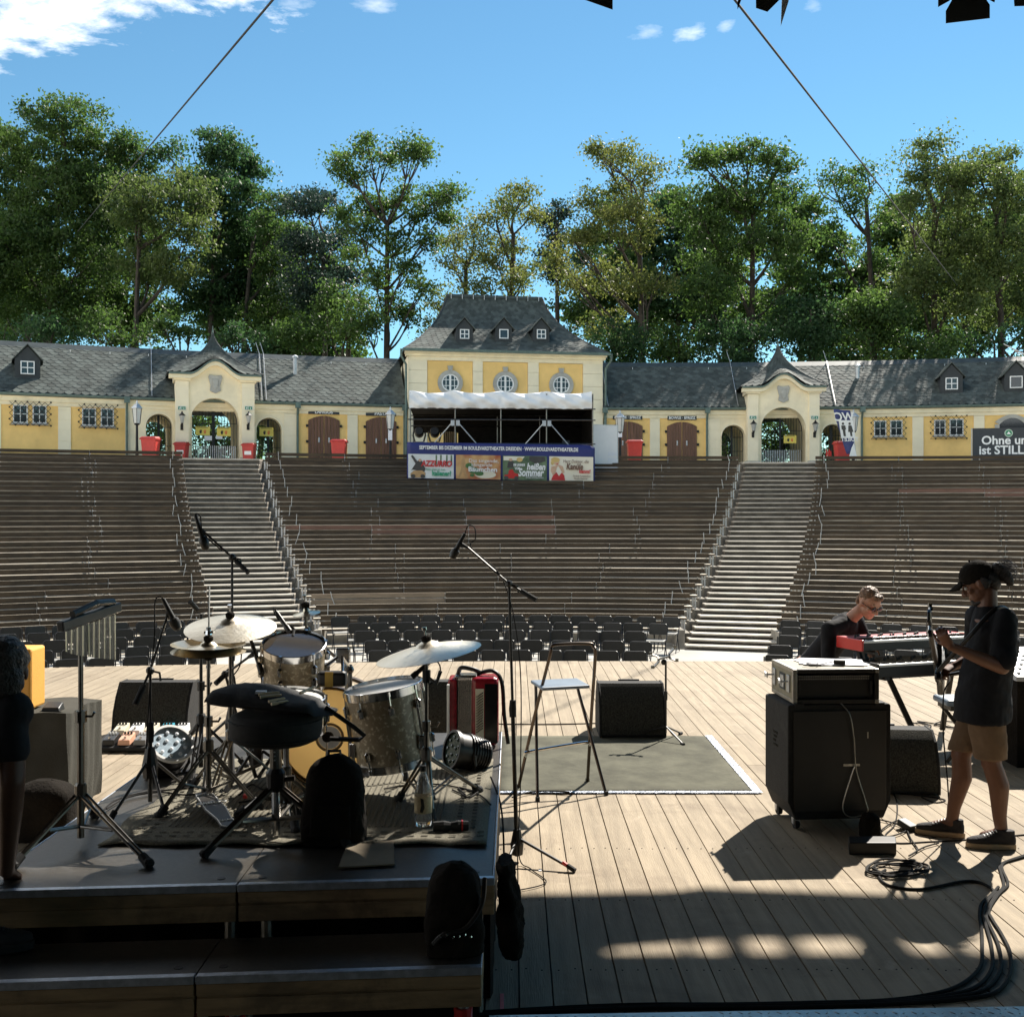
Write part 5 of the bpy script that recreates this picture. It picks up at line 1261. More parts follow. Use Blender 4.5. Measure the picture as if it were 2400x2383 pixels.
s = ft.s_of(2294); lettering('lettering', 'ist STILLE', .52, M['whitepaint'], ft.pt(s, .004, ft.z_of(s, 1056)), ft.ex, (0, 0, 1), TB, align='LEFT', bold=.012)
s = ft.s_of(2364); m = MB(); m.lathe([(.17, 0), (.17, .004)], ft.pt(s, .003, ft.z_of(s, 1015)), axis=ft.n, n=24); em = m.build('emblem', mat('emblem_pale_green', (.45, .56, .45), .6), TB)
m = MB(); m.lathe([(.13, 0), (.13, .004)], ft.pt(s, .008, ft.z_of(s, 1015)), axis=ft.n, n=24); m.build('emblem_disc', M['green'], em)
m = MB(); ft.prism(m, [(s - .09, ft.z_of(s, 1015) - .05), (s, ft.z_of(s, 1015) + .08), (s + .09, ft.z_of(s, 1015) - .05)], .013, .016); m.build('emblem_mark', M['whitepaint'], em)
o = thing('barrier', 'small red and white barrier in the arch behind the WC flag', 'barrier', P(1942, 1060, 48.6))
m = MB()
for k in range(4): m.bar(P(1937 + k * 3.4, 1073, 48.6), P(1937 + k * 3.4, 1053 + 4 * (k % 2), 48.6), .04, .04)
m.build('fence', M['red'], o)
# ================================================================ STAGE ROOF (unseen, outline shaped to shade the stage) AND ITS LAMPS
RFZ = 9.05
CREASE = bpy.data.textures.new('crease', 'CLOUDS'); CREASE.noise_scale = .07; CREASE.noise_depth = 3
roof = thing('stage_roof', 'unseen stage roof sheet, edge and slots shaped to shade the stage', 'stage roof', (0, 6, RFZ)); roof['kind'] = 'structure'
sx = lambda x, y: (x + .60 * 8.32, y + RFZ / 1.088)      # the point of the roof that shades floor point (x, y)
def roofpoly(name, floor_pts, m_='blackcloth', th=.03):
    m = MB(); m.prism([sx(x, y) for x, y in floor_pts], (0, 0, RFZ), (1, 0, 0), (0, 1, 0), (0, 0, th)); return m.build(name, M[m_], roof)
# front strip shaped to cast shade from floor y 6.0 down to 5.42 (its edge follows the shade line on the boards)
roofpoly('shade_strip', [(-.46, 5.39), (2.28, 5.39), (2.32, 5.60), (2.42, 5.95), (1.9, 6.00), (1.05, 6.10), (.85, 6.03), (.3, 6.01), (-.02, 6.0), (-.30, 5.2), (-.46, 5.06)])
slots = [(-.14, .03), (.46, .82), (.86, 1.02), (1.13, 1.30), (1.38, 1.66), (1.90, 2.06), (2.16, 2.7)]  # gaps left in the unseen sheet to throw sun spots on the floor
prev = -.46
for a, b in slots:
    roofpoly('slot_panel', [(prev, 5.19), (a, 5.19), (a, 5.392), (prev, 5.392)]); prev = b
roofpoly('shade_strip', [(-1.0, 4.50), (-.462, 4.50), (-.462, 5.05), (-1.0, 5.05)])
roofpoly('slot_panel', [(-1.0, 4.36), (-.92, 4.36), (-.92, 4.499), (-1.0, 4.499)]); roofpoly('slot_panel', [(-.55, 4.36), (-.462, 4.36), (-.462, 4.499), (-.55, 4.499)])
roofpoly('membrane', [(-.46, 4.36), (2.6, 4.36), (2.6, 5.192), (-.46, 5.192)]); roofpoly('membrane', [(-1.0, 3.9), (2.6, 3.9), (2.6, 4.36), (-1.0, 4.36)])
roofpoly('membrane', [(-22, -14), (24, -14), (24, 3.9), (-22, 3.9)])
roofpoly('membrane', [(2.602, 3.902), (24, 3.902), (24, 5.30), (2.8, 5.30), (2.602, 5.222)])
o = thing('shade_curtain', 'unseen black curtain added behind the camera to darken the stage', 'curtain', (0, -3.5, 0)); o['kind'] = 'structure'  # unseen cloth added to keep the stage dark
m = MB(); m.grid([[(-12 + .25 * k, -3.5 + .06 * math.sin(k * 1.9), z) for k in range(97)] for z in (GZ, RFZ)]); m.build('cloth', M['blackcloth'], o, smooth=60)
def barn_lamp(label, uc, body_v, flaps, Z=7.0, pale=()):
    c = P(uc, body_v, Z); o = thing('stage_lamp', label, 'stage lamp', c, group='barn-door lamps hanging at the top')
    m = MB(); m.lathe([(.05, .32), (.10, .24), (.11, 0), (.12, -.03), (.12, -.06)], c, axis=(0, .35, 1), n=16); m.build('housing', M['black'], o, smooth=True)
    m = MB(); m.tube([c + Vector((-.14, 0, .05)), c + Vector((-.15, 0, .30)), c + Vector((.15, 0, .30)), c + Vector((.14, 0, .05))], .014, 6); m.build('yoke', M['black'], o)
    m = MB(); m.tube([c + Vector((0, 0, .30)), c + Vector((0, 0, .62))], .022, 6); m.build('clamp', M['black'], o)
    for k, pts in enumerate(flaps):
        dep = random.uniform(-.06, .06)
        A = [P(u, v, Z + dep - .02) for u, v in pts]; m = MB(); n = len(A); t = Vector((0, .004, 0))
        m.add(A + [p + t for p in A], [tuple(range(n)), tuple(range(2 * n - 1, n - 1, -1))] + [(q, (q + 1) % n, n + (q + 1) % n, n + q)[::-1] for q in range(n)])
        m.build('barn_door', M['steel'] if k in pale else M['black'], o)
barn_lamp('barn-door lamp showing one corner flap above the middle of the sky', 1395, -150, [[(1340, -10), (1436, -60), (1436, 23), (1374, 1)], [(1320, -70), (1470, -70), (1440, -52), (1345, -10)]])
barn_lamp('barn-door lamp with a pale narrow flap beside the right wire', 1785, -150, [[(1745, -60), (1760, -60), (1729, 23), (1728, 8)], [(1771, -60), (1840, -60), (1827, 0), (1799, 28), (1772, 19)], [(1835, -60), (1858, -60), (1848, 5), (1830, 62)], [(1700, -70), (1880, -70), (1870, -50), (1710, -50)]], pale=(2,))
barn_lamp('barn-door lamp with a big square flap near the right corner', 2265, -150, [[(2230, -60), (2315, -60), (2312, 0), (2320, 12), (2320, 43), (2217, 55), (2217, 26), (2231, 1)], [(2190, -60), (2225, -40), (2226, 2), (2199, 17), (2199, -10)], [(2318, -60), (2345, -60), (2331, 6), (2320, 0)]])
barn_lamp('barn-door lamp cut off by the right corner', 2420, -150, [[(2372, -60), (2480, -60), (2480, 12), (2378, 15)]])
tr = thing('lamp_truss', 'black lamp truss spanning above the picture', 'truss', (0, 7, 5.95)); tr['kind'] = 'structure'
for dy, dz in ((0, 0), (.25, 0), (.12, .24)):
    m = MB(); m.tube([(-6, 7 + dy, 6.02 + dz), (8, 7 + dy, 6.02 + dz)], .025, 8); m.build('chord', M['alu'], tr)
for k in range(56):
    m = MB(); x = -6 + k * .25; m.tube([(x, 7, 6.02), (x + .125, 7.12, 6.26), (x + .25, 7.25, 6.02)], .010, 5); m.build('diagonal', M['alu'], tr)
for k in (-5, 1, 7):
    m = MB(); m.tube([(k, 7.12, 6.26), (k, 7.12, RFZ)], .012, 6); m.build('hanger', M['steel'], tr)
for lab, a, b in (('thin black guy wire slanting down towards the tall trees by the drums', P(660, -24, 14.0), P(182, 543, 58)), ('thin black guy wire slanting down towards the sparse tree', P(1708, -18, 14.0), P(2243, 668, 58))):
    o = thing('guy_wire', lab, 'wire', a, group='guy wires of the stage roof'); m = MB(); m.tube([a + (b - a) * (k / 10) for k in range(11)], .017, 6); m.build('wire', M['rubber'], o)
m = MB(); m.box(-12, 13.0, RFZ + .05, 16, 13.12, RFZ + .17); m.build('edge_tube', M['alu'], roof)

# ================================================================ DRUM RISER AND STEP
RZ = .60
class SB(MB):
    def box(s, x0, y0, z0, x1, y1, z1):
        k = lambda x: .08 * (x + .085)
        return s.hexa([(x0, y0 + k(x0), z0), (x1, y0 + k(x1), z0), (x1, y1 + k(x1), z0), (x0, y1 + k(x0), z0), (x0, y0 + k(x0), z1), (x1, y0 + k(x1), z1), (x1, y1 + k(x1), z1), (x0, y1 + k(x0), z1)])
def deck_panel(root, x0, x1, y0, y1, z, front=True, side=None):
    fr_ = y0 < 4.6; rt, lt = x1 > -.2, x0 < -2
    m = SB(); m.box(x0 + (.012 if lt else .0015), y0 + (.035 if fr_ else .001), z - .02, x1 - (.012 if rt else .0015), y1 - .002, z - .001); m.build('deck_panel', M['phenolic'], root)
    rims = ([(x0, y0, x1, y0 + .034)] if fr_ else []) + ([(x1 - .0115, y0 + .0345, x1, y1)] if rt else []) + ([(x0, y0 + .0345, x0 + .0115, y1)] if lt else [])
    for a in rims:
        m = SB(); m.box(a[0] + .002, a[1], z - .03, a[2] - .002, a[3], z); m.build('rim', M['rimalu'], root, bevel=.003)
    m = SB(); m.box(x0 + .004, y0 + .006, z - .075, x1 - .004, y0 + .036, z - .031); m.build('side_rail', M['mdf'], root, bevel=.003)
    m = SB(); m.box(x0 + .004, y0 + .010, z - .15, x1 - .004, y0 + .040, z - .085); m.box(x0 + .004, y0 + .016, z - .086, x1 - .004, y0 + .03, z - .074); m.build('side_rail', M['mdf'], root, bevel=.003)
    m = SB(); m.box(x1 - .030, y0 + .05, z - .15, x1 - .004, y1 - .004, z - .031); m.build('side_rail', M['mdf'], root, bevel=.003)
    m = SB(); m.box(x0 + .004, y0 + .05, z - .15, x0 + .030, y1 - .004, z - .031); m.build('side_rail', M['mdf'], root, bevel=.003)
    for (xx, yy) in ((x0 + .08, y0 + .085), (x1 - .08, y0 + .085)):
        m = MB(); m.lathe([(.018, 0), (.016, .0015)], (xx, yy + .08 * (xx + .085), z), n=10); m.build('bolt_cap', M['black'], root)
def deck_leg(root, x, y, z, red=True):
    m = MB(); m.tube([(x, y, 0.0), (x, y, z - .15)], .024, 10); m.build('leg', M['alu'], root)
    if red:
        m = MB(); m.lathe([(.034, 0), (.036, .05)], (x, y, z - .235), n=10); m.build('leg_clamp', M['red'], root)
M['phenolic'] = mat('black_phenolic_deck', (.044, .039, .032), .38, var=.25, scale=40, bump=.12, bscale=260)
M['rimalu'] = mat('deck_rim_aluminium', (.42, .45, .50), .42, .75, var=.2, scale=25)
RS = thing('drum_riser', 'black drum riser platform with aluminium rims and wooden edge rails', 'platform', (-1.08, 5.9, 0))
for x0, x1 in ((-2.11, -1.095), (-1.093, -.075)):
    for y0, y1 in ((4.44, 6.44), (6.442, 7.40)): deck_panel(RS, x0, x1, y0, y1, RZ)
for x in (-2.03, -1.17, -1.02, -.15):
    for y in (4.56, 6.3, 7.3): deck_leg(RS, x, y, RZ, False)
ST = thing('riser_step', 'lower dark step platform with red leg clamps in front of the drum riser', 'step platform', (-1.15, 4.15, 0))
for x0, x1 in ((-2.26, -1.150), (-1.148, -.115)): deck_panel(ST, x0, x1, 4.06, 4.42, .40)
for x in (-2.1, -1.20, -1.03, -.19):
    for y in (4.16, 4.34): deck_leg(ST, x, y + .08 * (x + .085), .40)
m = MB(); m.grid([[(lerp(-2.2, -.1, k / 40), 4.70 + .08 * (lerp(-2.2, -.1, k / 40)) + .02 * math.sin(k * 1.3), z) for k in range(41)] for z in (.0, .46)]); m.build('skirt', M['blackcloth'], RS, smooth=70)
m = MB(); m.grid([[(-.10 + .012 * math.sin(k * 1.4), 4.7 + 2.6 * k / 40, z) for k in range(41)] for z in (.0, .46)]); m.build('skirt', M['blackcloth'], RS, smooth=70)
m = MB(); m.grid([[(lerp(-2.3, -.14, k / 40), 4.40 + .08 * (lerp(-2.3, -.14, k / 40)) + .012 * math.sin(k * 1.5), z) for k in range(41)] for z in (.0, .26)]); m.build('skirt', M['blackcloth'], ST, smooth=70)
# rug
M['rug'] = mat('grey_woven_rug', (.20, .185, .145), .95, var=.3, scale=120, bump=.5, bscale=220, spec=.1)
M['rugdark'] = mat('rug_dark_weave', (.10, .092, .073), .95, spec=.1)
RG = thing('rug', 'grey patterned rug under the drum kit', 'rug', (-.97, 5.7, RZ))
m = MB(); rows = []
for j in range(20):
    y = lerp(4.86, 6.55, j / 19); rows.append([(lerp(-1.83 + .02 * math.sin(j), -.12, k / 30), y + .01 * math.sin(k * .8), RZ + .009 + (.012 * abs(math.sin(k * .7)) if j == 0 else .002 * math.sin(k * 1.3 + j))) for k in range(31)])
m.grid(rows); r_ = m.build('pile', M['rug'], RG, smooth=60); r_.modifiers.new('thick', 'SOLIDIFY').thickness = .008
m = MB()
for k in range(26):
    x = -1.74 + k * .063
    for y in (4.97, 5.03): m.box(x, y, RZ + .0135, x + .03, y + .012, RZ + .0150)
for k in range(24):
    y = 5.1 + k * .06
    for x in (-1.74, -1.68, -.27, -.20): m.box(x, y, RZ + .0135, x + .022, y + .02, RZ + .0150)
for k in range(44): m.box(-1.60 + k * .029, 5.12, RZ + .0135, -1.592 + k * .029, 6.3, RZ + .0148)
w = m.build('woven_mark', M['rugdark'], RG); w['kind'] = 'stuff'

# ================================================================ DRUM KIT
M['pearl'] = mat('grey_champagne_sparkle_wrap', (.30, .235, .15), .3, col2=(.74, .64, .46), scale=48, detail=8, cut=(.52, .66), spec=.7)
M['head_white'] = mat('coated_drum_head', (.62, .62, .60), .5, var=.06)
M['head_clear'] = mat('dark_reflective_drum_head', (.035, .03, .027), .04, spec=1.0)
M['head_tan'] = mat('amber_bass_drum_head', (.52, .36, .16), .35, var=.15, scale=2)
def film(name, col, k):
    m = bpy.data.materials.new(name); m.use_nodes = True; t = m.node_tree; b = t.nodes['Principled BSDF']; b.inputs['Base Color'].default_value = (*col, 1); b.inputs['Roughness'].default_value = .35
    tr = t.nodes.new('ShaderNodeBsdfTranslucent'); tr.inputs[0].default_value = (*col, 1); mx = t.nodes.new('ShaderNodeMixShader'); mx.inputs[0].default_value = k
    nz = t.nodes.new('ShaderNodeTexNoise'); nz.inputs['Scale'].default_value = 6; t.links.new(mnode(t, 'MULTIPLY_ADD', nz.outputs[0], .3, k - .15), mx.inputs[0])
    t.links.new(b.outputs[0], mx.inputs[1]); t.links.new(tr.outputs[0], mx.inputs[2]); t.links.new(mx.outputs[0], t.nodes['Material Output'].inputs[0]); return m
M['head_tan'] = film('amber_drum_film', (.80, .56, .24), .72); M['head_film'] = film('pale_drum_film', (.9, .85, .72), .8)
M['hoopdark'] = mat('dark_wood_hoop', (.05, .03, .02), .3, var=.3)
def axes(n):
    n = Vector(n).normalized(); x = n.cross(Vector((0, 1, 0))); x = x.normalized() if x.length > .1 else n.orthogonal().normalized(); return x, n.cross(x), n
def drum(root, c, n, r, h, lugs=6, top='head_white', shell='pearl', hoop='chrome', hoop_h=.035, bottom='head_white'):
    c = Vector(c); x, y, n = axes(n)
    m = MB(); m.lathe([(r * .97, -h), (r, -h + .004), (r, -.004), (r * .97, 0)], c, n, 40, cap=False); m.build('shell', M[shell], root, smooth=True)
    for zz, s in ((0, 1), (-h, -1)):
        m = MB(); m.lathe([(r * 1.0, zz - .02 * s), (r * 1.055, zz - .02 * s), (r * 1.055, zz + s * (hoop_h - .02)), (r * 1.03, zz + s * (hoop_h - .018)), (r * 1.02, zz + s * .0)], c, n, 40, cap=False); m.build('hoop', M[hoop], root, smooth=True)
        m = MB(); m.lathe([(0.001, zz + .004 * s), (r * .98, zz + .004 * s), (r * 1.03, zz - .004 * s)], c, n, 40, cap=False); m.build('drum_head', M[top if s > 0 else bottom], root, smooth=True)
    for k in range(lugs):
        a = 2 * math.pi * (k + .3) / lugs; d = x * math.cos(a) + y * math.sin(a)
        for zz, s in ((0, 1), (-h, -1)):
            p = c + d * (r + .012) + n * (zz - s * min(.075, h * .33)); m = MB(); m.lathe([(.006, -.026), (.016, -.020), (.017, .014), (.007, .024)], p, n, 8); m.tube([p - d * .012, p + d * .012], .012, 8); m.build('lug', M[hoop if hoop == 'chrome' else 'chrome'], root, smooth=True)
            m = MB(); q = c + d * r * 1.045 + n * (zz + s * .006); m.tube([p + d * .0, q], .0045, 6); m.lathe([(.009, -.012), (.009, .012)], q, n, 6); m.build('tension_rod', M['chrome'], root)
def tripod(root, b, h_hub, feet, r=.011, double=True, mt='darkchrome', zf=RZ):
    b = Vector(b); hub = b + Vector((0, 0, h_hub)); low = b + Vector((0, 0, .09))
    for f in feet:
        f = Vector(f)
        m = MB()
        if double:
            side = (f - b).cross(Vector((0, 0, 1))).normalized() * .014
            for s in (-1, 1): m.tube([hub + side * s, f + side * s * .6 + Vector((0, 0, .02))], r * .62, 6)
            mid = hub.lerp(f, .52); 
            for s in (-1, 1): m.tube([low + side * s, mid + side * s], r * .5, 6)
        else: m.tube([hub, f + Vector((0, 0, .015))], r, 8)
        lg = m.build('leg', M[mt], root)
        m = MB(); d = (f - hub).normalized(); m.tube([f - d * .05 + Vector((0, 0, .018)), f + Vector((0, 0, .016)) + d * .012], [.019, .022], 10); m.ball(f + Vector((0, 0, .02)), (.024, .024, .02), 10); m.build('rubber_foot', M['rubber'], lg)
    m = MB(); m.lathe([(.022, -.03), (.026, -.02), (.026, .03), (.02, .04)], hub, n=12); m.build('hub', M['black'] if mt == 'black' else M['darkchrome'], root)
def cymbal(root, c, n, r, mt='brass', bell=.022):
    c = Vector(c)
    prof = [(r, -.030 * r / .2), (r * .93, -.026 * r / .2), (r * .7, -.015 * r / .2), (r * .45, -.006 * r / .2), (r * .30, -.001), (r * .235, .002), (r * .20, .012), (r * .12, bell), (.006, bell + .004)]
    full = prof + [(a, h - .0016) for a, h in prof[::-1]]
    m = MB(); m.lathe(full, c, n, 64, cap=False); cy = m.build('cymbal', M[mt], root, smooth=True)
    n = Vector(n).normalized(); m = MB(); m.lathe([(.022, bell + .002), (.024, bell + .022), (.014, bell + .03)], c, n, 12); m.build('felt', M['blackcloth'], cy); m = MB(); m.lathe([(.004, bell), (.004, bell + .055), (.012, bell + .056), (.012, bell + .07)], c, n, 8); m.build('wing_nut', M['chrome'], cy)
    return cy
M['brassgroove'] = mat('lathed_bronze', (.78, .72, .60), .42, 1.0, var=.10, scale=3)
bt = M['brassgroove'].node_tree; bb = bt.nodes['Principled BSDF']
wv = bt.nodes.new('ShaderNodeTexNoise'); wv.inputs['Scale'].default_value = 34; bpn = bt.nodes.new('ShaderNodeBump'); bpn.inputs['Strength'].default_value = .35; bpn.inputs['Distance'].default_value = .006
tcn = bt.nodes.new('ShaderNodeTexCoord'); bt.links.new(tcn.outputs['Object'], wv.inputs['Vector']); bt.links.new(wv.outputs[0], bpn.inputs['Height']); bt.links.new(bpn.outputs[0], bb.inputs['Normal'])
def stand(name, label, b, ztop, feet, group='drum hardware stands', mt='darkchrome', hub=.30, r=.0125):
    o = thing(name, label, 'stand', b, group=group); b = Vector(b)
    m = MB(); m.tube([b + Vector((0, 0, .04)), b + Vector((0, 0, (ztop - b.z) * .55))], r, 10); m.build('lower_tube', M[mt], o)
    m = MB(); m.tube([b + Vector((0, 0, (ztop - b.z) * .55)), Vector((b.x, b.y, ztop))], r * .72, 10); m.build('upper_tube', M[mt], o)
    m = MB(); q = b + Vector((0, 0, (ztop - b.z) * .55)); m.lathe([(r * 1.7, -.025), (r * 1.7, .025)], q, n=10); m.tube([q, q + Vector((.05, .0, .0)), q + Vector((.06, 0, .02))], .006, 6); m.build('clamp', M[mt], o)
    tripod(o, b, hub, feet, mt=mt); return o
def ring3(b, r, a0): return [(b[0] + r * math.cos(a0 + k * 2.0944), b[1] + r * math.sin(a0 + k * 2.0944), b[2]) for k in range(3)]
# crash
b = (-1.475, 5.75, RZ); o = stand('cymbal_stand', 'cymbal stand holding the big pale crash cymbal near the chimes', b, 1.485, ring3(b, .30, .4))
cymbal(o, (-1.475, 5.75, 1.50), (.02, -.22, .97), .235, 'brassgroove')
# hi-hat
b = (-1.52, 5.50, RZ); o = stand('hi_hat_stand', 'hi-hat stand with two closed cymbals and a black foot pedal', b, 1.38, ring3(b, .27, -.2))
cymbal(o, (-1.52, 5.5, 1.405), (.02, -.06, 1), .183); c2 = cymbal(o, (-1.52, 5.5, 1.385), (-.02, .04, -1), .183)
m = MB(); m.tube([(-1.52, 5.5, 1.38), (-1.515, 5.5, 1.70)], .0045, 6); m.build('pull_rod', M['chrome'], o)
m = MB(); m.lathe([(.012, .0), (.018, .02), (.012, .05)], (-1.52, 5.5, 1.44), n=8); m.tube([(-1.54, 5.5, 1.47), (-1.49, 5.49, 1.475)], .007, 6); m.build('clutch', M['chrome'], o)
pa, pb_ = F(474, 1862, .66), F(541, 1942, RZ + .03); ax = (pb_ - pa); Lp = ax.length; ax = ax.normalized(); sd = Vector((0, 0, 1)).cross(ax).normalized(); nn = ax.cross(sd).normalized()
nn = nn if nn.z > 0 else -nn
outl = [(0, -.035), (.05, -.045), (.5 * Lp, -.052), (.78 * Lp, -.035), (.95 * Lp, -.04), (Lp, -.02), (Lp, .02), (.95 * Lp, .04), (.78 * Lp, .035), (.5 * Lp, .052), (.05, .045), (0, .035)]
m = MB(); m.prism(outl, pa, ax, sd, nn * .012); fbd = m.build('footboard', M['black'], o, bevel=.003)
m = MB(); ring = [pa + ax * a + sd * (w * .9) + nn * .0145 for a, w in outl[1:-1]]; m.tube(ring + [ring[0]], .0022, 5); m.build('board_outline', M['whitepaint'], fbd)
lettering('lettering', 'COBRA', .045, M['whitepaint'], pa + ax * Lp * .34 + nn * .0145, -sd, -ax, o, bold=.001); lettering('lettering', 'TAMA', .026, M['whitepaint'], pa + ax * Lp * .84 + nn * .0145, -sd, -ax, o)
m = MB(); m.tube([pa, (-1.52, 5.5, RZ + .30)], .006, 6); m.build('chain', M['chrome'], o)
# rack tom
tn = Vector((.06, -.33, .94)).normalized(); tc_ = Vector((-1.126, 5.66, 1.385)); o = thing('rack_tom', 'small sparkly tom with chrome hoops between the cymbals', 'drum', tc_); drum(o, tc_, tn, .156, .205, 6, 'head_clear')
m = MB(); m.tube([tc_ - tn * .12 + Vector((.16, .03, 0)), (-.90, 5.80, 1.33), (-.88, 5.85, 1.12), (-.88, 5.9, .95)], .012, 8); m.build('mount_arm', M['chrome'], o)
m = MB(); m.box(-.93, 5.77, 1.28, -.86, 5.83, 1.36); m.build('mount_clamp', M['chrome'], o, bevel=.006)
# snare
sn = Vector((-1.085, 5.27, 1.175)); o = thing('snare_drum', 'snare drum with pale head half hidden by the black stick bag', 'drum', sn); drum(o, sn, (.03, -.12, 1), .178, .14, 8)
b = (-1.085, 5.27, RZ); tripod(o, b, .22, ring3(b, .24, .9)); m = MB(); m.tube([(-1.085, 5.27, .68), (-1.085, 5.27, 1.0)], .014, 8); m.build('stand_tube', M['chrome'], o)
for k in range(3):
    a = k * 2.09 + .2; m = MB(); m.tube([(-1.085, 5.27, .98), (-1.085 + .17 * math.cos(a), 5.27 + .17 * math.sin(a), 1.03), (-1.085 + .19 * math.cos(a), 5.27 + .19 * math.sin(a), 1.07)], .008, 6); m.build('basket_arm', M['chrome'], o)
# floor tom
fn = Vector((-.15, -.05, .985)).normalized(); fc = Vector((-.666, 5.66, 1.165)); o = thing('floor_tom', 'large sparkly floor tom standing on chrome legs in front of the accordion', 'drum', fc); drum(o, fc, fn, .193, .37, 8, hoop_h=.04)
x_, y_, _ = axes(fn)
for k, a in enumerate((.35, 2.5, 4.6)):
    d = x_ * math.cos(a) + y_ * math.sin(a); p = fc + d * .213 - fn * .06; q = fc + d * .215 - fn * .42; e = Vector((q.x + d.x * .03, q.y + d.y * .03, RZ + .03)); m = MB(); m.tube([p, q, q.lerp(e, .45) + d * .012, e], .0065, 8); lg = m.build('leg', M['chrome'], o)
    m = MB(); m.tube([e + Vector((0, 0, .05)), e], [.010, .018], 8); m.build('rubber_foot', M['rubber'], lg); m = MB(); m.obox(fc + d * .208 - fn * .27, (.035, .03, .07)); m.build('leg_bracket', M['chrome'], lg, bevel=.006)
# bass drum
bc = Vector((-.985, 5.92, .865)); o = thing('bass_drum', 'bass drum with amber head and white centre patch behind the black backpack', 'drum', bc); drum(o, bc, (0, -1, 0), .26, .36, 8, 'head_tan', 'pearl', 'hoopdark', .05, 'head_film')
m = MB(); m.lathe([(.001, .009), (.062, .009), (.062, .010)], bc, (0, -1, 0), 32, cap=False); m.build('beater_patch', M['head_white'], o); m = MB(); m.lathe([(.064, .0085), (.078, .0085)], bc, (0, -1, 0), 32, cap=False); m.build('patch_ring', M['mdf'], o)
m = MB(); m.tube([(bc.x + .005, 5.82, bc.z + .02), (bc.x + .005, 5.72, .70), (bc.x, 5.70, .66)], .005, 6); m.build('beater_rod', M['chrome'], o); m = MB(); m.tube([(bc.x + .005, 5.86, bc.z + .015), (bc.x + .005, 5.80, bc.z + .025)], [.026, .028], 12); m.build('beater', M['blackcloth'], o)
m = MB(); m.box(bc.x - .05, 5.40, RZ + .02, bc.x + .05, 5.72, RZ + .035); m.build('pedal_board', M['black'], o)
for s in (-1, 1):
    m = MB(); m.tube([(bc.x + s * .26, 6.1, .86), (bc.x + s * .40, 5.98, .63)], .010, 8); m.build('spur', M['chrome'], o)
# ride
b = (-.42, 5.32, RZ); rn = Vector((-.17, -.06, .98)); o = stand('ride_cymbal_stand', 'cymbal stand holding the large tilted ride cymbal beside the vocal stand', b, 1.40, [F(935, 1880, RZ), F(1122, 1858, RZ), F(1012, 1930, RZ)])
cymbal(o, (-.414, 5.3, 1.428), rn, .255, 'brassgroove')
m = MB(); m.tube([(-.42, 5.32, 1.28), (-.37, 5.29, 1.25), (-.35, 5.28, 1.31)], .010, 6); m.lathe([(.02, -.03), (.02, .03)], (-.42, 5.32, 1.28), n=8); m.build('boom_clamp', M['black'], o)
# splash
b = (-1.16, 6.05, RZ); o = thing('splash_cymbal', 'tiny splash cymbal on an angled arm in front of the stairway', 'cymbal', (-1.13, 6.0, 1.53)); cymbal(o, (-1.127, 6.0, 1.530), (-.10, -.14, .98), .075)
m = MB(); m.tube([(-1.127, 6.0, 1.56), (-1.127, 6.0, 1.43), (-1.10, 5.98, 1.40)], .008, 6); m.tube([(-1.125, 5.99, 1.425), (-.86, 5.86, 1.225)], .009, 8); m.build('arm', M['darkchrome'], o); m = MB(); m.tube([(-.87, 5.87, 1.26), (-.87, 5.87, .98), (-.88, 5.95, .62)], .012, 8); m.ball((-.87, 5.86, 1.235), .024, 8); m.ball((-1.12, 5.99, 1.43), .02, 8); m.build('post', M['darkchrome'], o)
# jam block
o = thing('jam_block', 'dark wood block with a yellow stripe beside the small tom', 'wood block', P(779, 1590, 5.5)); c = P(779, 1590, 5.5); m = MB(); m.obox(c, (.145, .06, .075)); m.build('block', M['black'], o, bevel=.016); m = MB(); m.obox(c + Vector((-.012, -.0305, 0)), (.04, .003, .073)); m.build('stripe', mat('yellow_stripe', (.45, .27, .04), .6), o); m = MB(); m.tube([c + Vector((.05, .0, .03)), c + Vector((.04, .06, .10)), (-.87, 5.87, 1.24)], .007, 6); m.build('rod', M['chrome'], o)
# throne
tb_ = Vector((-1.07, 4.97, RZ)); o = thing('drum_throne', 'round black drum stool on a chrome post carrying the stick bag', 'drum stool', tb_)
m = MB(); m.lathe([(.02, 1.035), (.155, 1.035), (.188, 1.05), (.206, 1.075), (.208, 1.135), (.197, 1.16), (.165, 1.172), (.02, 1.176)], (tb_.x, tb_.y, 0), n=40); m.build('seat', M['tolex'], o, smooth=60)
for zz in (1.068, 1.142): m = MB(); m.lathe([(.202, zz - .004), (.2105, zz), (.202, zz + .004)], (tb_.x, tb_.y, 0), n=40, cap=False); m.build('piping', M['rubber'], o, smooth=True)
m = MB(); m.tube([tb_ + Vector((0, 0, .02)), tb_ + Vector((0, 0, .25))], .019, 12); m.build('lower_tube', M['chrome'], o); m = MB(); m.tube([tb_ + Vector((0, 0, .24)), tb_ + Vector((0, 0, .45))], .027, 12); m.build('post', M['darkchrome'], o)
m = MB(); m.lathe([(.04, -.05), (.045, .03), (.03, .05)], tb_ + Vector((0, 0, .27)), n=14); m.tube([tb_ + Vector((.03, 0, .27)), tb_ + Vector((.085, 0, .275))], .014, 8); m.build('collar', M['black'], o)
tripod(o, tb_, .25, [F(480, 2010, RZ), F(812, 1985, RZ), (-1.02, 5.28, RZ)], r=.017)
m = MB()
for k in range(5): m.ball(tb_ + Vector((.0, -.0275, .36 + k * .018)), .004, 6)
w = m.build('post_hole', M['alu'], o); w['kind'] = 'stuff'
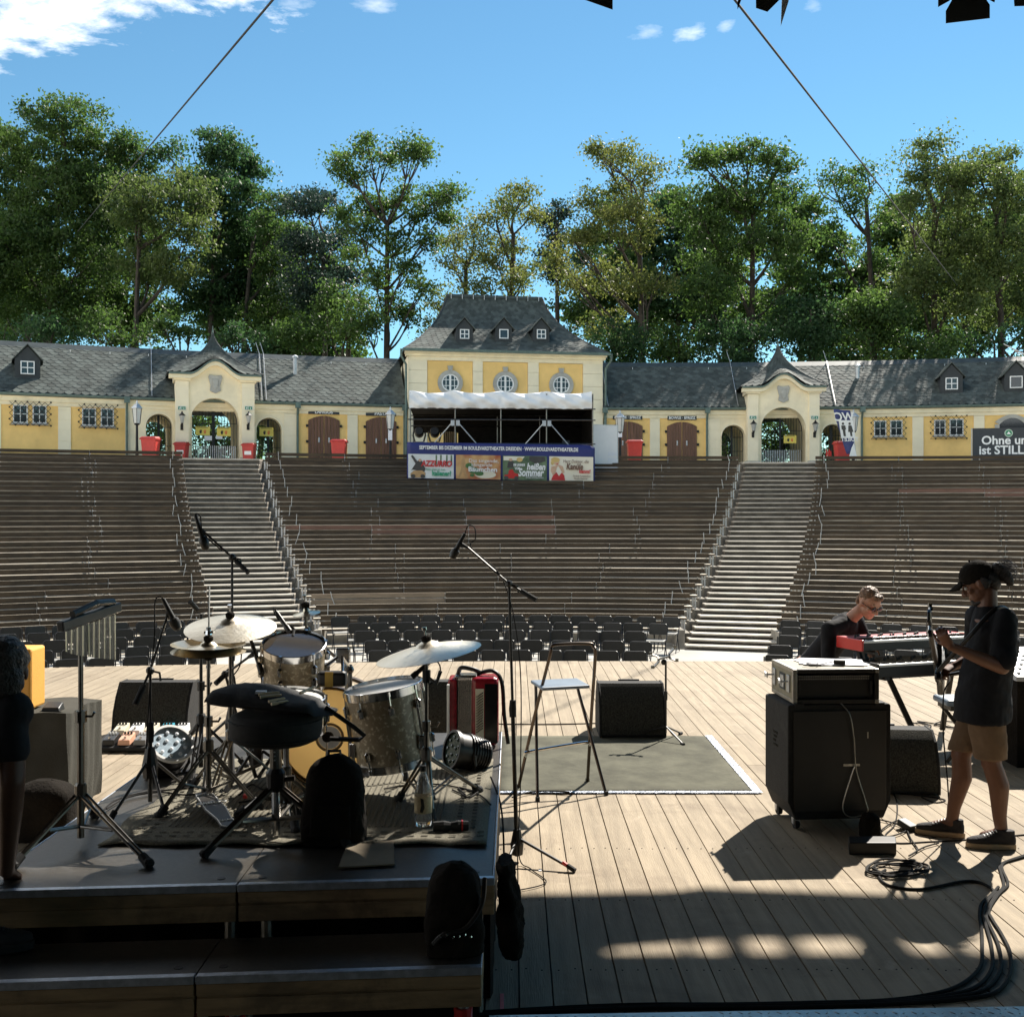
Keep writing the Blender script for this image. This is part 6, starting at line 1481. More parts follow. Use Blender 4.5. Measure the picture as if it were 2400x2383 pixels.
# stick bag lying on the stool
o = thing('stick_bag', 'open black stick bag with drumsticks lying on the drum stool', 'bag', (-1.07, 4.97, 1.18)); m = MB()
sec = []
for k in range(25):
    t = k / 24; x = lerp(-1.375, -.80, t); hw = .02 + .17 * math.sin(math.pi * min(1, .06 + t * .9)) ** .6; hz = (.012 + .060 * math.sin(math.pi * (t ** .75)) ** .8) * (1.25 - .75 * t)
    cy_ = 5.0 + .04 * math.sin(t * 5); cz_ = 1.192 + .035 * (1 - t) - (.0 if t < .85 else .02)
    sec.append([(x, cy_ + hw * math.cos(a), cz_ + hz * (math.sin(a) if math.sin(a) > 0 else .45 * math.sin(a)) + .004 * math.sin(9 * t + 3 * a)) for a in [2 * math.pi * q / 18 for q in range(19)]])
m.grid(sec); m.add([p for p in sec[0][:-1]], [tuple(range(18))]); m.add([p for p in sec[-1][:-1]], [tuple(range(17, -1, -1))]); bd = m.build('case', M['tolex'], o, smooth=70); dm_ = bd.modifiers.new('d', 'DISPLACE'); dm_.texture = CREASE; dm_.strength = .022; bake(bd)
m = MB(); m.tube([(-.84, 4.93, 1.20), (-.72, 4.92, 1.12), (-.665, 4.92, 1.075), (-.69, 4.93, 1.055), (-.82, 4.93, 1.06)], .011, 6); m.build('strap', M['black'], o)
M['stickwood'] = mat('pale_stick_wood', (.55, .42, .26), .5)
for a, b in ((P(606, 1634, 4.9), P(655, 1628, 4.95)), (P(610, 1640, 4.88), P(660, 1634, 4.93)), (P(630, 1650, 4.84), P(668, 1642, 4.9)), (P(636, 1656, 4.82), P(676, 1649, 4.88)), (P(704, 1630, 4.9), P(738, 1615, 5.0))):
    a = a + Vector((0, 0, .012)); b = b + Vector((0, 0, .012)); m = MB(); d = b - a; m.tube([a, a + d * .9, b], [.0075, .0065, .003], 8); m.build('drumstick', M['stickwood'], o)
m = MB(); m.obox(P(612, 1627, 4.93) + Vector((0, 0, .01)), (.045, .03, .012)); m.build('stick_label', M['paper'], o)
# chimes
cb_ = (-1.905, 4.86, RZ); o = stand('chime_stand', 'bar chimes on a tall stand beside the person at the picture edge', cb_, 1.64, [F(348, 2032, RZ), (-2.02, 5.32, RZ), (-2.06, 4.55, RZ)], mt='darkchrome', hub=.24, r=.0155)
A, B = P(148, 1466, 4.72), P(272, 1424, 5.06); d = (B - A).normalized()
m = MB(); m.bar(A - d * .02, B + d * .02, .035, .045); m.build('mantle', M['black'], o, bevel=.005); m = MB(); m.tube([A + d * .06 + Vector((0, 0, .035)), A + d * .22 + Vector((0, 0, .05)), B - d * .02 + Vector((0, 0, .03))], .016, 8); m.build('clamp', M['black'], o)
for k in range(28):
    t = k / 27; p = A.lerp(B, .05 + .93 * t) + Vector((0, 0, -.03)); ln = lerp(.085, .205, t ** .85); m = MB(); m.tube([p, p + Vector((random.uniform(-.002, .002), 0, -ln))], .0033, 6); m.build('chime', M['brass'] if k % 3 == 0 else M['darkchrome'], o)

# ================================================================ MICROPHONES
def mic_body(m, a, b, ball=False):
    a, b = Vector(a), Vector(b); d = (b - a)
    if ball: m.tube([a, a + d * .62], [.0105, .016], 10); m.tube([a + d * .62, a + d * .66, a + d * .8, a + d * .95, b], [.018, .026, .028, .02, .006], 12)
    else: m.tube([a, a + d * .15, a + d * .7, a + d * .74, b], [.008, .011, .0115, .015, .015], 10)
def boom_mic(label, base, clutch, boom0, boom1, mic0, mic1, feet, zf, hub=.2, ball=False, cab=None, r=.011, group='microphone stands', red=False):
    base = Vector(base); o = thing('microphone_stand', label, 'microphone stand', base, group=group)
    clutch = Vector(clutch); mid = base.lerp(clutch, .55)
    m = MB(); m.tube([base + Vector((0, 0, .03)), mid], r, 10); m.build('lower_tube', M['black'], o); m = MB(); m.tube([mid, clutch], r * .68, 10); m.build('upper_tube', M['black'], o)
    m = MB(); m.lathe([(r * 1.5, -.05), (r * 1.8, 0), (r * 1.4, .05)], mid, n=10); m.build('grip', M['rubber'], o)
    m = MB(); m.tube([boom0, clutch, boom1], r * .62, 8); m.build('boom', M['black'], o)
    m = MB(); bo = Vector(boom0); d = (clutch - bo).normalized(); m.tube([bo - d * .0, bo + d * .11], r * 1.3, 8); m.build('counterweight', M['rubber'], o)
    m = MB(); m.ball(clutch, .022, 10); m.tube([clutch, clutch + Vector((.05, -.01, -.01)), clutch + Vector((.055, -.01, -.05))], .006, 6); m.build('clutch', M['black'], o)
    m = MB(); mic_body(m, mic0, mic1, ball); mc = m.build('microphone', M['black'], o, smooth=True)
    m = MB(); q = Vector(mic0).lerp(Vector(mic1), .4); m.tube([boom1, q], [.008, .017], 8); m.build('clip', M['rubber'], mc)
    if cab:
        m = MB(); m.tube(cab, .0035, 6); m.build('cable', M['cable'], o)
    for k, f in enumerate(feet):
        f = Vector(f); hb = base + Vector((0, 0, hub)); m = MB(); m.tube([hb, f + Vector((0, 0, .014))], r * .75, 8); lg = m.build('leg', M['black'], o); d = (f - hb).normalized(); m = MB(); m.tube([f - d * .04 + Vector((0, 0, .016)), f + d * .012 + Vector((0, 0, .014))], .0155, 8); m.build('rubber_foot', M['rubber'], lg)
        if red and k == 0: m = MB(); m.tube([f - d * .075 + Vector((0, 0, .02)), f - d * .045 + Vector((0, 0, .017))], .0115, 8); m.build('red_ring', M['redtape'], lg)
    m = MB(); m.lathe([(.035, -.10), (.04, -.04), (.022, .05)], base + Vector((0, 0, hub)), n=10); m.build('hub', M['black'], o)
    return o
def smooth_path(pts, n=8):
    pts = [Vector(p) for p in pts]; out = []
    for i in range(len(pts) - 1):
        p0, p1, p2, p3 = pts[max(i - 1, 0)], pts[i], pts[i + 1], pts[min(i + 2, len(pts) - 1)]
        for k in range(n):
            t = k / n; out.append(.5 * ((2 * p1) + (p2 - p0) * t + (2 * p0 - 5 * p1 + 4 * p2 - p3) * t * t + (3 * p1 - p0 - 3 * p2 + p3) * t ** 3))
    out.append(pts[-1]); return out
b = (-1.81, 5.5, RZ); boom_mic('black boom microphone stand between the chimes and the hi-hat', b, P(352, 1571, 5.5), P(316, 1652, 5.38), P(391, 1447, 5.62), P(382, 1403, 5.62), P(419, 1477, 5.62), [F(259, 1926, RZ), F(386, 1912, RZ), (-1.74, 5.86, RZ)], RZ, .25, True,
    smooth_path([P(382, 1403, 5.62), P(374, 1398, 5.62), P(363, 1412, 5.6), P(362, 1490, 5.55), P(352, 1600, 5.48), (-1.82, 5.47, .9)]))
b = (-1.62, 6.35, RZ); boom_mic('tall overhead microphone stand rising behind the crash cymbal', b, P(544, 1306, 6.35), P(582, 1342, 6.3), P(478, 1246, 6.4), P(458, 1207, 6.4), P(484, 1290, 6.4), ring3(b, .33, .8), RZ, .3, True,
    smooth_path([P(458, 1207, 6.4), P(462, 1203, 6.4), P(470, 1212, 6.4), P(477, 1250, 6.38), P(520, 1290, 6.36)]), .011)
b = (-1.40, 6.0, RZ); boom_mic('short microphone stand with slim microphone aimed at the snare', b, P(528, 1580, 5.9), P(505, 1602, 5.85), P(582, 1540, 5.75), P(588, 1500, 5.7), P(614, 1578, 5.6), ring3(b, .25, .1), RZ, .2, False,
    smooth_path([P(588, 1500, 5.7), P(580, 1497, 5.7), P(568, 1515, 5.72), P(562, 1560, 5.75), P(540, 1590, 5.85)]))
b = (.02, 6.56, 0.0); boom_mic('tall vocal microphone stand with raised boom beside the bar stool', b, P(1193, 1368, 6.56), P(1257, 1406, 6.5), P(1096, 1283, 6.7), P(1090, 1250, 6.7), P(1058, 1310, 6.7), [F(1344, 2043), (.03, 6.92, 0), F(1177, 2056)], 0, .14, True,
    smooth_path([P(1090, 1250, 6.7), P(1097, 1232, 6.7), P(1112, 1236, 6.7), P(1114, 1262, 6.69), P(1106, 1285, 6.68), P(1180, 1362, 6.58), (.035, 6.53, 1.2), (.04, 6.53, .5), (.03, 6.5, .06), (.10, 6.38, .01), (.18, 6.15, .01), (.02, 6.02, .01), (-.05, 6.0, .01)]), .0125, red=True)
b = (-1.755, 6.2, RZ); o = stand('bare_stand', 'bare black stand with a short angled tip behind the hi-hat', b, 1.50, ring3(b, .26, .6), group='drum hardware stands', mt='black'); m = MB(); m.tube([P(462, 1428, 6.2), P(445, 1410, 6.15)], .014, 8); m.build('tip', M['black'], o)
o = thing('clip_microphone', 'small black microphone clipped on the small tom rim', 'microphone', P(660, 1450, 5.6)); m = MB(); mic_body(m, P(646, 1432, 5.62), P(679, 1480, 5.58)); m.build('body', M['black'], o, smooth=True)
m = MB(); m.tube(smooth_path([P(646, 1432, 5.62), P(641, 1424, 5.62), P(645, 1440, 5.6), P(662, 1462, 5.6)]), .0035, 6); m.build('cable', M['cable'], o); m = MB(); m.tube([P(672, 1462, 5.6), P(690, 1474, 5.6), P(686, 1490, 5.56)], .007, 6); m.build('clip', M['rubber'], o)
o = thing('drum_microphone', 'black microphone hanging under the ride cymbal over the floor tom', 'microphone', P(985, 1570, 5.35)); m = MB(); mic_body(m, P(1006, 1552, 5.35), P(966, 1586, 5.35)); m.build('body', M['black'], o, smooth=True); m = MB(); m.tube([P(998, 1560, 5.35), P(994, 1577, 5.33), (-.42, 5.32, 1.26)], .009, 6); m.build('clip', M['black'], o)
m = MB(); m.tube(smooth_path([P(1006, 1552, 5.35), P(1022, 1548, 5.35), P(1032, 1565, 5.35), P(1026, 1590, 5.35), P(1006, 1604, 5.34)]), .0035, 6); m.build('cable', M['cable'], o)
# ================================================================ SMALL THINGS ON THE RISER
M['clearplastic'] = mat('clear_plastic', (.9, .92, .92), .05, var=.01); M['clearplastic'].node_tree.nodes['Principled BSDF'].inputs['Transmission Weight'].default_value = .92
c = F(992, 1938, RZ); o = thing('water_bottle', 'clear plastic water bottle with paper label on the rug', 'bottle', c)
m = MB(); m.lathe([(.028, .004), (.040, .012), (.041, .05), (.039, .06), (.041, .07), (.041, .165), (.036, .19), (.017, .245), (.013, .25), (.013, .265)], c, n=24); m.build('body', M['clearplastic'], o, smooth=60)
m = MB(); m.lathe([(.0418, .072), (.0418, .150)], c, n=24, cap=False); m.build('label', mat('bottle_label', (.52, .42, .25), .6, var=.3, scale=20), o, smooth=True); m = MB(); m.lathe([(.0155, .262), (.0155, .288)], c, n=14); m.build('cap', M['black'], o)
m = MB(); m.prism([(-.012, -.03), (.0, -.034), (.01, -.01), (.004, .03), (-.01, .034), (-.006, .0)], c + Vector((0, -.0425, .112)), (1, 0, 0), (0, 0, 1), (0, -.0008, 0)); m.build('label_mark', M['blackprint'], o)
o = thing('cardboard_sheet', 'flat piece of brown cardboard on the riser before the backpack', 'cardboard', F(860, 2000, RZ)); m = MB(); A = [F(793, 2034, RZ + .006), F(925, 2027, RZ + .006), F(923, 1971, RZ + .010), F(815, 1979, RZ + .012)]; m.hexa(A + [p + Vector((0, 0, .006)) for p in A]); m.build('sheet', M['card'], o)
def soft_bag(name, label, cat, c, w, d, h, mt='blackcloth', taper=.7, wob=.012, seed=0, rough=.02):
    rr = random.Random(seed); c = Vector(c); o = thing(name, label, cat, c); m = MB(); rows = []
    for j in range(13):
        t = j / 12; k = (1 - (1 - taper) * t) * (math.sqrt(max(0, 1 - max(0, (t - .72) / .29) ** 2)) if t > .72 else 1) * (.93 + .07 * min(1, t * 6)); row = []
        for q in range(29):
            a = 2 * math.pi * (q % 28) / 28; sx_, sy_ = math.cos(a), math.sin(a); e = 2.0 / 3.4
            px_, py_ = math.copysign(abs(sx_) ** e, sx_), math.copysign(abs(sy_) ** e, sy_); ww = 1 + wob * 8 * (math.sin(a * 3 + t * 5 + seed) * .25 + math.sin(a * 7 - t * 9) * .12)
            row.append(c + Vector((px_ * w / 2 * k * ww, py_ * d / 2 * k * ww, h * t + .004)))
        rows.append(row)
    m.grid(rows); m.add([p for p in rows[0][:-1]], [tuple(range(27, -1, -1))]); m.add([p for p in rows[-1][:-1]], [tuple(range(28))]); bd = m.build('body', M[mt], o, smooth=70); bd.modifiers.new('s', 'SUBSURF').levels = 2; bd.modifiers['s'].render_levels = 2; dm_ = bd.modifiers.new('d', 'DISPLACE'); dm_.texture = CREASE; dm_.strength = rough; bake(bd); return o
o = soft_bag('backpack', 'tall black backpack standing on the riser before the bass drum', 'backpack', (-.80, 4.93, RZ), .31, .2, .385, taper=.74, seed=3)
m = MB(); m.prism([(-.09, .05), (.09, .05), (.085, .19), (-.085, .19)], (-.80, 4.822, RZ), (1, 0, 0), (0, .06, 1), (0, -.02, 0)); m.build('front_pocket', M['blackcloth'], o, bevel=.01); m = MB(); m.tube([(-.83, 4.93, .97), (-.825, 4.93, 1.005), (-.775, 4.93, 1.005), (-.77, 4.93, .97)], .008, 6); m.build('grab_loop', M['black'], o)
o = soft_bag('backpack', 'shiny-buckled black backpack leaning on the riser corner upon the step', 'backpack', (-.225, 4.22, .40), .235, .2, .33, taper=.8, seed=8, wob=.02)
m = MB(); m.tube(smooth_path([(-.30, 4.12, .46), (-.26, 4.11, .50), (-.18, 4.12, .52), (-.12, 4.14, .60), (-.11, 4.2, .68)]), .009, 6); m.build('strap', M['black'], o)
for k in range(6): m = MB(); m.ball((-.27 + k * .022, 4.105, .495 + .005 * math.sin(k * 2)), .006, 6); m.build('buckle', M['chrome'], o)
o = thing('hanging_jacket', 'black jacket hanging down the riser corner beside the vocal stand', 'jacket', (-.04, 4.62, .6)); m = MB(); rows = []
for j in range(14):
    t = j / 13; z = lerp(.625, .24, t); row = []
    for k in range(15):
        a = 2 * math.pi * (k % 14) / 14; w = .028 + .035 * t ** .6 - (.02 * max(0, t - .85) / .15); row.append(Vector((-.035 + .03 * t + w * math.cos(a) * (1 + .15 * math.sin(3 * a + 4 * t)), 4.60 + .09 * math.sin(a) * (1 + .1 * math.sin(5 * a)), z)))
    rows.append(row)
m.grid(rows); m.add(rows[0][:-1], [tuple(range(14))]); m.add(rows[-1][:-1], [tuple(range(13, -1, -1))]); bd = m.build('cloth', M['blackcloth'], o, smooth=70); bd.modifiers.new('s', 'SUBSURF').render_levels = 2; bd.modifiers['s'].levels = 2; dm_ = bd.modifiers.new('d', 'DISPLACE'); dm_.texture = CREASE; dm_.strength = .04; bake(bd)
def par_can(label, c, axis, r, L, led=False, zf=RZ):
    c = Vector(c); ax = Vector(axis).normalized(); o = thing('par_light', label, 'stage light', c, group='round stage lights on the riser')
    m = MB(); m.lathe([(r * .35, -L * .62), (r * .72, -L * .58), (r * .9, -L * .2), (r * .95, L * .3), (r * .97, L * .38)], c, ax, 28); m.build('housing', M['black'], o, smooth=True)
    for k in range(7): m = MB(); h = -L * .52 + k * L * .085; m.lathe([(r * .78 + k * r * .028, h), (r * .84 + k * r * .028, h), (r * .84 + k * r * .028, h + L * .03), (r * .78 + k * r * .028, h + L * .03)], c, ax, 28); m.build('cooling_fin', M['black'], o)
    m = MB(); m.lathe([(r * .93, L * .36), (r * 1.06, L * .36), (r * 1.06, L * .46), (r * .93, L * .46)], c, ax, 32, cap=False); m.build('lens_ring', M['whitepaint'] if led else M['black'], o, smooth=True)
    x, y, ax = axes(ax); m = MB(); m.lathe([(.001, L * .40), (r * .94, L * .40)], c, ax, 28, cap=False); ln = m.build('lens', M['lens_led'] if led else M['lens_dark'], o)
    for k in range(12):
        rr, a = (r * .28, k * 2.094) if k < 3 else (r * .66, (k - 3) * .698); m = MB(); m.lathe([(r * .10, L * .402), (r * .085, L * .43), (.001, L * .44)], c + x * rr * math.cos(a) + y * rr * math.sin(a), ax, 10, cap=False); m.build('led', M['lens_bead'] if led else M['lens_dark'], ln, smooth=True)
    sd = ax.cross(Vector((0, 0, 1))).normalized(); m = MB()
    for s in (-1, 1): m.tube([c + sd * s * r * 1.02, c + sd * s * r * 1.08 + Vector((0, 0, -r * .5)), Vector((c.x + sd.x * s * r * .8, c.y + sd.y * s * r * .8, zf + .012))], .010, 6)
    m.bar(Vector((c.x, c.y, zf + .01)) - sd * r * 1.1, Vector((c.x, c.y, zf + .01)) + sd * r * 1.1, .03, .012); m.build('floor_bracket', M['black'], o); return o
M['lens_led'] = mat('pale_blue_lens', (.42, .52, .60), .12, var=.2, scale=30); M['lens_dark'] = mat('dark_green_lens', (.03, .05, .045), .08, spec=.9); M['lens_bead'] = mat('clear_led_lens', (.8, .85, .9), .05, spec=.9)
par_can('round stage light with pale bluish lens left of the hi-hat foot', P(392, 1768, 6.15), (.42, -.55, .72), .115, .24, True)
par_can('round finned black stage light beside the accordion', P(1094, 1762, 6.3), (-.85, -.45, .25), .105, .22)
# ================================================================ ACCORDION
M['redpearl'] = mat('red_pearl', (.28, .014, .024), .2, var=.25, scale=30, spec=.7)
ac = Vector((-.25, 6.98, RZ)); o = thing('accordion', 'red accordion standing upright at the back of the riser', 'accordion', ac)
def abox(name, x0, x1, y0, y1, z0, z1, mt, bv=.006, par=None):
    m = MB(); m.box(ac.x + x0, ac.y + y0, ac.z + z0, ac.x + x1, ac.y + y1, ac.z + z1); return m.build(name, mt, par or o, bevel=bv)
abox('treble_casing', -.16, -.105, -.09, .10, .01, .43, M['redpearl'], .015)
for k in range(7): abox('bellows_fold', -.103 + k * .0125, -.094 + k * .0125, -.08, .09, .02 + .002 * (k % 2), .42, M['blackgloss'], 0)
bs = abox('bass_casing', -.016, .155, -.095, .10, .01, .44, M['redpearl'], .03)
abox('button_plate', .012, .064, -.1005, -.0955, .05, .37, M['p_cream'], .002, bs)
m = MB()
for r_ in range(14):
    for q in range(5): m.lathe([(.0042, 0), (.0042, .005)], (ac.x + .021 + q * .0085, ac.y - .1005, ac.z + .10 + r_ * .017 + q * .006), (0, -1, 0), 6)
w = m.build('bass_button', M['blackgloss'], bs); w['kind'] = 'stuff'
abox('black_panel', .070, .150, -.0985, -.0955, .03, .40, M['blackgloss'], .002, bs)
abox('keyboard', -.165, -.15, -.13, -.092, .03, .40, M['whitepaint'], .002)
abox('top_grille', -.12, .02, -.06, .07, .4305, .447, M['chrome'], .006)
m = MB(); m.tube(smooth_path([ac + Vector((-.10, 0, .445)), ac + Vector((-.08, -.02, .49)), ac + Vector((.0, -.03, .48)), ac + Vector((.04, 0, .455))]), .014, 8); m.build('strap', M['black'], o)
m = MB(); m.tube(smooth_path([ac + Vector((.02, 0, .45)), ac + Vector((.12, -.02, .47)), ac + Vector((.175, -.04, .40)), ac + Vector((.19, -.05, .2)), ac + Vector((.215, -.06, .02))]), .013, 8); m.build('strap', M['black'], o)
# ================================================================ FLOOR: WEDGES, MAT, STOOL, TABLET STAND, PEDALBOARD
def wedge(label, x0, x1, y0, h=.47, d=.52, rz=0.0, jack=False):
    c = Vector(((x0 + x1) / 2, y0 + d / 2, 0)); o = thing('floor_monitor', label, 'stage monitor', c, rz, group='black wedge monitors on the stage floor'); w = (x1 - x0) / 2
    cur = [(-d / 2, .02), (-d / 2 - .004, .10), (-d / 2 + .03, .24), (-d / 2 + .10, .37), (-d / 2 + .20, h), (d / 2 - .14, h), (d / 2, h * .45), (d / 2, .02)]
    m = MB(); m.prism([(a, b) for a, b in cur], (-w + .02, 0, 0), (0, 1, 0), (0, 0, 1), (2 * w - .04, 0, 0)); m.build('cabinet', M['tolex'], o, local=True)
    face = [(-d / 2 - .008, .035), (-d / 2 - .012, .10), (-d / 2 + .022, .245), (-d / 2 + .094, .378), (-d / 2 + .19, h + .004)]
    m = MB(); rows = [[(lerp(-w + .022, w - .022, k / 6), a, b) for k in range(7)] for a, b in face]; m.grid(rows); m.build('grille', M['carpet'], o, local=True, smooth=60)
    for s in (-1, 1):
        m = MB(); m.prism([(a * 1.02, b + (.006 if b > .1 else -.012)) for a, b in cur], (s * w - (.02 if s > 0 else 0), 0, 0), (0, 1, 0), (0, 0, 1), (.02, 0, 0)); m.build('side_panel', M['tolex'], o, local=True, bevel=.004)
    m = MB(); m.box(-.10, d / 2 - .145, h + .0, .10, d / 2 - .12, h + .012); m.build('handle', M['black'], o, local=True)
    return o
wedge('black wedge monitor behind the pedalboard by the drum kit', -3.66, -2.97, 10.05, .49)
wedge('black wedge monitor standing on the far edge of the grey mat', .785, 1.40, 10.12)
wedge('black wedge monitor half hidden between the floor tom and accordion', -1.20, -.60, 10.15, .48)
o = wedge('black wedge monitor behind the bass cabinet before the keyboards', 2.46, 3.14, 8.08, .44, rz=R(-6))
o = thing('stage_mat', 'grey-green mat taped down under the bar stool', 'mat', (.85, 9.2, 0)); m = MB(); m.grid([[(lerp(-.12, 1.79, k / 24), lerp(8.15, 10.2, j / 20), .006 + .002 * math.sin(k * 1.1 + j * .7) * math.sin(j * .9)) for k in range(25)] for j in range(21)]); q = m.build('sheet', M['mat_grey'], o, smooth=60); q.modifiers.new('thick', 'SOLIDIFY').thickness = .004
for (x0, x1, y0, y1, n, ax_) in ((-.12, 1.80, 8.11, 8.165, 90, 0), (1.765, 1.83, 8.12, 10.2, 90, 1)):
    m = MB(); rows = []
    for k in range(n + 1):
        t = k / n; row = []
        for j in range(5):
            e = j / 4; x = lerp(x0, x1, t) if ax_ == 0 else lerp(x0, x1, e); y = lerp(y0, y1, e) if ax_ == 0 else lerp(y0, y1, t); row.append((x, y, .0105 + random.uniform(0, .0018)))
        rows.append(row)
    m.grid(rows); m.build('silver_tape', M['tape'], o)
M['stoolframe'] = mat('dark_bronze_tube', (.10, .08, .065), .3, .9, var=.2)
o = thing('bar_stool', 'folding bar stool with chrome tube frame on the grey mat', 'stool', (.36, 8.15, 0))
f1L, f1R, f2L, f2R = F(1215, 1846), F(1377, 1832), F(1260, 1877), F(1421, 1863); tL, tR = P(1288, 1520, 7.86), P(1395, 1518, 7.92)
fr1 = smooth_path([f1L, f1L.lerp(tL, .5), tL - Vector((.0, 0, .06)), tL + Vector((.012, 0, .005)), tL + Vector((.05, 0, .03)), tR + Vector((-.05, 0, .03)), tR + Vector((-.012, 0, .005)), tR - Vector((0, 0, .06)), f1R.lerp(tR, .5), f1R], 5)
m = MB(); m.tube(fr1, .0125, 10); m.build('back_frame', M['stoolframe'], o, smooth=True)
sL, sR = P(1256, 1606, 8.30), P(1352, 1606, 8.36)
m = MB(); m.tube(smooth_path([f2L, f2L.lerp(sL, .93), sL + Vector((.02, 0, .02)), sR + Vector((-.02, 0, .02)), f2R.lerp(sR, .93), f2R], 5), .012, 10); m.build('front_frame', M['stoolframe'], o, smooth=True)
A = [F(1271, 1611, .825), F(1383, 1605, .825), F(1353, 1588, .83), F(1243, 1593, .83)]; m = MB(); m.hexa([p - Vector((0, 0, .025)) for p in A] + A); m.build('seat', M['blueseat'], o, bevel=.010)
g0, g1 = f1L.lerp(tL, .235), f1R.lerp(tR, .30); m = MB(); m.tube(smooth_path([g0, g0 + Vector((.0, -.05, .03)), g0 + Vector((.04, -.055, .05)), g1 + Vector((-.04, -.055, .02)), g1 + Vector((0, -.04, .0)), g1], 5), .0115, 8); m.build('footrest', M['chrome'], o, smooth=True)
for f in (f1L, f1R, f2L, f2R): m = MB(); m.lathe([(.017, 0), (.016, .03)], f, n=10); m.build('rubber_foot', M['rubber'], o)
tb2 = Vector((1.385, 10.06, 0)); o = thing('tablet_stand', 'slim tripod stand with empty tablet holder beside the wedge on the mat', 'stand', tb2)
m = MB(); m.tube([tb2 + Vector((0, 0, .06)), tb2 + Vector((0, 0, .70))], .0095, 8); m.lathe([(.016, .36), (.016, .44)], tb2, n=8); m.build('pole', M['black'], o)
for f in (F(1596, 1721), F(1601, 1747), F(1480, 1728)): m = MB(); f.z = .012; m.tube([tb2 + Vector((0, 0, .12)), f], .008, 6); lg = m.build('leg', M['black'], o); m = MB(); d = (f - tb2).normalized(); m.tube([f - d * .03, f + d * .015], .014, 8); m.build('rubber_foot', M['rubber'], lg)
hc = P(1556, 1541, 10.06); m = MB()
e1, e2 = Vector((.95, .1, .25)).normalized(), Vector((.0, .75, .62)).normalized()
for s1, s2 in ((1, 1), (1, -1), (-1, 1), (-1, -1)):
    p = hc + e1 * .055 * s1 + e2 * .03 * s2; q = hc + e1 * .115 * s1 + e2 * .085 * s2; m.bar(p, q, .022, .012); m.bar(q, q + e1.cross(e2) * .03, .03, .012); m.bar(hc + e1 * .05 * s1, p, .02, .012)
m.bar(hc - e1 * .06, hc + e1 * .06, .03, .014); m.build('tablet_holder', M['alu'], o); m = MB(); m.ball(hc - Vector((0, 0, .04)), .028, 10); m.build('knob', M['black'], o)
pbx = thing('pedalboard', 'guitar pedalboard with two rows of small effect pedals near the wedge', 'pedalboard', (-3.27, 9.75, 0)); m = MB(); m.hexa([(-3.62, 9.48, .02), (-2.93, 9.48, .02), (-2.93, 9.98, .02), (-3.62, 9.98, .02), (-3.62, 9.48, .05), (-2.93, 9.48, .05), (-2.93, 9.98, .12), (-3.62, 9.98, .12)]); m.build('board', M['tolex'], pbx, bevel=.006)
PC = [('white', (.8, .8, .78)), ('black', (.02, .02, .02)), ('cream', (.72, .66, .5)), ('teal', (.03, .30, .40)), ('redp', (.5, .04, .03)), ('grey', (.2, .2, .2)), ('peach', (.75, .42, .28))]
for n_, c_ in PC: M['ped_' + n_] = mat('pedal_paint_' + n_, c_, .35)
for r_ in range(2):
    row = ['black', 'peach', 'grey', 'redp', 'black'] if r_ == 0 else ['cream', 'white', 'cream', 'teal', 'white']
    for k, cn in enumerate(row):
        x = -3.55 + k * .135; y = 9.52 + r_ * .25; zz = .055 + (y - 9.48) * .14; pd = thing('effect_pedal', '%s effect pedal, %s from the drums in the %s row of the pedalboard' % ({'redp': 'red', 'black': 'black', 'peach': 'peach and white', 'grey': 'grey', 'cream': 'cream', 'white': 'white', 'teal': 'teal'}[cn], ['fifth', 'fourth', 'third', 'second', 'first'][k], ['near', 'far'][r_]), 'effect pedal', (x, y, zz), group='effect pedals on the pedalboard')
        m = MB(); m.hexa([(x, y, zz), (x + .105, y, zz), (x + .105, y + .16, zz + .02), (x, y + .16, zz + .02), (x + .004, y + .004, zz + .045), (x + .101, y + .004, zz + .045), (x + .101, y + .156, zz + .085), (x + .004, y + .156, zz + .085)]); m.build('housing', M['ped_' + cn], pd, bevel=.004)
        for q in range(3): m = MB(); m.lathe([(.011, 0), (.009, .02)], (x + .025 + q * .027, y + .12, zz + .075), n=8); m.build('knob', M['ped_black'] if cn not in ('black', 'grey') else M['ped_white'], pd)
        m = MB(); m.lathe([(.012, 0), (.011, .014)], (x + .052, y + .035, zz + .052), n=8); m.build('footswitch', M['chrome'], pd)
# ================================================================ LEFT EDGE: ORANGE CABINET ON A COVERED BOX
bx = thing('covered_box', 'box under a crumpled faded black cloth below the orange cabinet', 'covered box', (-3.4, 7.85, 0)); m = MB(); rows = []
def ringpt(x0, x1, y0, y1, t):   # t 0..4 round a rectangle
    k = int(t) % 4; f = t - int(t); c_ = [(x0, y0), (x1, y0), (x1, y1), (x0, y1)]; a, b = c_[k], c_[(k + 1) % 4]; return lerp(a[0], b[0], f), lerp(a[1], b[1], f)
for j in range(12):
    t = j / 11; row = []
    for k in range(97):
        tt = 4 * (k % 96) / 96; x, y = ringpt(-3.95, -3.045, 7.52, 8.15, tt); fold = .010 * math.sin(tt * 13) * t + .016 * t * math.sin(tt * 5 + 1) + .006 * math.sin(tt * 29 + 6 * t) + .03 * math.sin(3 * t) * t; cx0, cy0 = -3.5, 7.83; dl = math.hypot(x - cx0, y - cy0)
        row.append((x + (x - cx0) / dl * fold , y + (y - cy0) / dl * fold, .695 - .69 * t + .012 * math.sin(tt * 9) * (1 - t)))
    rows.append(row)
m.grid(rows[::-1]); m.add(rows[0][:-1], [tuple(range(96))]); m.build('cloth', M['greycloth'], bx, smooth=70)
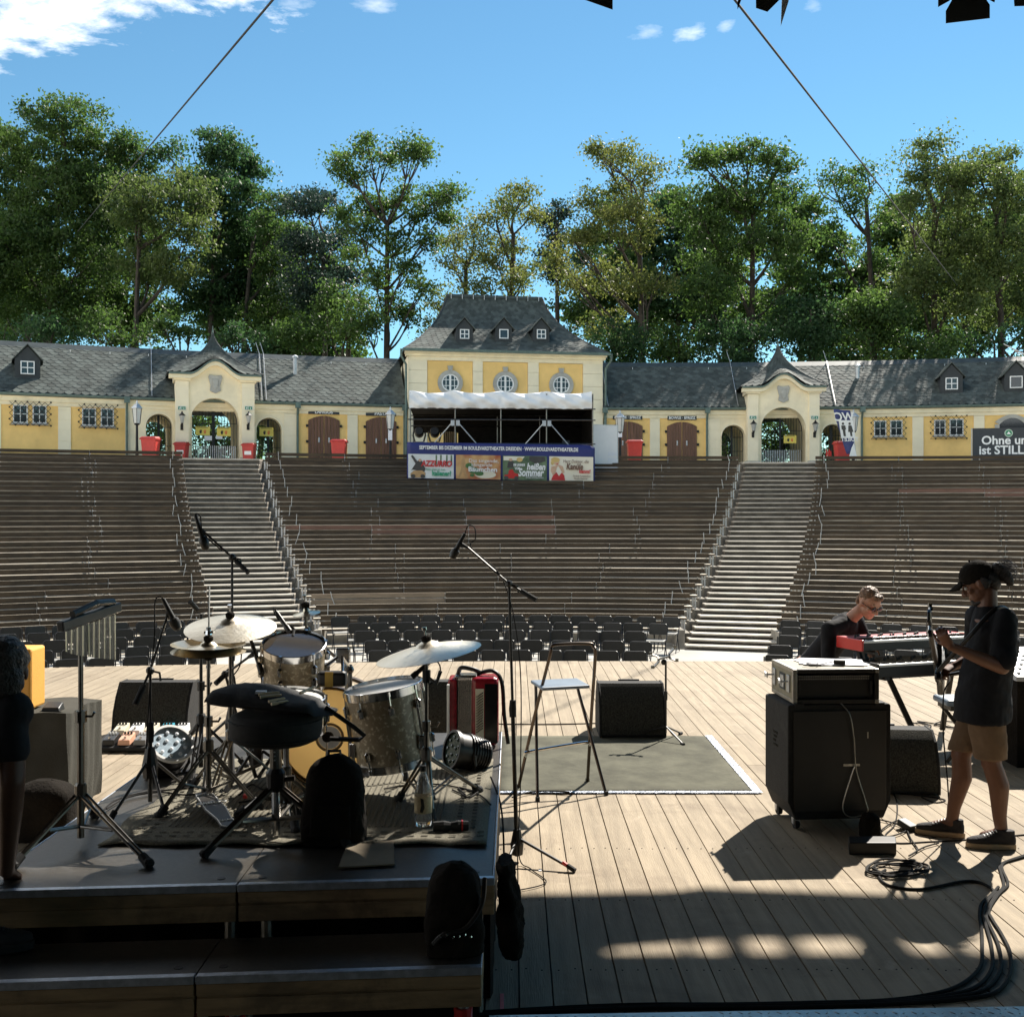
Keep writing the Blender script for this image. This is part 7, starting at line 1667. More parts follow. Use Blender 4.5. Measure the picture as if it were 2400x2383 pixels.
oc = thing('guitar_cabinet', 'bright orange guitar cabinet standing on the cloth-covered box', 'amplifier', (-3.5, 7.8, .7)); m = MB(); m.box(-3.80, 7.62, .705, -3.33, 7.86, 1.128); m.build('cabinet', M['orange'], oc, bevel=.018)
m = MB(); m.lathe([(.006, 0), (.006, .004)], (-3.4, 7.62, .92), (0, -1, 0), 8); m.build('screw', M['black'], oc); m = MB(); m.tube(smooth_path([(-3.72, 7.66, 1.125), (-3.66, 7.64, 1.17), (-3.56, 7.62, 1.185), (-3.49, 7.62, 1.13), (-3.485, 7.62, 1.08)]), .009, 8); m.build('handle', M['black'], oc)
tn_ = thing('small_tuner_box', 'small dark box lying on the cloth beside the orange cabinet', 'pedal', (-3.18, 7.62, .70)); m = MB(); m.hexa([(-3.24, 7.56, .705), (-3.11, 7.56, .705), (-3.11, 7.66, .705), (-3.24, 7.66, .705), (-3.23, 7.57, .73), (-3.12, 7.57, .73), (-3.12, 7.65, .76), (-3.23, 7.65, .76)]); m.build('housing', M['charcoal'], tn_, bevel=.006)
soft_bag('drum_bag', 'rounded black bag on the floor in front of the cloth-covered box', 'bag', (-3.0, 7.05, 0), .42, .32, .36, taper=.9, seed=5, rough=.0, wob=.004)
# ================================================================ AMP STACK
an = R(6)
ca = thing('bass_cabinet', 'big black bass cabinet on casters carrying the flight case', 'amplifier', (2.1, 7.42, 0)); rot = Matrix.Rotation(R(5), 3, 'Z')
def cloc(x, y, z): q = rot @ Vector((x, y, 0)); return Vector((2.10 + q.x, 7.42 + q.y, z))
w2, d2 = .345, .235; pr = [(-w2 + .05, .075), (w2 - .05, .075), (w2, .19), (w2, .81), (w2 - .01, .82), (-w2 + .01, .82), (-w2, .81), (-w2, .19)]
m = MB(); m.prism(pr, cloc(0, -d2, 0), rot @ Vector((1, 0, 0)), (0, 0, 1), rot @ Vector((0, 2 * d2, 0))); m.build('cabinet', M['tolex'], ca, bevel=.012)
m = MB(); m.prism([(-.30, .13), (.30, .13), (.31, .20), (.31, .78), (-.31, .78), (-.31, .20)], cloc(0, -d2 - .004, 0), rot @ Vector((1, 0, 0)), (0, 0, 1), rot @ Vector((0, -.006, 0))); bp_ = m.build('back_panel', M['black'], ca, bevel=.004)
m = MB(); m.prism([(.02, .42), (.13, .42), (.13, .435), (.02, .435)], cloc(0, -d2 - .011, 0), rot @ Vector((1, 0, 0)), (0, 0, 1), rot @ Vector((0, -.003, 0))); m.build('socket_plate', M['alu'], ca)
m = MB(); m.prism([(.18, .60), (.188, .60), (.188, .64), (.18, .64)], cloc(0, -d2 - .011, 0), rot @ Vector((1, 0, 0)), (0, 0, 1), rot @ Vector((0, -.003, 0))); m.build('label_strip', M['alu'], ca)
for k, ws in enumerate((5, 4, 3, 5)):
    for q in range(ws):
        c_ = cloc(-w2 - .001, .05 - q * .020 - .003 * (k % 2), .60 - k * .028); m = MB(); m.prism([(-.006, -.007), (.006, -.007), (.004, .007), (-.005, .007)], c_, rot @ Vector((0, -1, 0)), (0, 0, 1), rot @ Vector((-.002, 0, 0))); w = m.build('faded_print', M['carpet'], ca)
for x, y in ((-.27, -.17), (.27, -.17), (-.27, .17), (.27, .17)):
    q = cloc(x, y, 0); m = MB(); m.lathe([(.032, -.014), (.034, 0), (.032, .014)], (q.x, q.y, .036), (1, .2, 0), 14); cs = m.build('caster', M['rubber'], ca); m = MB(); m.box(q.x - .022, q.y - .022, .035, q.x + .022, q.y + .03, .078); m.build('fork', M['steel'], cs)
for x in (-.30, .24):
    m = MB(); m.prism([(x, .80), (x + .06, .80), (x + .06, .828), (x, .828)], cloc(0, -d2 - .006, 0), rot @ Vector((1, 0, 0)), (0, 0, 1), rot @ Vector((0, .07, 0))); m.build('corner_cap', M['rubber'], ca)
fc_ = thing('flight_case', 'plywood and aluminium rack flight case on top of the bass cabinet', 'flight case', (2.09, 7.42, .825)); r2 = Matrix.Rotation(R(3), 3, 'Z')
def floc(x, y, z): q = r2 @ Vector((x, y, 0)); return Vector((2.085 + q.x, 7.43 + q.y, z))
fx0, fx1, fy0, fy1, fz0, fz1 = -.285, .285, -.245, .245, .826, 1.05
ex_, ey_ = r2 @ Vector((1, 0, 0)), r2 @ Vector((0, 1, 0))
def fbox(name, x0, x1, y0, y1, z0, z1, mt, bv=0, par=None):
    m = MB(); m.hexa([floc(x0, y0, z0), floc(x1, y0, z0), floc(x1, y1, z0), floc(x0, y1, z0), floc(x0, y0, z1), floc(x1, y0, z1), floc(x1, y1, z1), floc(x0, y1, z1)]); return m.build(name, mt, par or fc_, bevel=bv)
M['caseply'] = mat('olive_case_laminate', (.26, .235, .165), .6, var=.12, scale=20)
sp = fbox('side_panel', fx0 + .004, fx0 + .014, fy0 + .03, fy1 - .03, fz0 + .02, fz1 - .02, M['caseply']); fbox('side_panel', fx1 - .014, fx1 - .004, fy0 + .03, fy1 - .03, fz0 + .02, fz1 - .02, M['caseply'])
fbox('top_panel', fx0 + .01, fx1 - .01, fy0 + .01, fy1 - .01, fz1 - .012, fz1 - .002, M['caseply']); fbox('bottom_panel', fx0 + .01, fx1 - .01, fy0 + .01, fy1 - .01, fz0, fz0 + .012, M['caseply']); fbox('back_panel', fx0 + .01, fx1 - .01, fy1 - .02, fy1 - .01, fz0 + .012, fz1 - .012, M['caseply'])
for x in (fx0, fx1 - .028):
    for z in (fz0, fz1 - .026): fbox('edge_profile', x, x + .028, fy0, fy1, z, z + .026, M['alu'], .003)
    for y in (fy0, fy1 - .028): fbox('edge_profile', x, x + .028, y, y + .028, fz0 + .0262, fz1 - .0262, M['black'] if y == fy0 and x > 0 else M['alu'], .003)
for y in (fy0, fy1 - .028):
    for z in (fz0, fz1 - .026): fbox('edge_profile', fx0 + .0282, fx1 - .0282, y, y + .028, z, z + .026, M['black'] if y == fy0 else M['alu'], .003)
rk = fbox('rack_unit', fx0 + .03, fx1 - .03, fy0 + .03, fy1 - .05, fz0 + .03, fz1 - .045, M['black'])
m = MB()
for k in range(40):
    for z in (fz1 - .052, fz1 - .068): p = floc(fx0 + .05 + k * .0118, fy0 + .0295, z); m.obox(p, (.007, .002, .010))
w = m.build('vent_slot', M['alu'], rk); w['kind'] = 'stuff'
for x in (fx0 + .03, fx1 - .06): fbox('rack_handle', x + .005, x + .02, fy0 + .006, fy0 + .03, fz0 + .06, fz1 - .08, M['black'], .004, rk)
for y in (fy0 + .07, fy1 - .10):
    lt = fbox('butterfly_latch', fx0 - .006, fx0 + .004, y, y + .06, fz0 + .06, fz1 - .05, M['steel'], .004); m = MB(); m.lathe([(.006, 0), (.006, .05)], floc(fx0 - .006, y + .03, fz0 + .13), -ex_, 8); q = floc(fx0 - .055, y + .03, fz0 + .13); m.prism([(-.03, -.02), (0, -.008), (.03, -.02), (.03, .02), (0, .008), (-.03, .02)], q, ey_, (0, 0, 1), -ex_ * .006); m.build('latch_wing', M['steel'], lt)
m = MB(); m.prism([(-.06, -.055), (.06, -.055), (.06, .055), (-.06, .055)], floc(fx0 + .0035, .0, fz0 + .115), ey_, (0, 0, 1), -ex_ * .003); lb = m.build('label_dish', M['anthracite'], fc_)
m = MB(); m.prism([(-.035, -.04), (.035, -.04), (.045, .0), (.035, .04), (-.035, .04), (-.045, 0)], floc(fx0 + .0, .0, fz0 + .115), ey_, (0, 0, 1), -ex_ * .002); m.build('handle_plate', M['steel'], lb)
pp = thing('paper_sheets', 'white paper sheets lying on the flight case', 'papers', floc(.05, .05, 1.053))
for k in range(3): m = MB(); r3 = Matrix.Rotation(R(8 - 11 * k), 3, 'Z'); A = [floc(.08, .06, 1.053 + .0015 * k) + r3 @ Vector((x, y, 0)) for x, y in ((-.22, -.15), (.20, -.15), (.20, .15), (-.22, .15))]; m.hexa(A + [p + Vector((0, 0, .001)) for p in A]); m.build('sheet', M['paper'], pp)
ad = thing('power_adapter', 'small black adapter with thin coiled lead on the white sheets', 'adapter', floc(.06, -.10, 1.06)); m = MB(); m.obox(floc(.08, -.08, 1.073), (.075, .04, .028), Matrix.Rotation(R(-15), 3, 'Z')); m.build('body', M['black'], ad, bevel=.004)
m = MB(); m.tube(smooth_path([floc(.05, -.07, 1.075), floc(.0, -.05, 1.063), floc(-.08, -.12, 1.062), floc(-.14, -.06, 1.062), floc(-.06, -.03, 1.064), floc(-.10, -.15, 1.062), floc(-.18, -.11, 1.062), floc(-.12, -.17, 1.066), floc(-.02, -.17, 1.062), floc(.04, -.19, 1.062)]), .003, 6); m.build('lead', M['cable'], ad)
lc = thing('hanging_lead', 'thin grey lead looping down the back of the bass cabinet', 'cable', cloc(.05, -.25, .6)); m = MB(); m.tube(smooth_path([floc(.02, fy0 + .02, .84), cloc(.055, -.262, .76), cloc(.085, -.262, .60), cloc(.10, -.262, .40), cloc(.16, -.262, .20), cloc(.17, -.262, .12), cloc(.06, -.262, .095), cloc(.01, -.262, .16), cloc(.06, -.262, .34), cloc(.09, -.262, .42)]), .004, 6); m.build('lead', M['alu'], lc)
b5 = thing('pedal_box', 'flat black box on the floor by the bass cabinet casters', 'pedal', F(2050, 1990)); m = MB(); A = [F(1990, 2003), F(2101, 2003), F(2099, 1987), F(1988, 1987)]; m.hexa(A + [p + Vector((0, 0, .075)) for p in A]); m.build('housing', M['black'], b5, bevel=.006); m = MB(); q = F(2010, 2001); m.box(q.x - .04, q.y - .012, .03, q.x + .04, q.y - .006, .07); m.build('label_plate', M['mdf'], b5)
soft_bag('pouch', 'small dark pouch lying between the casters and the flat box', 'bag', F(2040, 1962), .13, .16, .15, mt='blackcloth', taper=.8, seed=11)
ab = thing('floor_adapter', 'grey power adapter block lying on cables beside the bassist shoe', 'adapter', F(2126, 1944)); m = MB(); m.obox(F(2126, 1944) + Vector((0, 0, .03)), (.07, .11, .045), Matrix.Rotation(R(28), 3, 'Z') @ Matrix.Rotation(R(14), 3, 'X')); m.build('body', M['anthracite'], ab, bevel=.006)
# ================================================================ KEYBOARDS
ka = R(20); kr = Matrix.Rotation(ka, 3, 'Z')
def kloc(o_, x, y, z): q = kr @ Vector((x, y, 0)); return Vector((o_[0] + q.x, o_[1] + q.y, z))
def kbd(name, label, o_, z, Lk, D, hgt, body, side, panel, black=False):
    r_ = thing(name, label, 'keyboard', kloc(o_, Lk / 2, D / 2, z)); ex2, ey2 = kr @ Vector((1, 0, 0)), kr @ Vector((0, 1, 0))
    def kb(nm, x0, x1, y0, y1, z0, z1, mt, bv=.004, par=None):
        m = MB(); m.hexa([kloc(o_, x0, y0, z0), kloc(o_, x1, y0, z0), kloc(o_, x1, y1, z0), kloc(o_, x0, y1, z0), kloc(o_, x0, y0, z1), kloc(o_, x1, y0, z1), kloc(o_, x1, y1, z1), kloc(o_, x0, y1, z1)]); return m.build(nm, mt, par or r_, bevel=bv)
    kb('body', .021, Lk - .021, .012, D, z - hgt, z - .0305, body); kb('back_rail', .021, Lk - .021, D - .012, D + .001, z - hgt, z, side); kb('panel', .021, Lk - .021, .165, D, z - .021, z, panel)
    for x in (0, Lk - .02): kb('end_cheek', x, x + .02, -.005, D, z - hgt, z + .002, side, .006)
    nw = int((Lk - .06) / .0236); kw = MB(); kk = MB()
    for k in range(nw):
        x = .03 + k * .0236; kw.hexa([kloc(o_, x, .006, z - .03), kloc(o_, x + .0224, .006, z - .03), kloc(o_, x + .0224, .16, z - .03), kloc(o_, x, .16, z - .03), kloc(o_, x, .006, z - .012), kloc(o_, x + .0224, .006, z - .012), kloc(o_, x + .0224, .16, z - .012), kloc(o_, x, .16, z - .012)])
        if k % 7 in (0, 1, 3, 4, 5): x += .016; kk.hexa([kloc(o_, x, .06, z - .012), kloc(o_, x + .012, .06, z - .012), kloc(o_, x + .012, .16, z - .012), kloc(o_, x, .16, z - .012), kloc(o_, x + .001, .064, z), kloc(o_, x + .011, .064, z), kloc(o_, x + .011, .16, z + .001), kloc(o_, x + .001, .16, z + .001)])
    w = kw.build('white_key', M['whitepaint'], r_); w['kind'] = 'stuff'; w = kk.build('black_key', M['blackgloss'], r_); w['kind'] = 'stuff'
    for k in range(34):
        x = lerp(.08, Lk - .08, k / 33) + random.uniform(-.01, .01); y = .20 + .11 * ((k * 5) % 4) / 4; p = kloc(o_, x, y, z); m = MB(); m.lathe([(.010, 0), (.008, .018)], p, n=8); m.build('knob', M['black'], r_)
    return r_, kb
KO = (3.03, 9.62)
kbd('stage_keyboard', 'red stage keyboard on the upper tier in front of the leaning man', KO, .955, 1.25, .36, .10, M['black'], M['red'], mat('pale_pink_panel', (.58, .22, .23), .3))
KO2 = (3.10, 9.42); kbd('piano_keyboard', 'long black keyboard on the lower tier under the red one', KO2, .775, 1.35, .36, .12, M['black'], M['black'], M['black'])
ks = thing('keyboard_stand', 'black folding table-style keyboard stand under both keyboards', 'keyboard stand', kloc(KO2, .6, .2, 0))
for x in (.12, 1.05):
    m = MB(); m.bar(kloc(KO2, x, .02, .64), kloc(KO2, x, .34, .64), .05, .03); m.build('cross_arm', M['black'], ks)
    m = MB(); m.bar(kloc(KO2, x + .10, .40, .64), kloc(KO2, x + .18, .62, .02), .045, .03, up=(0, 1, 0)); m.bar(kloc(KO2, x, .30, .76), kloc(KO2, x, .34, .86), .03, .03); m.build('leg', M['black'], ks)
    m = MB(); m.bar(kloc(KO2, x + .04, .05, .64), kloc(KO2, x + .22, -.18, .02), .045, .03, up=(0, 1, 0)); m.build('leg', M['black'], ks)
m = MB(); m.bar(kloc(KO2, .02, .06, .648), kloc(KO2, 1.3, .06, .648), .04, .025); m.bar(kloc(KO2, .02, .32, .648), kloc(KO2, 1.3, .32, .648), .04, .025); m.build('side_bar', M['black'], ks)
for x in (.12, 1.05): m = MB(); m.bar(kloc(KO2, x, .33, .66), kloc(KO2, x, .40, .835), .035, .035); m.bar(kloc(KO2, x, .16, .838), kloc(KO2, x, .52, .838), .035, .02); m.build('tier_arm', M['black'], ks)
kc = thing('keyboard_stool', 'padded grey-blue seat on black legs beside the bassist', 'seat', (3.68, 9.25, 0)); m = MB(); m.box(3.56, 9.08, .47, 3.98, 9.40, .525); m.build('seat', M['blueseat'], kc, bevel=.02)
m = MB(); m.box(3.60, 9.10, .43, 3.94, 9.38, .468); m.build('seat_frame', M['black'], kc)
for s in (-1, 1): m = MB(); m.bar((3.77 - s * .15, 9.12 + .12 * (s + 1), .44), (3.77 + s * .2, 9.12 + .12 * (s + 1), .01), .03, .03); m.build('leg', M['black'], kc)
# mixing desk at the right edge
mx_ = thing('monitor_desk', 'mixing desk with rows of pale faders at the right picture edge', 'mixing desk', (4.45, 9.2, 0)); m = MB(); m.hexa([(4.08, 8.95, 0), (5.0, 8.95, 0), (5.0, 9.6, 0), (4.08, 9.6, 0), (4.08, 8.95, .70), (5.0, 8.95, .70), (5.0, 9.6, .74), (4.08, 9.6, .74)]); m.build('case', M['blackcloth'], mx_)
m = MB(); m.hexa([(4.06, 8.92, .702), (5.0, 8.92, .702), (5.0, 9.62, .745), (4.06, 9.62, .745), (4.06, 8.92, .74), (5.0, 8.92, .74), (5.0, 9.62, .90), (4.06, 9.62, .90)]); m.build('surface', mat('desk_grey', (.45, .46, .48), .4), mx_, bevel=.008)
m = MB()
for k in range(16):
    for q in range(6): x = 4.10 + k * .056; y = 8.98 + q * .10; zz = .741 + (y - 8.92) * .2286; m.box(x, y, zz, x + .022, y + .05 if q < 2 else y + .022, zz + .014)
w = m.build('fader', M['whitepaint'], mx_); w['kind'] = 'stuff'
# ================================================================ CABLES ON THE FLOOR
def cable(label, pts, r=.007, grp='black cables on the stage floor', mt='cable', z=None):
    z = r if z is None else z; A = smooth_path([F(u, v, z) if len(q) == 2 else Vector(q) for q in pts for (u, v) in [q[:2]]], 7); o = thing('cable', label, 'cable', A[0], group=grp); m = MB(); m.tube(A, r, 7); m.build('cable_run', M[mt], o, smooth=True); return o
B0 = [(1110, 2378), (1300, 2366), (1500, 2358), (1700, 2356), (1900, 2352), (2080, 2346)]
ends = [[(2200, 2325), (2262, 2300), (2298, 2262), (2302, 2215), (2300, 2172), (2296, 2148), (2300, 2118), (2322, 2098), (2340, 2078)], [(2215, 2332), (2290, 2310), (2324, 2268), (2324, 2218), (2312, 2172), (2306, 2146), (2314, 2112), (2338, 2090)],
        [(2230, 2336), (2310, 2316), (2345, 2270), (2340, 2215), (2318, 2165), (2312, 2140), (2330, 2104), (2352, 2076), (2346, 2046), (2343, 2030), (2356, 2020), (2410, 2004)], [(2240, 2341), (2330, 2326), (2364, 2288), (2368, 2235), (2348, 2190), (2326, 2155), (2318, 2132), (2340, 2096), (2362, 2072), (2350, 2040), (2349, 2026), (2366, 2016), (2415, 2000)]]
nm4 = ['innermost', 'second innermost', 'second outermost', 'outermost']
for k in range(4): cable('thick black cable along the tread plate, %s strand of the curve near the bassist' % nm4[k], [(u, v + k * 3 - 4 + random.uniform(-1.5, 1.5)) for u, v in B0] + ends[k], .0088, 'cable bundle along the tread plate')
cable('black cable sweeping from the coil to the cable bundle near the bassist', [(2075, 2038), (2060, 2052), (2085, 2075), (2160, 2083), (2250, 2066), (2290, 2066), (2322, 2080), (2334, 2096)], .0085)
cp = []
for k in range(46):
    a = k * .62; rx_, ry_ = 62 + 14 * math.sin(k * .7), 15 + 5 * math.cos(k * 1.1); cp.append((2075 + rx_ * math.cos(a) + 10 * math.sin(k * .37) + k * .8, 2034 + ry_ * math.sin(a) + 3 * math.sin(k)))
o = cable('loose coil of black cable on the boards before the bassist shoes', cp, .0068, z=.018)
cable('thin lead running from the bass cabinet across to the bassist shoe', [(2083, 1838), (2102, 1880), (2098, 1930), (2075, 1958), (2100, 1975), (2180, 1972), (2260, 1968), (2330, 1962), (2420, 1954)], .005)
cable('thin lead lying between the wedge and the bass cabinet', [(2086, 1857), (2140, 1862), (2200, 1870), (2215, 1876), (2190, 1880), (2160, 1868)], .005)
cable('tangle of leads by the grey adapter block', [(2062, 1920), (2100, 1930), (2125, 1945), (2080, 1960), (2066, 1945), (2110, 1922), (2135, 1965), (2150, 1990), (2130, 2005), (2165, 1985), (2200, 1975)], .0048, z=.012)
cable('small flat coil of leads on the boards under the keyboards', [(2130, 1700), (2160, 1706), (2175, 1698), (2145, 1694), (2128, 1703), (2165, 1709), (2182, 1700), (2150, 1690), (2200, 1697), (2235, 1704), (2255, 1696), (2215, 1690), (2190, 1698), (2240, 1706)], .006, z=.012)
cable('thin cable lying straight across the boards behind the bar stool', [(1165, 1696), (1260, 1697), (1340, 1696), (1420, 1694)], .006)
cable('black cable along the boards from the drum riser to the pedalboard', [(190, 1758), (230, 1744), (262, 1730), (300, 1742), (340, 1745)], .006)
cable('cable snaking on the mat edge towards the bar stool', [(1200, 1868), (1240, 1856), (1290, 1853), (1335, 1856)], .006, z=.02)
def rcable(label, pts, r=.0045, grp='thin cables on the drum riser'):
    A = smooth_path([F(u, v, RZ + r + .012) for u, v in pts], 7); o = thing('cable', label, 'cable', A[0], group=grp); m = MB(); m.tube(A, r, 6); m.build('cable_run', M['cable'], o, smooth=True)
rcable('cables running along the riser left edge towards the stage light', [(228, 1918), (262, 1880), (320, 1860), (400, 1850), (470, 1842)]); rcable('second cable beside the riser left edge near the stage light', [(250, 1895), (300, 1868), (370, 1856), (440, 1862), (500, 1850)])
rcable('cable curling between the hi-hat pedal and the stool post', [(560, 1862), (590, 1838), (620, 1850), (650, 1832), (600, 1870), (560, 1880)]); rcable('cable crossing the rug behind the water bottle', [(900, 1848), (980, 1836), (1060, 1842), (1120, 1860), (1150, 1885)])
rcable('tangle of thin leads by the ride stand foot', [(1060, 1850), (1090, 1862), (1075, 1845), (1110, 1852), (1130, 1846), (1100, 1868), (1080, 1858)])
cable('lead dangling from the riser edge down to the vocal stand', [P(1150, 1820, 5.9), P(1172, 1880, 5.7), P(1180, 1960, 5.4), (-.045, 5.3, .2), (-.04, 5.5, .02), (.02, 5.9, .008)], .005)
o = thing('red_tape_mark', 'short strip of red tape on the boards by the lower step', 'tape', F(1176, 2346)); m = MB(); A = [F(1172, 2366, .003), F(1181, 2366, .003), F(1181, 2327, .003), F(1172, 2327, .003)]; m.add(A, [(0, 1, 2, 3)]); m.build('strip', M['redtape'], o)
def paper_scrap(): 
    o = thing('paper_scrap', 'tiny white scrap of paper on the boards by the vocal stand foot', 'scrap', F(1265, 2038)); m = MB(); m.add([F(1262, 2040, .004), F(1269, 2040, .004), F(1270, 2035, .01), F(1263, 2035, .006)], [(0, 1, 2, 3)]); m.build('sheet', M['paper'], o)
paper_scrap()
o = thing('rubber_clamp', 'black and red clamp lying on the rug beside the water bottle', 'clamp', F(1060, 1935, RZ)); m = MB(); a, b = F(1015, 1936, RZ + .03), F(1098, 1934, RZ + .03); m.tube([a, a.lerp(b, .3), a.lerp(b, .5), a.lerp(b, .7), b], [.022, .026, .018, .026, .022], 10); m.build('body', M['rubber'], o); m = MB(); m.tube([a.lerp(b, .8), a.lerp(b, .84)], .0268, 10); m.build('band', M['red'], o)
for (u, v, lab) in ((575, 1865, 'red tape tag on the boards of the riser beside the hi-hat pedal'), (672, 1826, 'red tape tag near the bass drum hoop')):
    o = thing('red_tape_tag', lab, 'tape', F(u, v, RZ)); m = MB(); q = F(u, v, RZ + .03); m.obox(q, (.018, .03, .018)); m.build('tag', M['redtape'], o)
stains(M['phenolic'], (.12, .12, .115), 5, .56, .66, .35)
# ================================================================ PEOPLE
class BP(MB):
    """closed volumes that a voxel remesh joins into one skin"""
    def cap(s, a, b, r0, r1, n=14):
        a, b = Vector(a), Vector(b); s.tube([a, b], [r0, r1], n); s.ball(a, r0, n); s.ball(b, r1, n); return s
    def chain(s, pts, rs):
        for k in range(len(pts) - 1): s.cap(pts[k], pts[k + 1], rs[k], rs[k + 1])
        return s
    def tball(s, c, r, Mx, n=16):
        t = MB(); t.ball((0, 0, 0), r, n); return s.add([Vector(c) + Mx @ Vector(p) for p in t.v], t.f)
    def loft(s, rings, n=20):   # (centre, half-width vector, half-depth vector)
        vs = []; fs = []; m = len(rings)
        for c, a, b in rings:
            c, a, b = Vector(c), Vector(a), Vector(b)
            for k in range(n): t = 2 * math.pi * k / n; vs.append(c + a * math.cos(t) + b * math.sin(t))
        for i in range(m - 1):
            for k in range(n): fs.append((i * n + k, i * n + (k + 1) % n, (i + 1) * n + (k + 1) % n, (i + 1) * n + k))
        fs += [tuple(range(n - 1, -1, -1)), tuple((m - 1) * n + k for k in range(n))]
        return s.add(vs, fs)
    def skin(s, name, mt, parent, voxel=.008, it=4):
        o = s.build(name, mt, parent)
        bm_ = o.modifiers.new('remesh', 'REMESH'); bm_.mode = 'VOXEL'; bm_.voxel_size = voxel; bm_.use_smooth_shade = True
        sm = o.modifiers.new('smooth', 'SMOOTH'); sm.iterations = it; sm.factor = .5
        return bake(o)
def basis(fwd, up=(0, 0, 1)):
    f = Vector(fwd).normalized(); u = Vector(up); x = f.cross(u).normalized(); u = x.cross(f).normalized()
    return Matrix((x, f, u)).transposed()    # columns: right, forward, up
def head(b, c, Mx, s=1.0):
    c = Vector(c); T = lambda x, y, z: c + Mx @ Vector((x * s, y * s, z * s)); S = lambda *r: tuple(q * s for q in r)
    b.tball(T(0, -.005, .035), S(.077, .097, .094), Mx); b.tball(T(0, .022, -.040), S(.062, .070, .070), Mx); b.tball(T(0, .052, -.085), S(.036, .038, .028), Mx)
    b.cap(T(0, .088, .020), T(0, .112, -.022), .011 * s, .0145 * s, 10); b.tball(T(.014, .100, -.028), S(.010, .012, .009), Mx, 8); b.tball(T(-.014, .100, -.028), S(.010, .012, .009), Mx, 8)
    b.cap(T(-.042, .082, .034), T(.042, .082, .034), .011 * s, .011 * s, 8); b.tball(T(.045, .062, -.012), S(.024, .022, .020), Mx, 10); b.tball(T(-.045, .062, -.012), S(.024, .022, .020), Mx, 10)
    b.tball(T(0, .086, -.056), S(.025, .012, .006), Mx, 10); b.tball(T(0, .084, -.067), S(.021, .012, .007), Mx, 10)
    for q in (-1, 1): b.tball(T(q * .079, -.008, -.005), S(.010, .022, .033), Mx, 10)
    return T
def eyes(T, Mx, parent, s=1.0):
    for q in (-1, 1):
        m = BP(); m.tball(T(q * .032, .078, .012), (.013 * s,) * 3, Mx, 12); e = m.build('eye', M['whitepaint'], parent, smooth=True)
        m = BP(); m.tball(T(q * .032, .0865, .011), (.0065 * s,) * 3, Mx, 10); m.build('iris', M['blackgloss'], e, smooth=True)
def hand(b, wrist, d, nrm, curl=.5, side=1, s=1.0, spread=.16):
    """palm towards nrm, fingers along d, thumb on the side axis"""
    w = Vector(wrist); d = Vector(d).normalized(); nrm = Vector(nrm); nrm = (nrm - d * nrm.dot(d)).normalized(); x = d.cross(nrm).normalized() * side
    b.loft([(w, x * .027 * s, nrm * .019 * s), (w + d * .035 * s, x * .036 * s, nrm * .018 * s), (w + d * .085 * s, x * .042 * s, nrm * .014 * s), (w + d * .092 * s, x * .036 * s, nrm * .011 * s)], 14)
    for k, (off, ln, cu) in enumerate(((.031, .90, .9), (.0105, 1.0, 1.0), (-.0105, .95, 1.08), (-.030, .76, 1.15))):
        p = w + d * (.084 - .004 * abs(k - 1)) * s + x * off * s; dirn = (d + x * spread * off * 6).normalized(); r0 = .0092 * s if k < 3 else .0082 * s; a = 0
        for j, sl in enumerate((.044, .027, .022)):
            a += curl * cu * (.75, 1.0, .7)[j]; dd = dirn * math.cos(a) + nrm * math.sin(a); q = p + dd * sl * ln * s; b.cap(p, q, r0, r0 * .92, 10); p = q; r0 *= .92
    p = w + d * .022 * s + x * .030 * s; dirs = [(x * .75 + d * .55 + nrm * .35), (x * .35 + d * .8 + nrm * .5), (x * .1 + d * .85 + nrm * .55)]; r0 = .0125 * s
    for dd, sl in zip(dirs, (.040, .032, .026)): dd = dd.normalized(); q = p + dd * sl * s; b.cap(p, q, r0, r0 * .86, 10); p = q; r0 *= .86
def shoe(parent, heel, toe, mt, sole):
    heel, toe = Vector(heel), Vector(toe); d = (toe - heel); L_ = d.length; d.normalize(); x = d.cross(Vector((0, 0, 1))).normalized(); up = Vector((0, 0, 1))
    m = BP(); R_ = lambda t, w, h, z: (heel + d * L_ * t + up * z, x * w, up * h)
    m.loft([R_(.00, .022, .026, .055), R_(.05, .034, .040, .064), R_(.25, .038, .046, .070), R_(.45, .041, .040, .062), R_(.65, .046, .030, .052), R_(.85, .043, .024, .046), R_(.97, .026, .018, .042), R_(1.0, .012, .010, .040)], 18)
    m.loft([(heel + d * L_ * .20 + up * .085, x * .037, d * .055), (heel + d * L_ * .19 + up * .118, x * .036, d * .052)], 16)
    sh = m.skin('shoe', mt, parent, .006, 3)
    pts = []
    for k in range(24):
        a = 2 * math.pi * k / 24; t = .5 - .52 * math.cos(a); w = .047 * (abs(math.sin(a)) ** .6) * (.86 if t < .4 else 1.04); pts.append((L_ * t, w * (1 if math.sin(a) > 0 else -1)))
    m = MB(); m.prism(pts, heel + up * .002, d, x, up * .033); m.build('sole', sole, sh, bevel=.006)
    m = MB()
    for k in range(5): t = .40 + .06 * k; c = heel + d * L_ * t + up * (.108 - .030 * (k / 4) - .0); m.tube([c - x * .022, c + up * .004, c + x * .022], .0032, 6)
    w = m.build('laces', M['whitepaint'] if sole is M['solepale'] else M['black'], sh); w['kind'] = 'stuff'
    return sh
M['solepale'] = mat('tan_rubber_sole', (.42, .30, .18), .7); M['shoe'] = mat('dark_suede_shoe', (.022, .020, .022), .85, bump=.3, bscale=90)
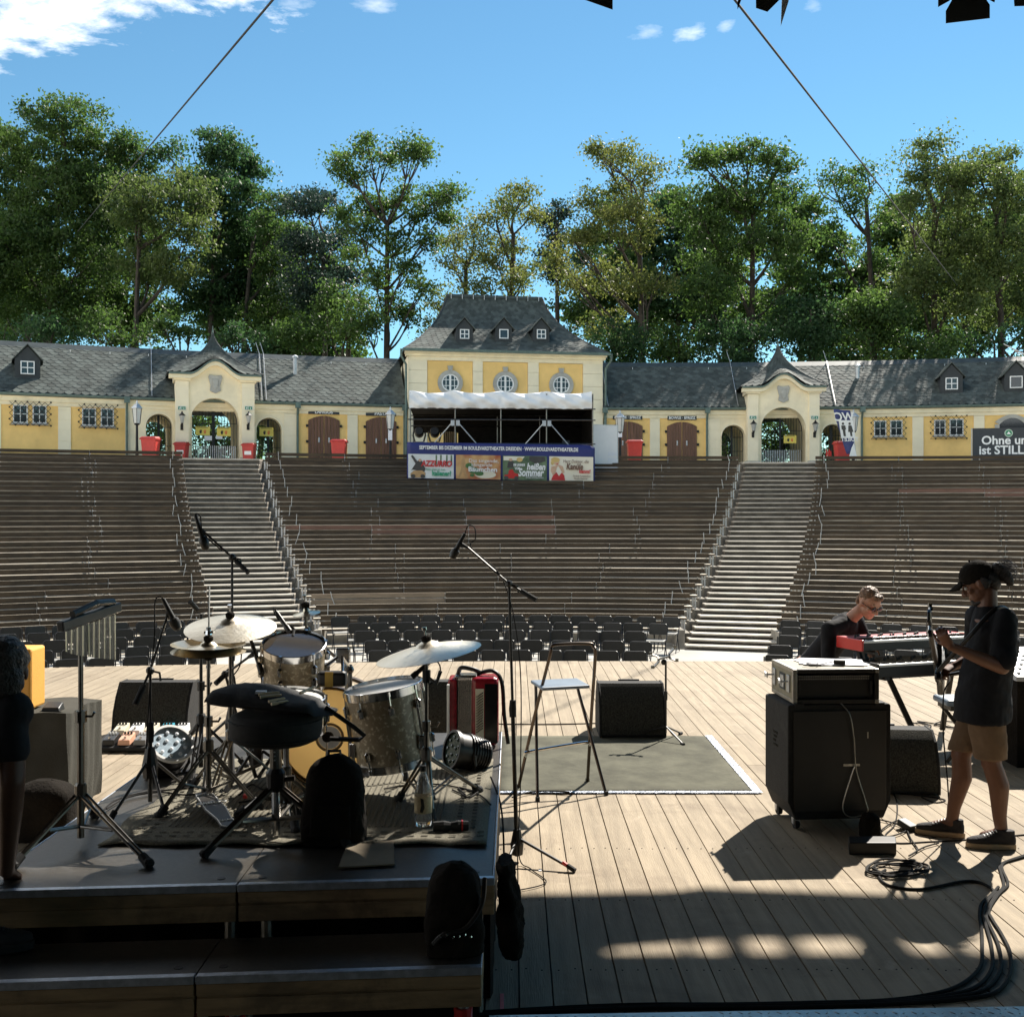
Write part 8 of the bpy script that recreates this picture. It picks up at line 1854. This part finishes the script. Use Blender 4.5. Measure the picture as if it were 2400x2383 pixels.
# ---------- the bassist
fw = Vector((-.90, .43, 0)).normalized(); lf = Vector((-fw.y, fw.x, 0))     # his left side faces the camera
PB = thing('person', 'person in black cap, black shirt and khaki shorts standing and playing a bass guitar', 'person', (2.9, 6.93, 0))
hipc = Vector((2.955, 6.93, .90)); aL, kL, hL = Vector((3.015, 6.82, .085)), Vector((2.955, 6.83, .52)), hipc + lf * .095; aR, kR, hR = Vector((2.795, 7.05, .085)), Vector((2.845, 7.02, .53)), hipc - lf * .095
neck = Vector((2.975, 6.93, 1.455)); sL = Vector((3.01, 6.775, 1.41)); sR = Vector((2.985, 7.10, 1.41)); chest = Vector((3.005, 6.93, 1.25)); belly = Vector((2.965, 6.93, 1.03))
eL, wL = Vector((2.945, 6.655, 1.135)), Vector((2.625, 6.635, 1.265)); eR, wR = Vector((3.06, 7.30, 1.13)), Vector((2.90, 7.26, 1.06))
hc = Vector((2.935, 6.955, 1.615)); HM = basis(fw + Vector((0, 0, -.50)))
b = BP()
b.loft([(hipc, lf * .15, fw * .11), (belly, lf * .155, fw * .12), (chest, lf * .17, fw * .12), (neck - Vector((0, 0, .05)), lf * .15, fw * .09)], 22)
b.chain([sL, sL.lerp(eL, .5), eL], [.060, .050, .042]); b.chain([eL, eL.lerp(wL, .35), wL], [.043, .042, .027]); b.chain([sR, eR], [.060, .042]); b.chain([eR, wR], [.043, .027])
for h_, k_, a_ in ((hL, kL, aL), (hR, kR, aR)):
    calf = k_.lerp(a_, .32) - fw * .022; b.chain([h_, h_.lerp(k_, .6), k_, calf, k_.lerp(a_, .75), a_], [.090, .070, .058, .062, .042, .036]); b.tball(k_ + fw * .022, (.044, .044, .05), Matrix.Identity(3), 10)
    b.cap(a_, a_ + fw * .10 - Vector((0, 0, .03)), .04, .034)
b.chain([neck - Vector((0, 0, .03)), hc + HM @ Vector((0, -.025, -.05))], [.062, .056]); T = head(b, hc, HM, 1.04)
neckd = (Vector((2.485, 6.545, 1.418)) - Vector((2.80, 7.24, .93))).normalized()
hand(b, wL, (-.62, -.05, .78), (.55, .45, .1), 1.0, 1, 1.0); hand(b, wR, (-.6, -.2, -.2), (-.3, .1, -.9), 1.0, -1, 1.0)
b.skin('body', M['skin_tan'], PB, .0062, 3); eyes(T, HM, PB, 1.04)
b = BP(); dn = Vector((0, 0, -1))
b.loft([(Vector((2.940, 6.93, .765)), lf * .222, fw * .172), (Vector((2.945, 6.93, .90)), lf * .212, fw * .165), (Vector((2.965, 6.93, 1.06)), lf * .202, fw * .158), (chest + Vector((.012, 0, .02)), lf * .205, fw * .152), (Vector((3.0, 6.93, 1.38)), lf * .195, fw * .12), (neck + Vector((.005, 0, -.02)), lf * .11, fw * .085), (neck + Vector((0, 0, .025)), lf * .072, fw * .07)], 26)
for s_, e_ in ((sL, eL), (sR, eR)): d_ = (e_ - s_); b.chain([s_ - Vector((0, 0, .01)), s_ + d_ * .5, s_ + d_ * .86], [.082, .078, .076])
sh = b.skin('shirt', M['shirt'], PB, .010, 5)
tx = sh.modifiers.new('folds', 'DISPLACE'); tex = bpy.data.textures.new('folds', 'CLOUDS'); tex.noise_scale = .12; tx.texture = tex; tx.strength = .028; tx.mid_level = .5; bake(sh)
m = MB(); q = Vector((2.86, 6.765, .79)); m.obox(q, (.025, .006, .022)); m.build('hem_label', M['paper'], sh)
b = BP()
for h_, k_ in ((hL, kL), (hR, kR)):
    end = h_.lerp(k_, .93); b.loft([(h_ + Vector((0, 0, .0)), lf * .085, fw * .105), (h_.lerp(k_, .4), lf * .092, fw * .112), (end, lf * .083, fw * .098)], 20)
b.loft([(hipc + Vector((0, 0, -.10)), lf * .165, fw * .115), (hipc + Vector((0, 0, .02)), lf * .15, fw * .11)], 22)
so_ = b.skin('shorts', M['shorts'], PB, .009, 4); tx = so_.modifiers.new('folds', 'DISPLACE'); tx.texture = tex; tx.strength = .022; bake(so_)
shoe(PB, aL - fw * .075 - Vector((0, 0, .085)), aL + Vector((-1, .06, 0)).normalized() * .215 - Vector((0, 0, .085)), M['shoe'], M['solepale']); shoe(PB, aR - fw * .075 - Vector((0, 0, .085)), aR + Vector((-.9, .42, 0)).normalized() * .215 - Vector((0, 0, .085)), M['shoe'], M['solepale'])
b = BP(); b.tball(T(0, -.008, .060), (.088, .110, .092), HM, 20); cap_ = b.skin('cap', M['blackcloth'], PB, .009, 3)
m = MB(); rows = []
for j in range(6):
    t = j / 5; rows.append([T((.074 - .012 * t ** 2) * math.sin(a), .082 + .085 * t * math.cos(a) + .01 * math.cos(a), .066 - .028 * t - .022 * abs(math.sin(a)) ** 1.5) for a in [lerp(-1.25, 1.25, k / 12) for k in range(13)]])
m.grid(rows); br_ = m.build('brim', M['blackcloth'], cap_, smooth=70); br_.modifiers.new('t', 'SOLIDIFY').thickness = .005
m = MB(); m.ball(T(0, -.01, .152), .008, 8); m.build('button', M['blackcloth'], cap_)
b = BP(); b.tball(T(0, -.075, -.005), (.072, .045, .075), HM, 14); b.tball(T(0, -.135, .045), (.036, .036, .042), HM, 14); b.tball(T(0, -.155, -.02), (.030, .034, .07), HM, 14); b.tball(T(.0, -.10, .03), (.03, .03, .03), HM, 10)
for q in (-1, 1): b.tball(T(q * .078, -.035, .0), (.012, .03, .045), HM, 10)
hr = b.skin('hair', M['hair_dark'], PB, .008, 2)
m = MB(); rr = random.Random(4)
for k in range(150):
    a, e = rr.uniform(0, 6.28), rr.uniform(-1, 1); p0 = T(.03 * math.cos(a), -.15 + .03 * math.sin(a), .03 + .05 * e); dv = HM @ Vector((.02 * rr.gauss(0, 1), -.03 - .02 * rr.random(), -.02 + .02 * rr.gauss(0, 1))); m.tube([p0, p0 + dv * .6 + Vector((0, 0, .006)), p0 + dv * 1.2, p0 + dv * 1.4 - Vector((0, 0, .014))], .0011, 3)
w = m.build('loose_strand', M['hair_dark'], hr); w['kind'] = 'stuff'
b = BP(); b.tball(T(0, .078, -.082), (.034, .020, .030), HM, 10); b.tball(T(0, .045, -.095), (.05, .05, .022), HM, 10); b.skin('beard', M['hair_dark'], PB, .006, 2)
# the bass guitar: a thing of its own
G0 = Vector((2.80, 7.26, 1.06)); gd = (Vector((2.482, 6.56, 1.412)) - G0).normalized(); gn = Vector((-.82, .30, .02)); gn = (gn - gd * gn.dot(gd)).normalized(); gs = gd.cross(gn).normalized()
BG = thing('bass_guitar', 'dark bass guitar held by the bassist, headstock towards the keyboards', 'bass guitar', G0)
outline = [(-.24, .02), (-.22, .12), (-.12, .165), (-.02, .125), (.05, .11), (.12, .15), (.20, .155), (.215, .11), (.13, .055), (.13, -.04), (.17, -.09), (.13, -.135), (.06, -.12), (-.02, -.115), (-.12, -.165), (-.21, -.13), (-.24, -.06)]
m = MB(); m.prism(outline, G0 - gn * .02, gd, gs, gn * .04); gb = m.build('body', M['blackgloss'], BG, bevel=.012)
Ln = (Vector((2.482, 6.56, 1.412)) - G0).length
m = MB(); m.hexa([G0 + gd * .10 + gs * a + gn * z for a, z in ((-.028, .002), (.028, .002))] + [G0 + gd * (Ln - .06) + gs * a + gn * .002 for a in (.020, -.020)] + [G0 + gd * .10 + gs * a + gn * .026 for a in (-.028, .028)] + [G0 + gd * (Ln - .06) + gs * a + gn * .026 for a in (.020, -.020)]); m.build('neck', M['hoopdark'], BG, bevel=.006)
m = MB(); m.prism([(Ln - .06, -.024), (Ln - .02, -.045), (Ln + .10, -.05), (Ln + .13, -.02), (Ln + .12, .03), (Ln + .02, .04), (Ln - .06, .024)], G0, gd, gs, gn * .018); hs = m.build('headstock', M['blackgloss'], BG, bevel=.005)
for k in range(4): m = MB(); c_ = G0 + gd * (Ln + .0 + k * .03) + gs * (.05 if k % 2 else -.055) + gn * .008; m.tube([c_ - gs * .0, c_ + gs * (.028 if k % 2 else -.028)], .006, 8); m.obox(c_ + gs * (.035 if k % 2 else -.035), (.02, .02, .022)); m.build('tuner', M['chrome'], hs)
for k in range(4): m = MB(); m.tube([G0 - gd * .14 + gs * (-.024 + .016 * k) + gn * .036, G0 + gd * Ln + gs * (-.016 + .0105 * k) + gn * .030], .0010, 5); m.build('string', M['darkchrome'], BG)
m = MB(); m.tube(smooth_path([G0 + gd * .20 + gs * .10, Vector((2.80, 6.80, 1.30)), Vector((2.98, 6.82, 1.475)), Vector((3.12, 6.95, 1.40)), Vector((3.10, 7.15, 1.1)), G0 - gd * .23]), .014, 6); m.build('strap', M['black'], BG)
o = thing('cable', 'guitar lead hanging from the bass past the seat to the boards', 'cable', (2.68, 7.1, .5), group='black cables on the stage floor'); m = MB(); m.tube(smooth_path([G0 - gd * .2 - gs * .1, P(2226, 1590, 7.15), P(2212, 1625, 7.1), P(2211, 1720, 7.1), P(2222, 1850, 7.1), F(2222, 1952, .01), F(2180, 1962, .008)]), .0045, 6); m.build('cable_run', M['cable'], o)
# ---------- the man leaning behind the keyboards
PK = thing('person', 'person in sunglasses and dark shirt leaning down behind the red keyboard', 'person', (2.68, 10.35, 0))
hp = Vector((2.84, 10.48, .62)); nk = Vector((3.11, 10.20, 1.09)); ax2 = (nk - hp).normalized(); sd2 = Vector((-.35, -.88, .32)); sd2 = (sd2 - ax2 * sd2.dot(ax2)).normalized(); dp2 = ax2.cross(sd2).normalized()
s1 = nk - ax2 * .07 + sd2 * .17; s2 = nk - ax2 * .05 - sd2 * .17; e1, w1 = Vector((2.84, 9.98, .72)), Vector((2.90, 9.86, .50)); e2, w2_ = Vector((3.28, 10.25, .84)), Vector((3.22, 9.98, .845))
s1 = Vector((2.88, 10.08, 1.0))
hk = Vector((3.245, 10.10, 1.235)); KM = basis((.42, -.72, -.52))
b = BP(); b.loft([(hp, sd2 * .15, dp2 * .11), (hp.lerp(nk, .45), sd2 * .14, dp2 * .10), (hp.lerp(nk, .85), sd2 * .16, dp2 * .10), (nk, sd2 * .09, dp2 * .07)], 20)
b.chain([s1, e1, w1], [.056, .043, .028]); b.chain([s2, e2, w2_], [.056, .043, .028]); b.chain([nk - ax2 * .04, nk + (hk - nk) * .5, hk + KM @ Vector((0, -.03, -.04))], [.062, .056, .054]); T = head(b, hk, KM, 1.12)
hand(b, w2_, (-.2, -.75, -.1), (0, -.1, -1), .5, 1, 1.0); hand(b, w1, (.1, -.3, -.9), (.5, -.3, 0), .4, -1, 1.0)
for dx in (-.09, .09):
    h_ = hp + Vector((dx, 0, 0)); b.chain([h_, Vector((2.84 + dx * 1.2, 10.22, .40)), Vector((2.82 + dx * 1.3, 10.46, .09))], [.09, .06, .04]); b.cap(Vector((2.82 + dx * 1.3, 10.46, .07)), Vector((2.82 + dx * 1.3, 10.36, .05)), .04, .035)
b.skin('body', M['skin'], PK, .0075, 3)
b = BP(); b.loft([(hp - ax2 * .06, sd2 * .18, dp2 * .14), (hp.lerp(nk, .45), sd2 * .17, dp2 * .13), (hp.lerp(nk, .86), sd2 * .18, dp2 * .125), (nk + ax2 * .01, sd2 * .085, dp2 * .075)], 22); b.chain([s1, s1.lerp(e1, .5), e1, e1.lerp(w1, .85)], [.078, .070, .062, .050]); b.chain([s2, s2.lerp(e2, .5), e2], [.078, .07, .062]); b.chain([nk - ax2 * .06 + sd2 * .1, s1], [.07, .075]); b.chain([nk - ax2 * .06 - sd2 * .08, s2], [.07, .075])
sk = b.skin('shirt', M['shirt'], PK, .010, 4); tx = sk.modifiers.new('folds', 'DISPLACE'); tx.texture = tex; tx.strength = .014; bake(sk)
b = BP()
for dx in (-.09, .09): b.chain([hp + Vector((dx, 0, -.02)), Vector((2.84 + dx * 1.2, 10.22, .40)), Vector((2.82 + dx * 1.3, 10.46, .11))], [.105, .08, .065])
b.skin('trousers', M['shirt'], PK, .012, 3)
for dx in (-.09, .09): shoe(PK, Vector((2.82 + dx * 1.3, 10.53, 0)), Vector((2.82 + dx * 1.4, 10.26, 0)), M['shoe'], M['solepale'])
b = BP(); b.tball(T(0, -.022, .060), (.088, .100, .088), KM, 18); b.tball(T(0, .062, .098), (.060, .040, .030), KM, 12); b.tball(T(0, -.075, -.01), (.07, .04, .07), KM, 12); hk_ = b.skin('hair', M['hair_brown'], PK, .008, 2); tx = hk_.modifiers.new('tufts', 'DISPLACE'); t2 = bpy.data.textures.new('tufts', 'CLOUDS'); t2.noise_scale = .02; tx.texture = t2; tx.strength = .02; bake(hk_)
m = BP()
for q in (-1, 1): m.tball(T(q * .036, .098, .010), (.030, .007, .023), KM, 14)
m.tube([T(-.012, .108, .016), T(.012, .108, .016)], .004, 6)
for q in (-1, 1): m.tube([T(q * .066, .090, .016), T(q * .080, .05, .014), T(q * .083, -.01, .008)], .0035, 6)
m.build('sunglasses', M['blackgloss'], PK, smooth=True)
M['skin_shadow'] = mat('shaded_skin', (.085, .034, .018), .55, var=.08, scale=20)  # skin darkened, with shade put into its colour
# ---------- the person at the left edge
PL = thing('person', 'dark-haired person in black T-shirt crouching at the left edge with one arm on the riser', 'person', (-2.2, 4.2, .4))
hl = P(10, 1576, 4.42); LM = basis((-.35, .92, -.2)); nl = hl + Vector((-.05, -.02, -.15)); hp3 = Vector((-2.46, 4.10, .74)); s_l = P(26, 1668, 4.36); s_r = s_l + Vector((-.36, .12, .02)); e_l = P(30, 1830, 4.30); w_l = P(16, 2040, 4.36)
b = BP(); b.loft([(hp3, Vector((.15, -.04, 0)), Vector((.03, .11, .02))), (hp3.lerp(nl, .5), Vector((.15, -.04, 0)), Vector((.03, .11, .02))), (hp3.lerp(nl, .88), Vector((.17, -.04, 0)), Vector((.03, .10, .02))), (nl, Vector((.09, 0, 0)), Vector((0, .07, 0)))], 20)
b.chain([s_l, s_l.lerp(e_l, .5), e_l], [.058, .052, .046]); b.chain([e_l, e_l.lerp(w_l, .3), w_l], [.046, .045, .029]); b.chain([s_r, s_r + Vector((-.05, .05, -.28)), s_r + Vector((.05, .2, -.45))], [.056, .044, .03]); b.chain([nl - Vector((0, 0, .03)), hl + LM @ Vector((0, -.02, -.05))], [.062, .056]); T = head(b, hl, LM, 1.02)
hand(b, w_l, (-.1, .85, -.5), (.0, -.5, -.85), 1.1, 1, 1.0, .03); hand(b, s_r + Vector((.05, .2, -.45)), (.2, .4, -.5), (0, .6, -.5), .5, -1)
kn, an_ = Vector((-2.16, 4.02, .88)), Vector((-2.0, 4.17, .49)); b.chain([hp3 + Vector((.08, 0, 0)), kn, kn.lerp(an_, .4) + Vector((-.02, -.02, 0)), an_], [.09, .062, .06, .038]); b.chain([hp3 + Vector((-.08, 0, 0)), Vector((-2.62, 4.12, .45)), Vector((-2.6, 4.0, .10))], [.09, .062, .04])
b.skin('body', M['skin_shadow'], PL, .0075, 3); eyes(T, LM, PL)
b = BP(); b.loft([(hp3 - Vector((0, 0, .04)), Vector((.18, -.04, 0)), Vector((.03, .14, .02))), (hp3.lerp(nl, .5), Vector((.18, -.04, 0)), Vector((.03, .135, .02))), (hp3.lerp(nl, .86), Vector((.19, -.04, 0)), Vector((.03, .12, .02))), (nl + Vector((0, 0, .02)), Vector((.085, 0, 0)), Vector((0, .075, 0)))], 22); b.chain([s_l + Vector((-.02, 0, .01)), s_l.lerp(e_l, .55)], [.078, .070]); b.chain([nl - Vector((0, 0, .05)), s_l], [.08, .085]); b.chain([s_r, s_r + Vector((-.03, .03, -.2))], [.085, .08])
sk = b.skin('t_shirt', M['shirt'], PL, .010, 4); tx = sk.modifiers.new('folds', 'DISPLACE'); tx.texture = tex; tx.strength = .012; bake(sk)
b = BP(); b.chain([hp3 + Vector((.08, 0, 0)), kn, kn.lerp(an_, .75)], [.11, .085, .07]); b.chain([hp3 + Vector((-.08, 0, 0)), Vector((-2.62, 4.12, .45)), Vector((-2.6, 4.0, .16))], [.11, .085, .07]); b.cap(hp3 + Vector((.06, 0, 0)), hp3 + Vector((-.06, 0, 0)), .14, .14); b.skin('trousers', M['shirt'], PL, .012, 3)
shoe(PL, an_ + Vector((-.07, -.03, -.085)), an_ + Vector((.16, .06, -.085)), M['shoe'], M['rubber']); shoe(PL, Vector((-2.62, 3.92, 0)), Vector((-2.52, 4.18, 0)), M['shoe'], M['rubber'])
b = BP(); b.tball(T(0, -.022, .050), (.092, .108, .098), LM, 18); b.tball(T(0, -.07, -.035), (.082, .055, .085), LM, 14); b.tball(T(.045, .03, .055), (.05, .06, .05), LM, 12); hh = b.skin('hair', M['hair_dark'], PL, .008, 2); tx = hh.modifiers.new('tufts', 'DISPLACE'); tx.texture = t2; tx.strength = .012; bake(hh)
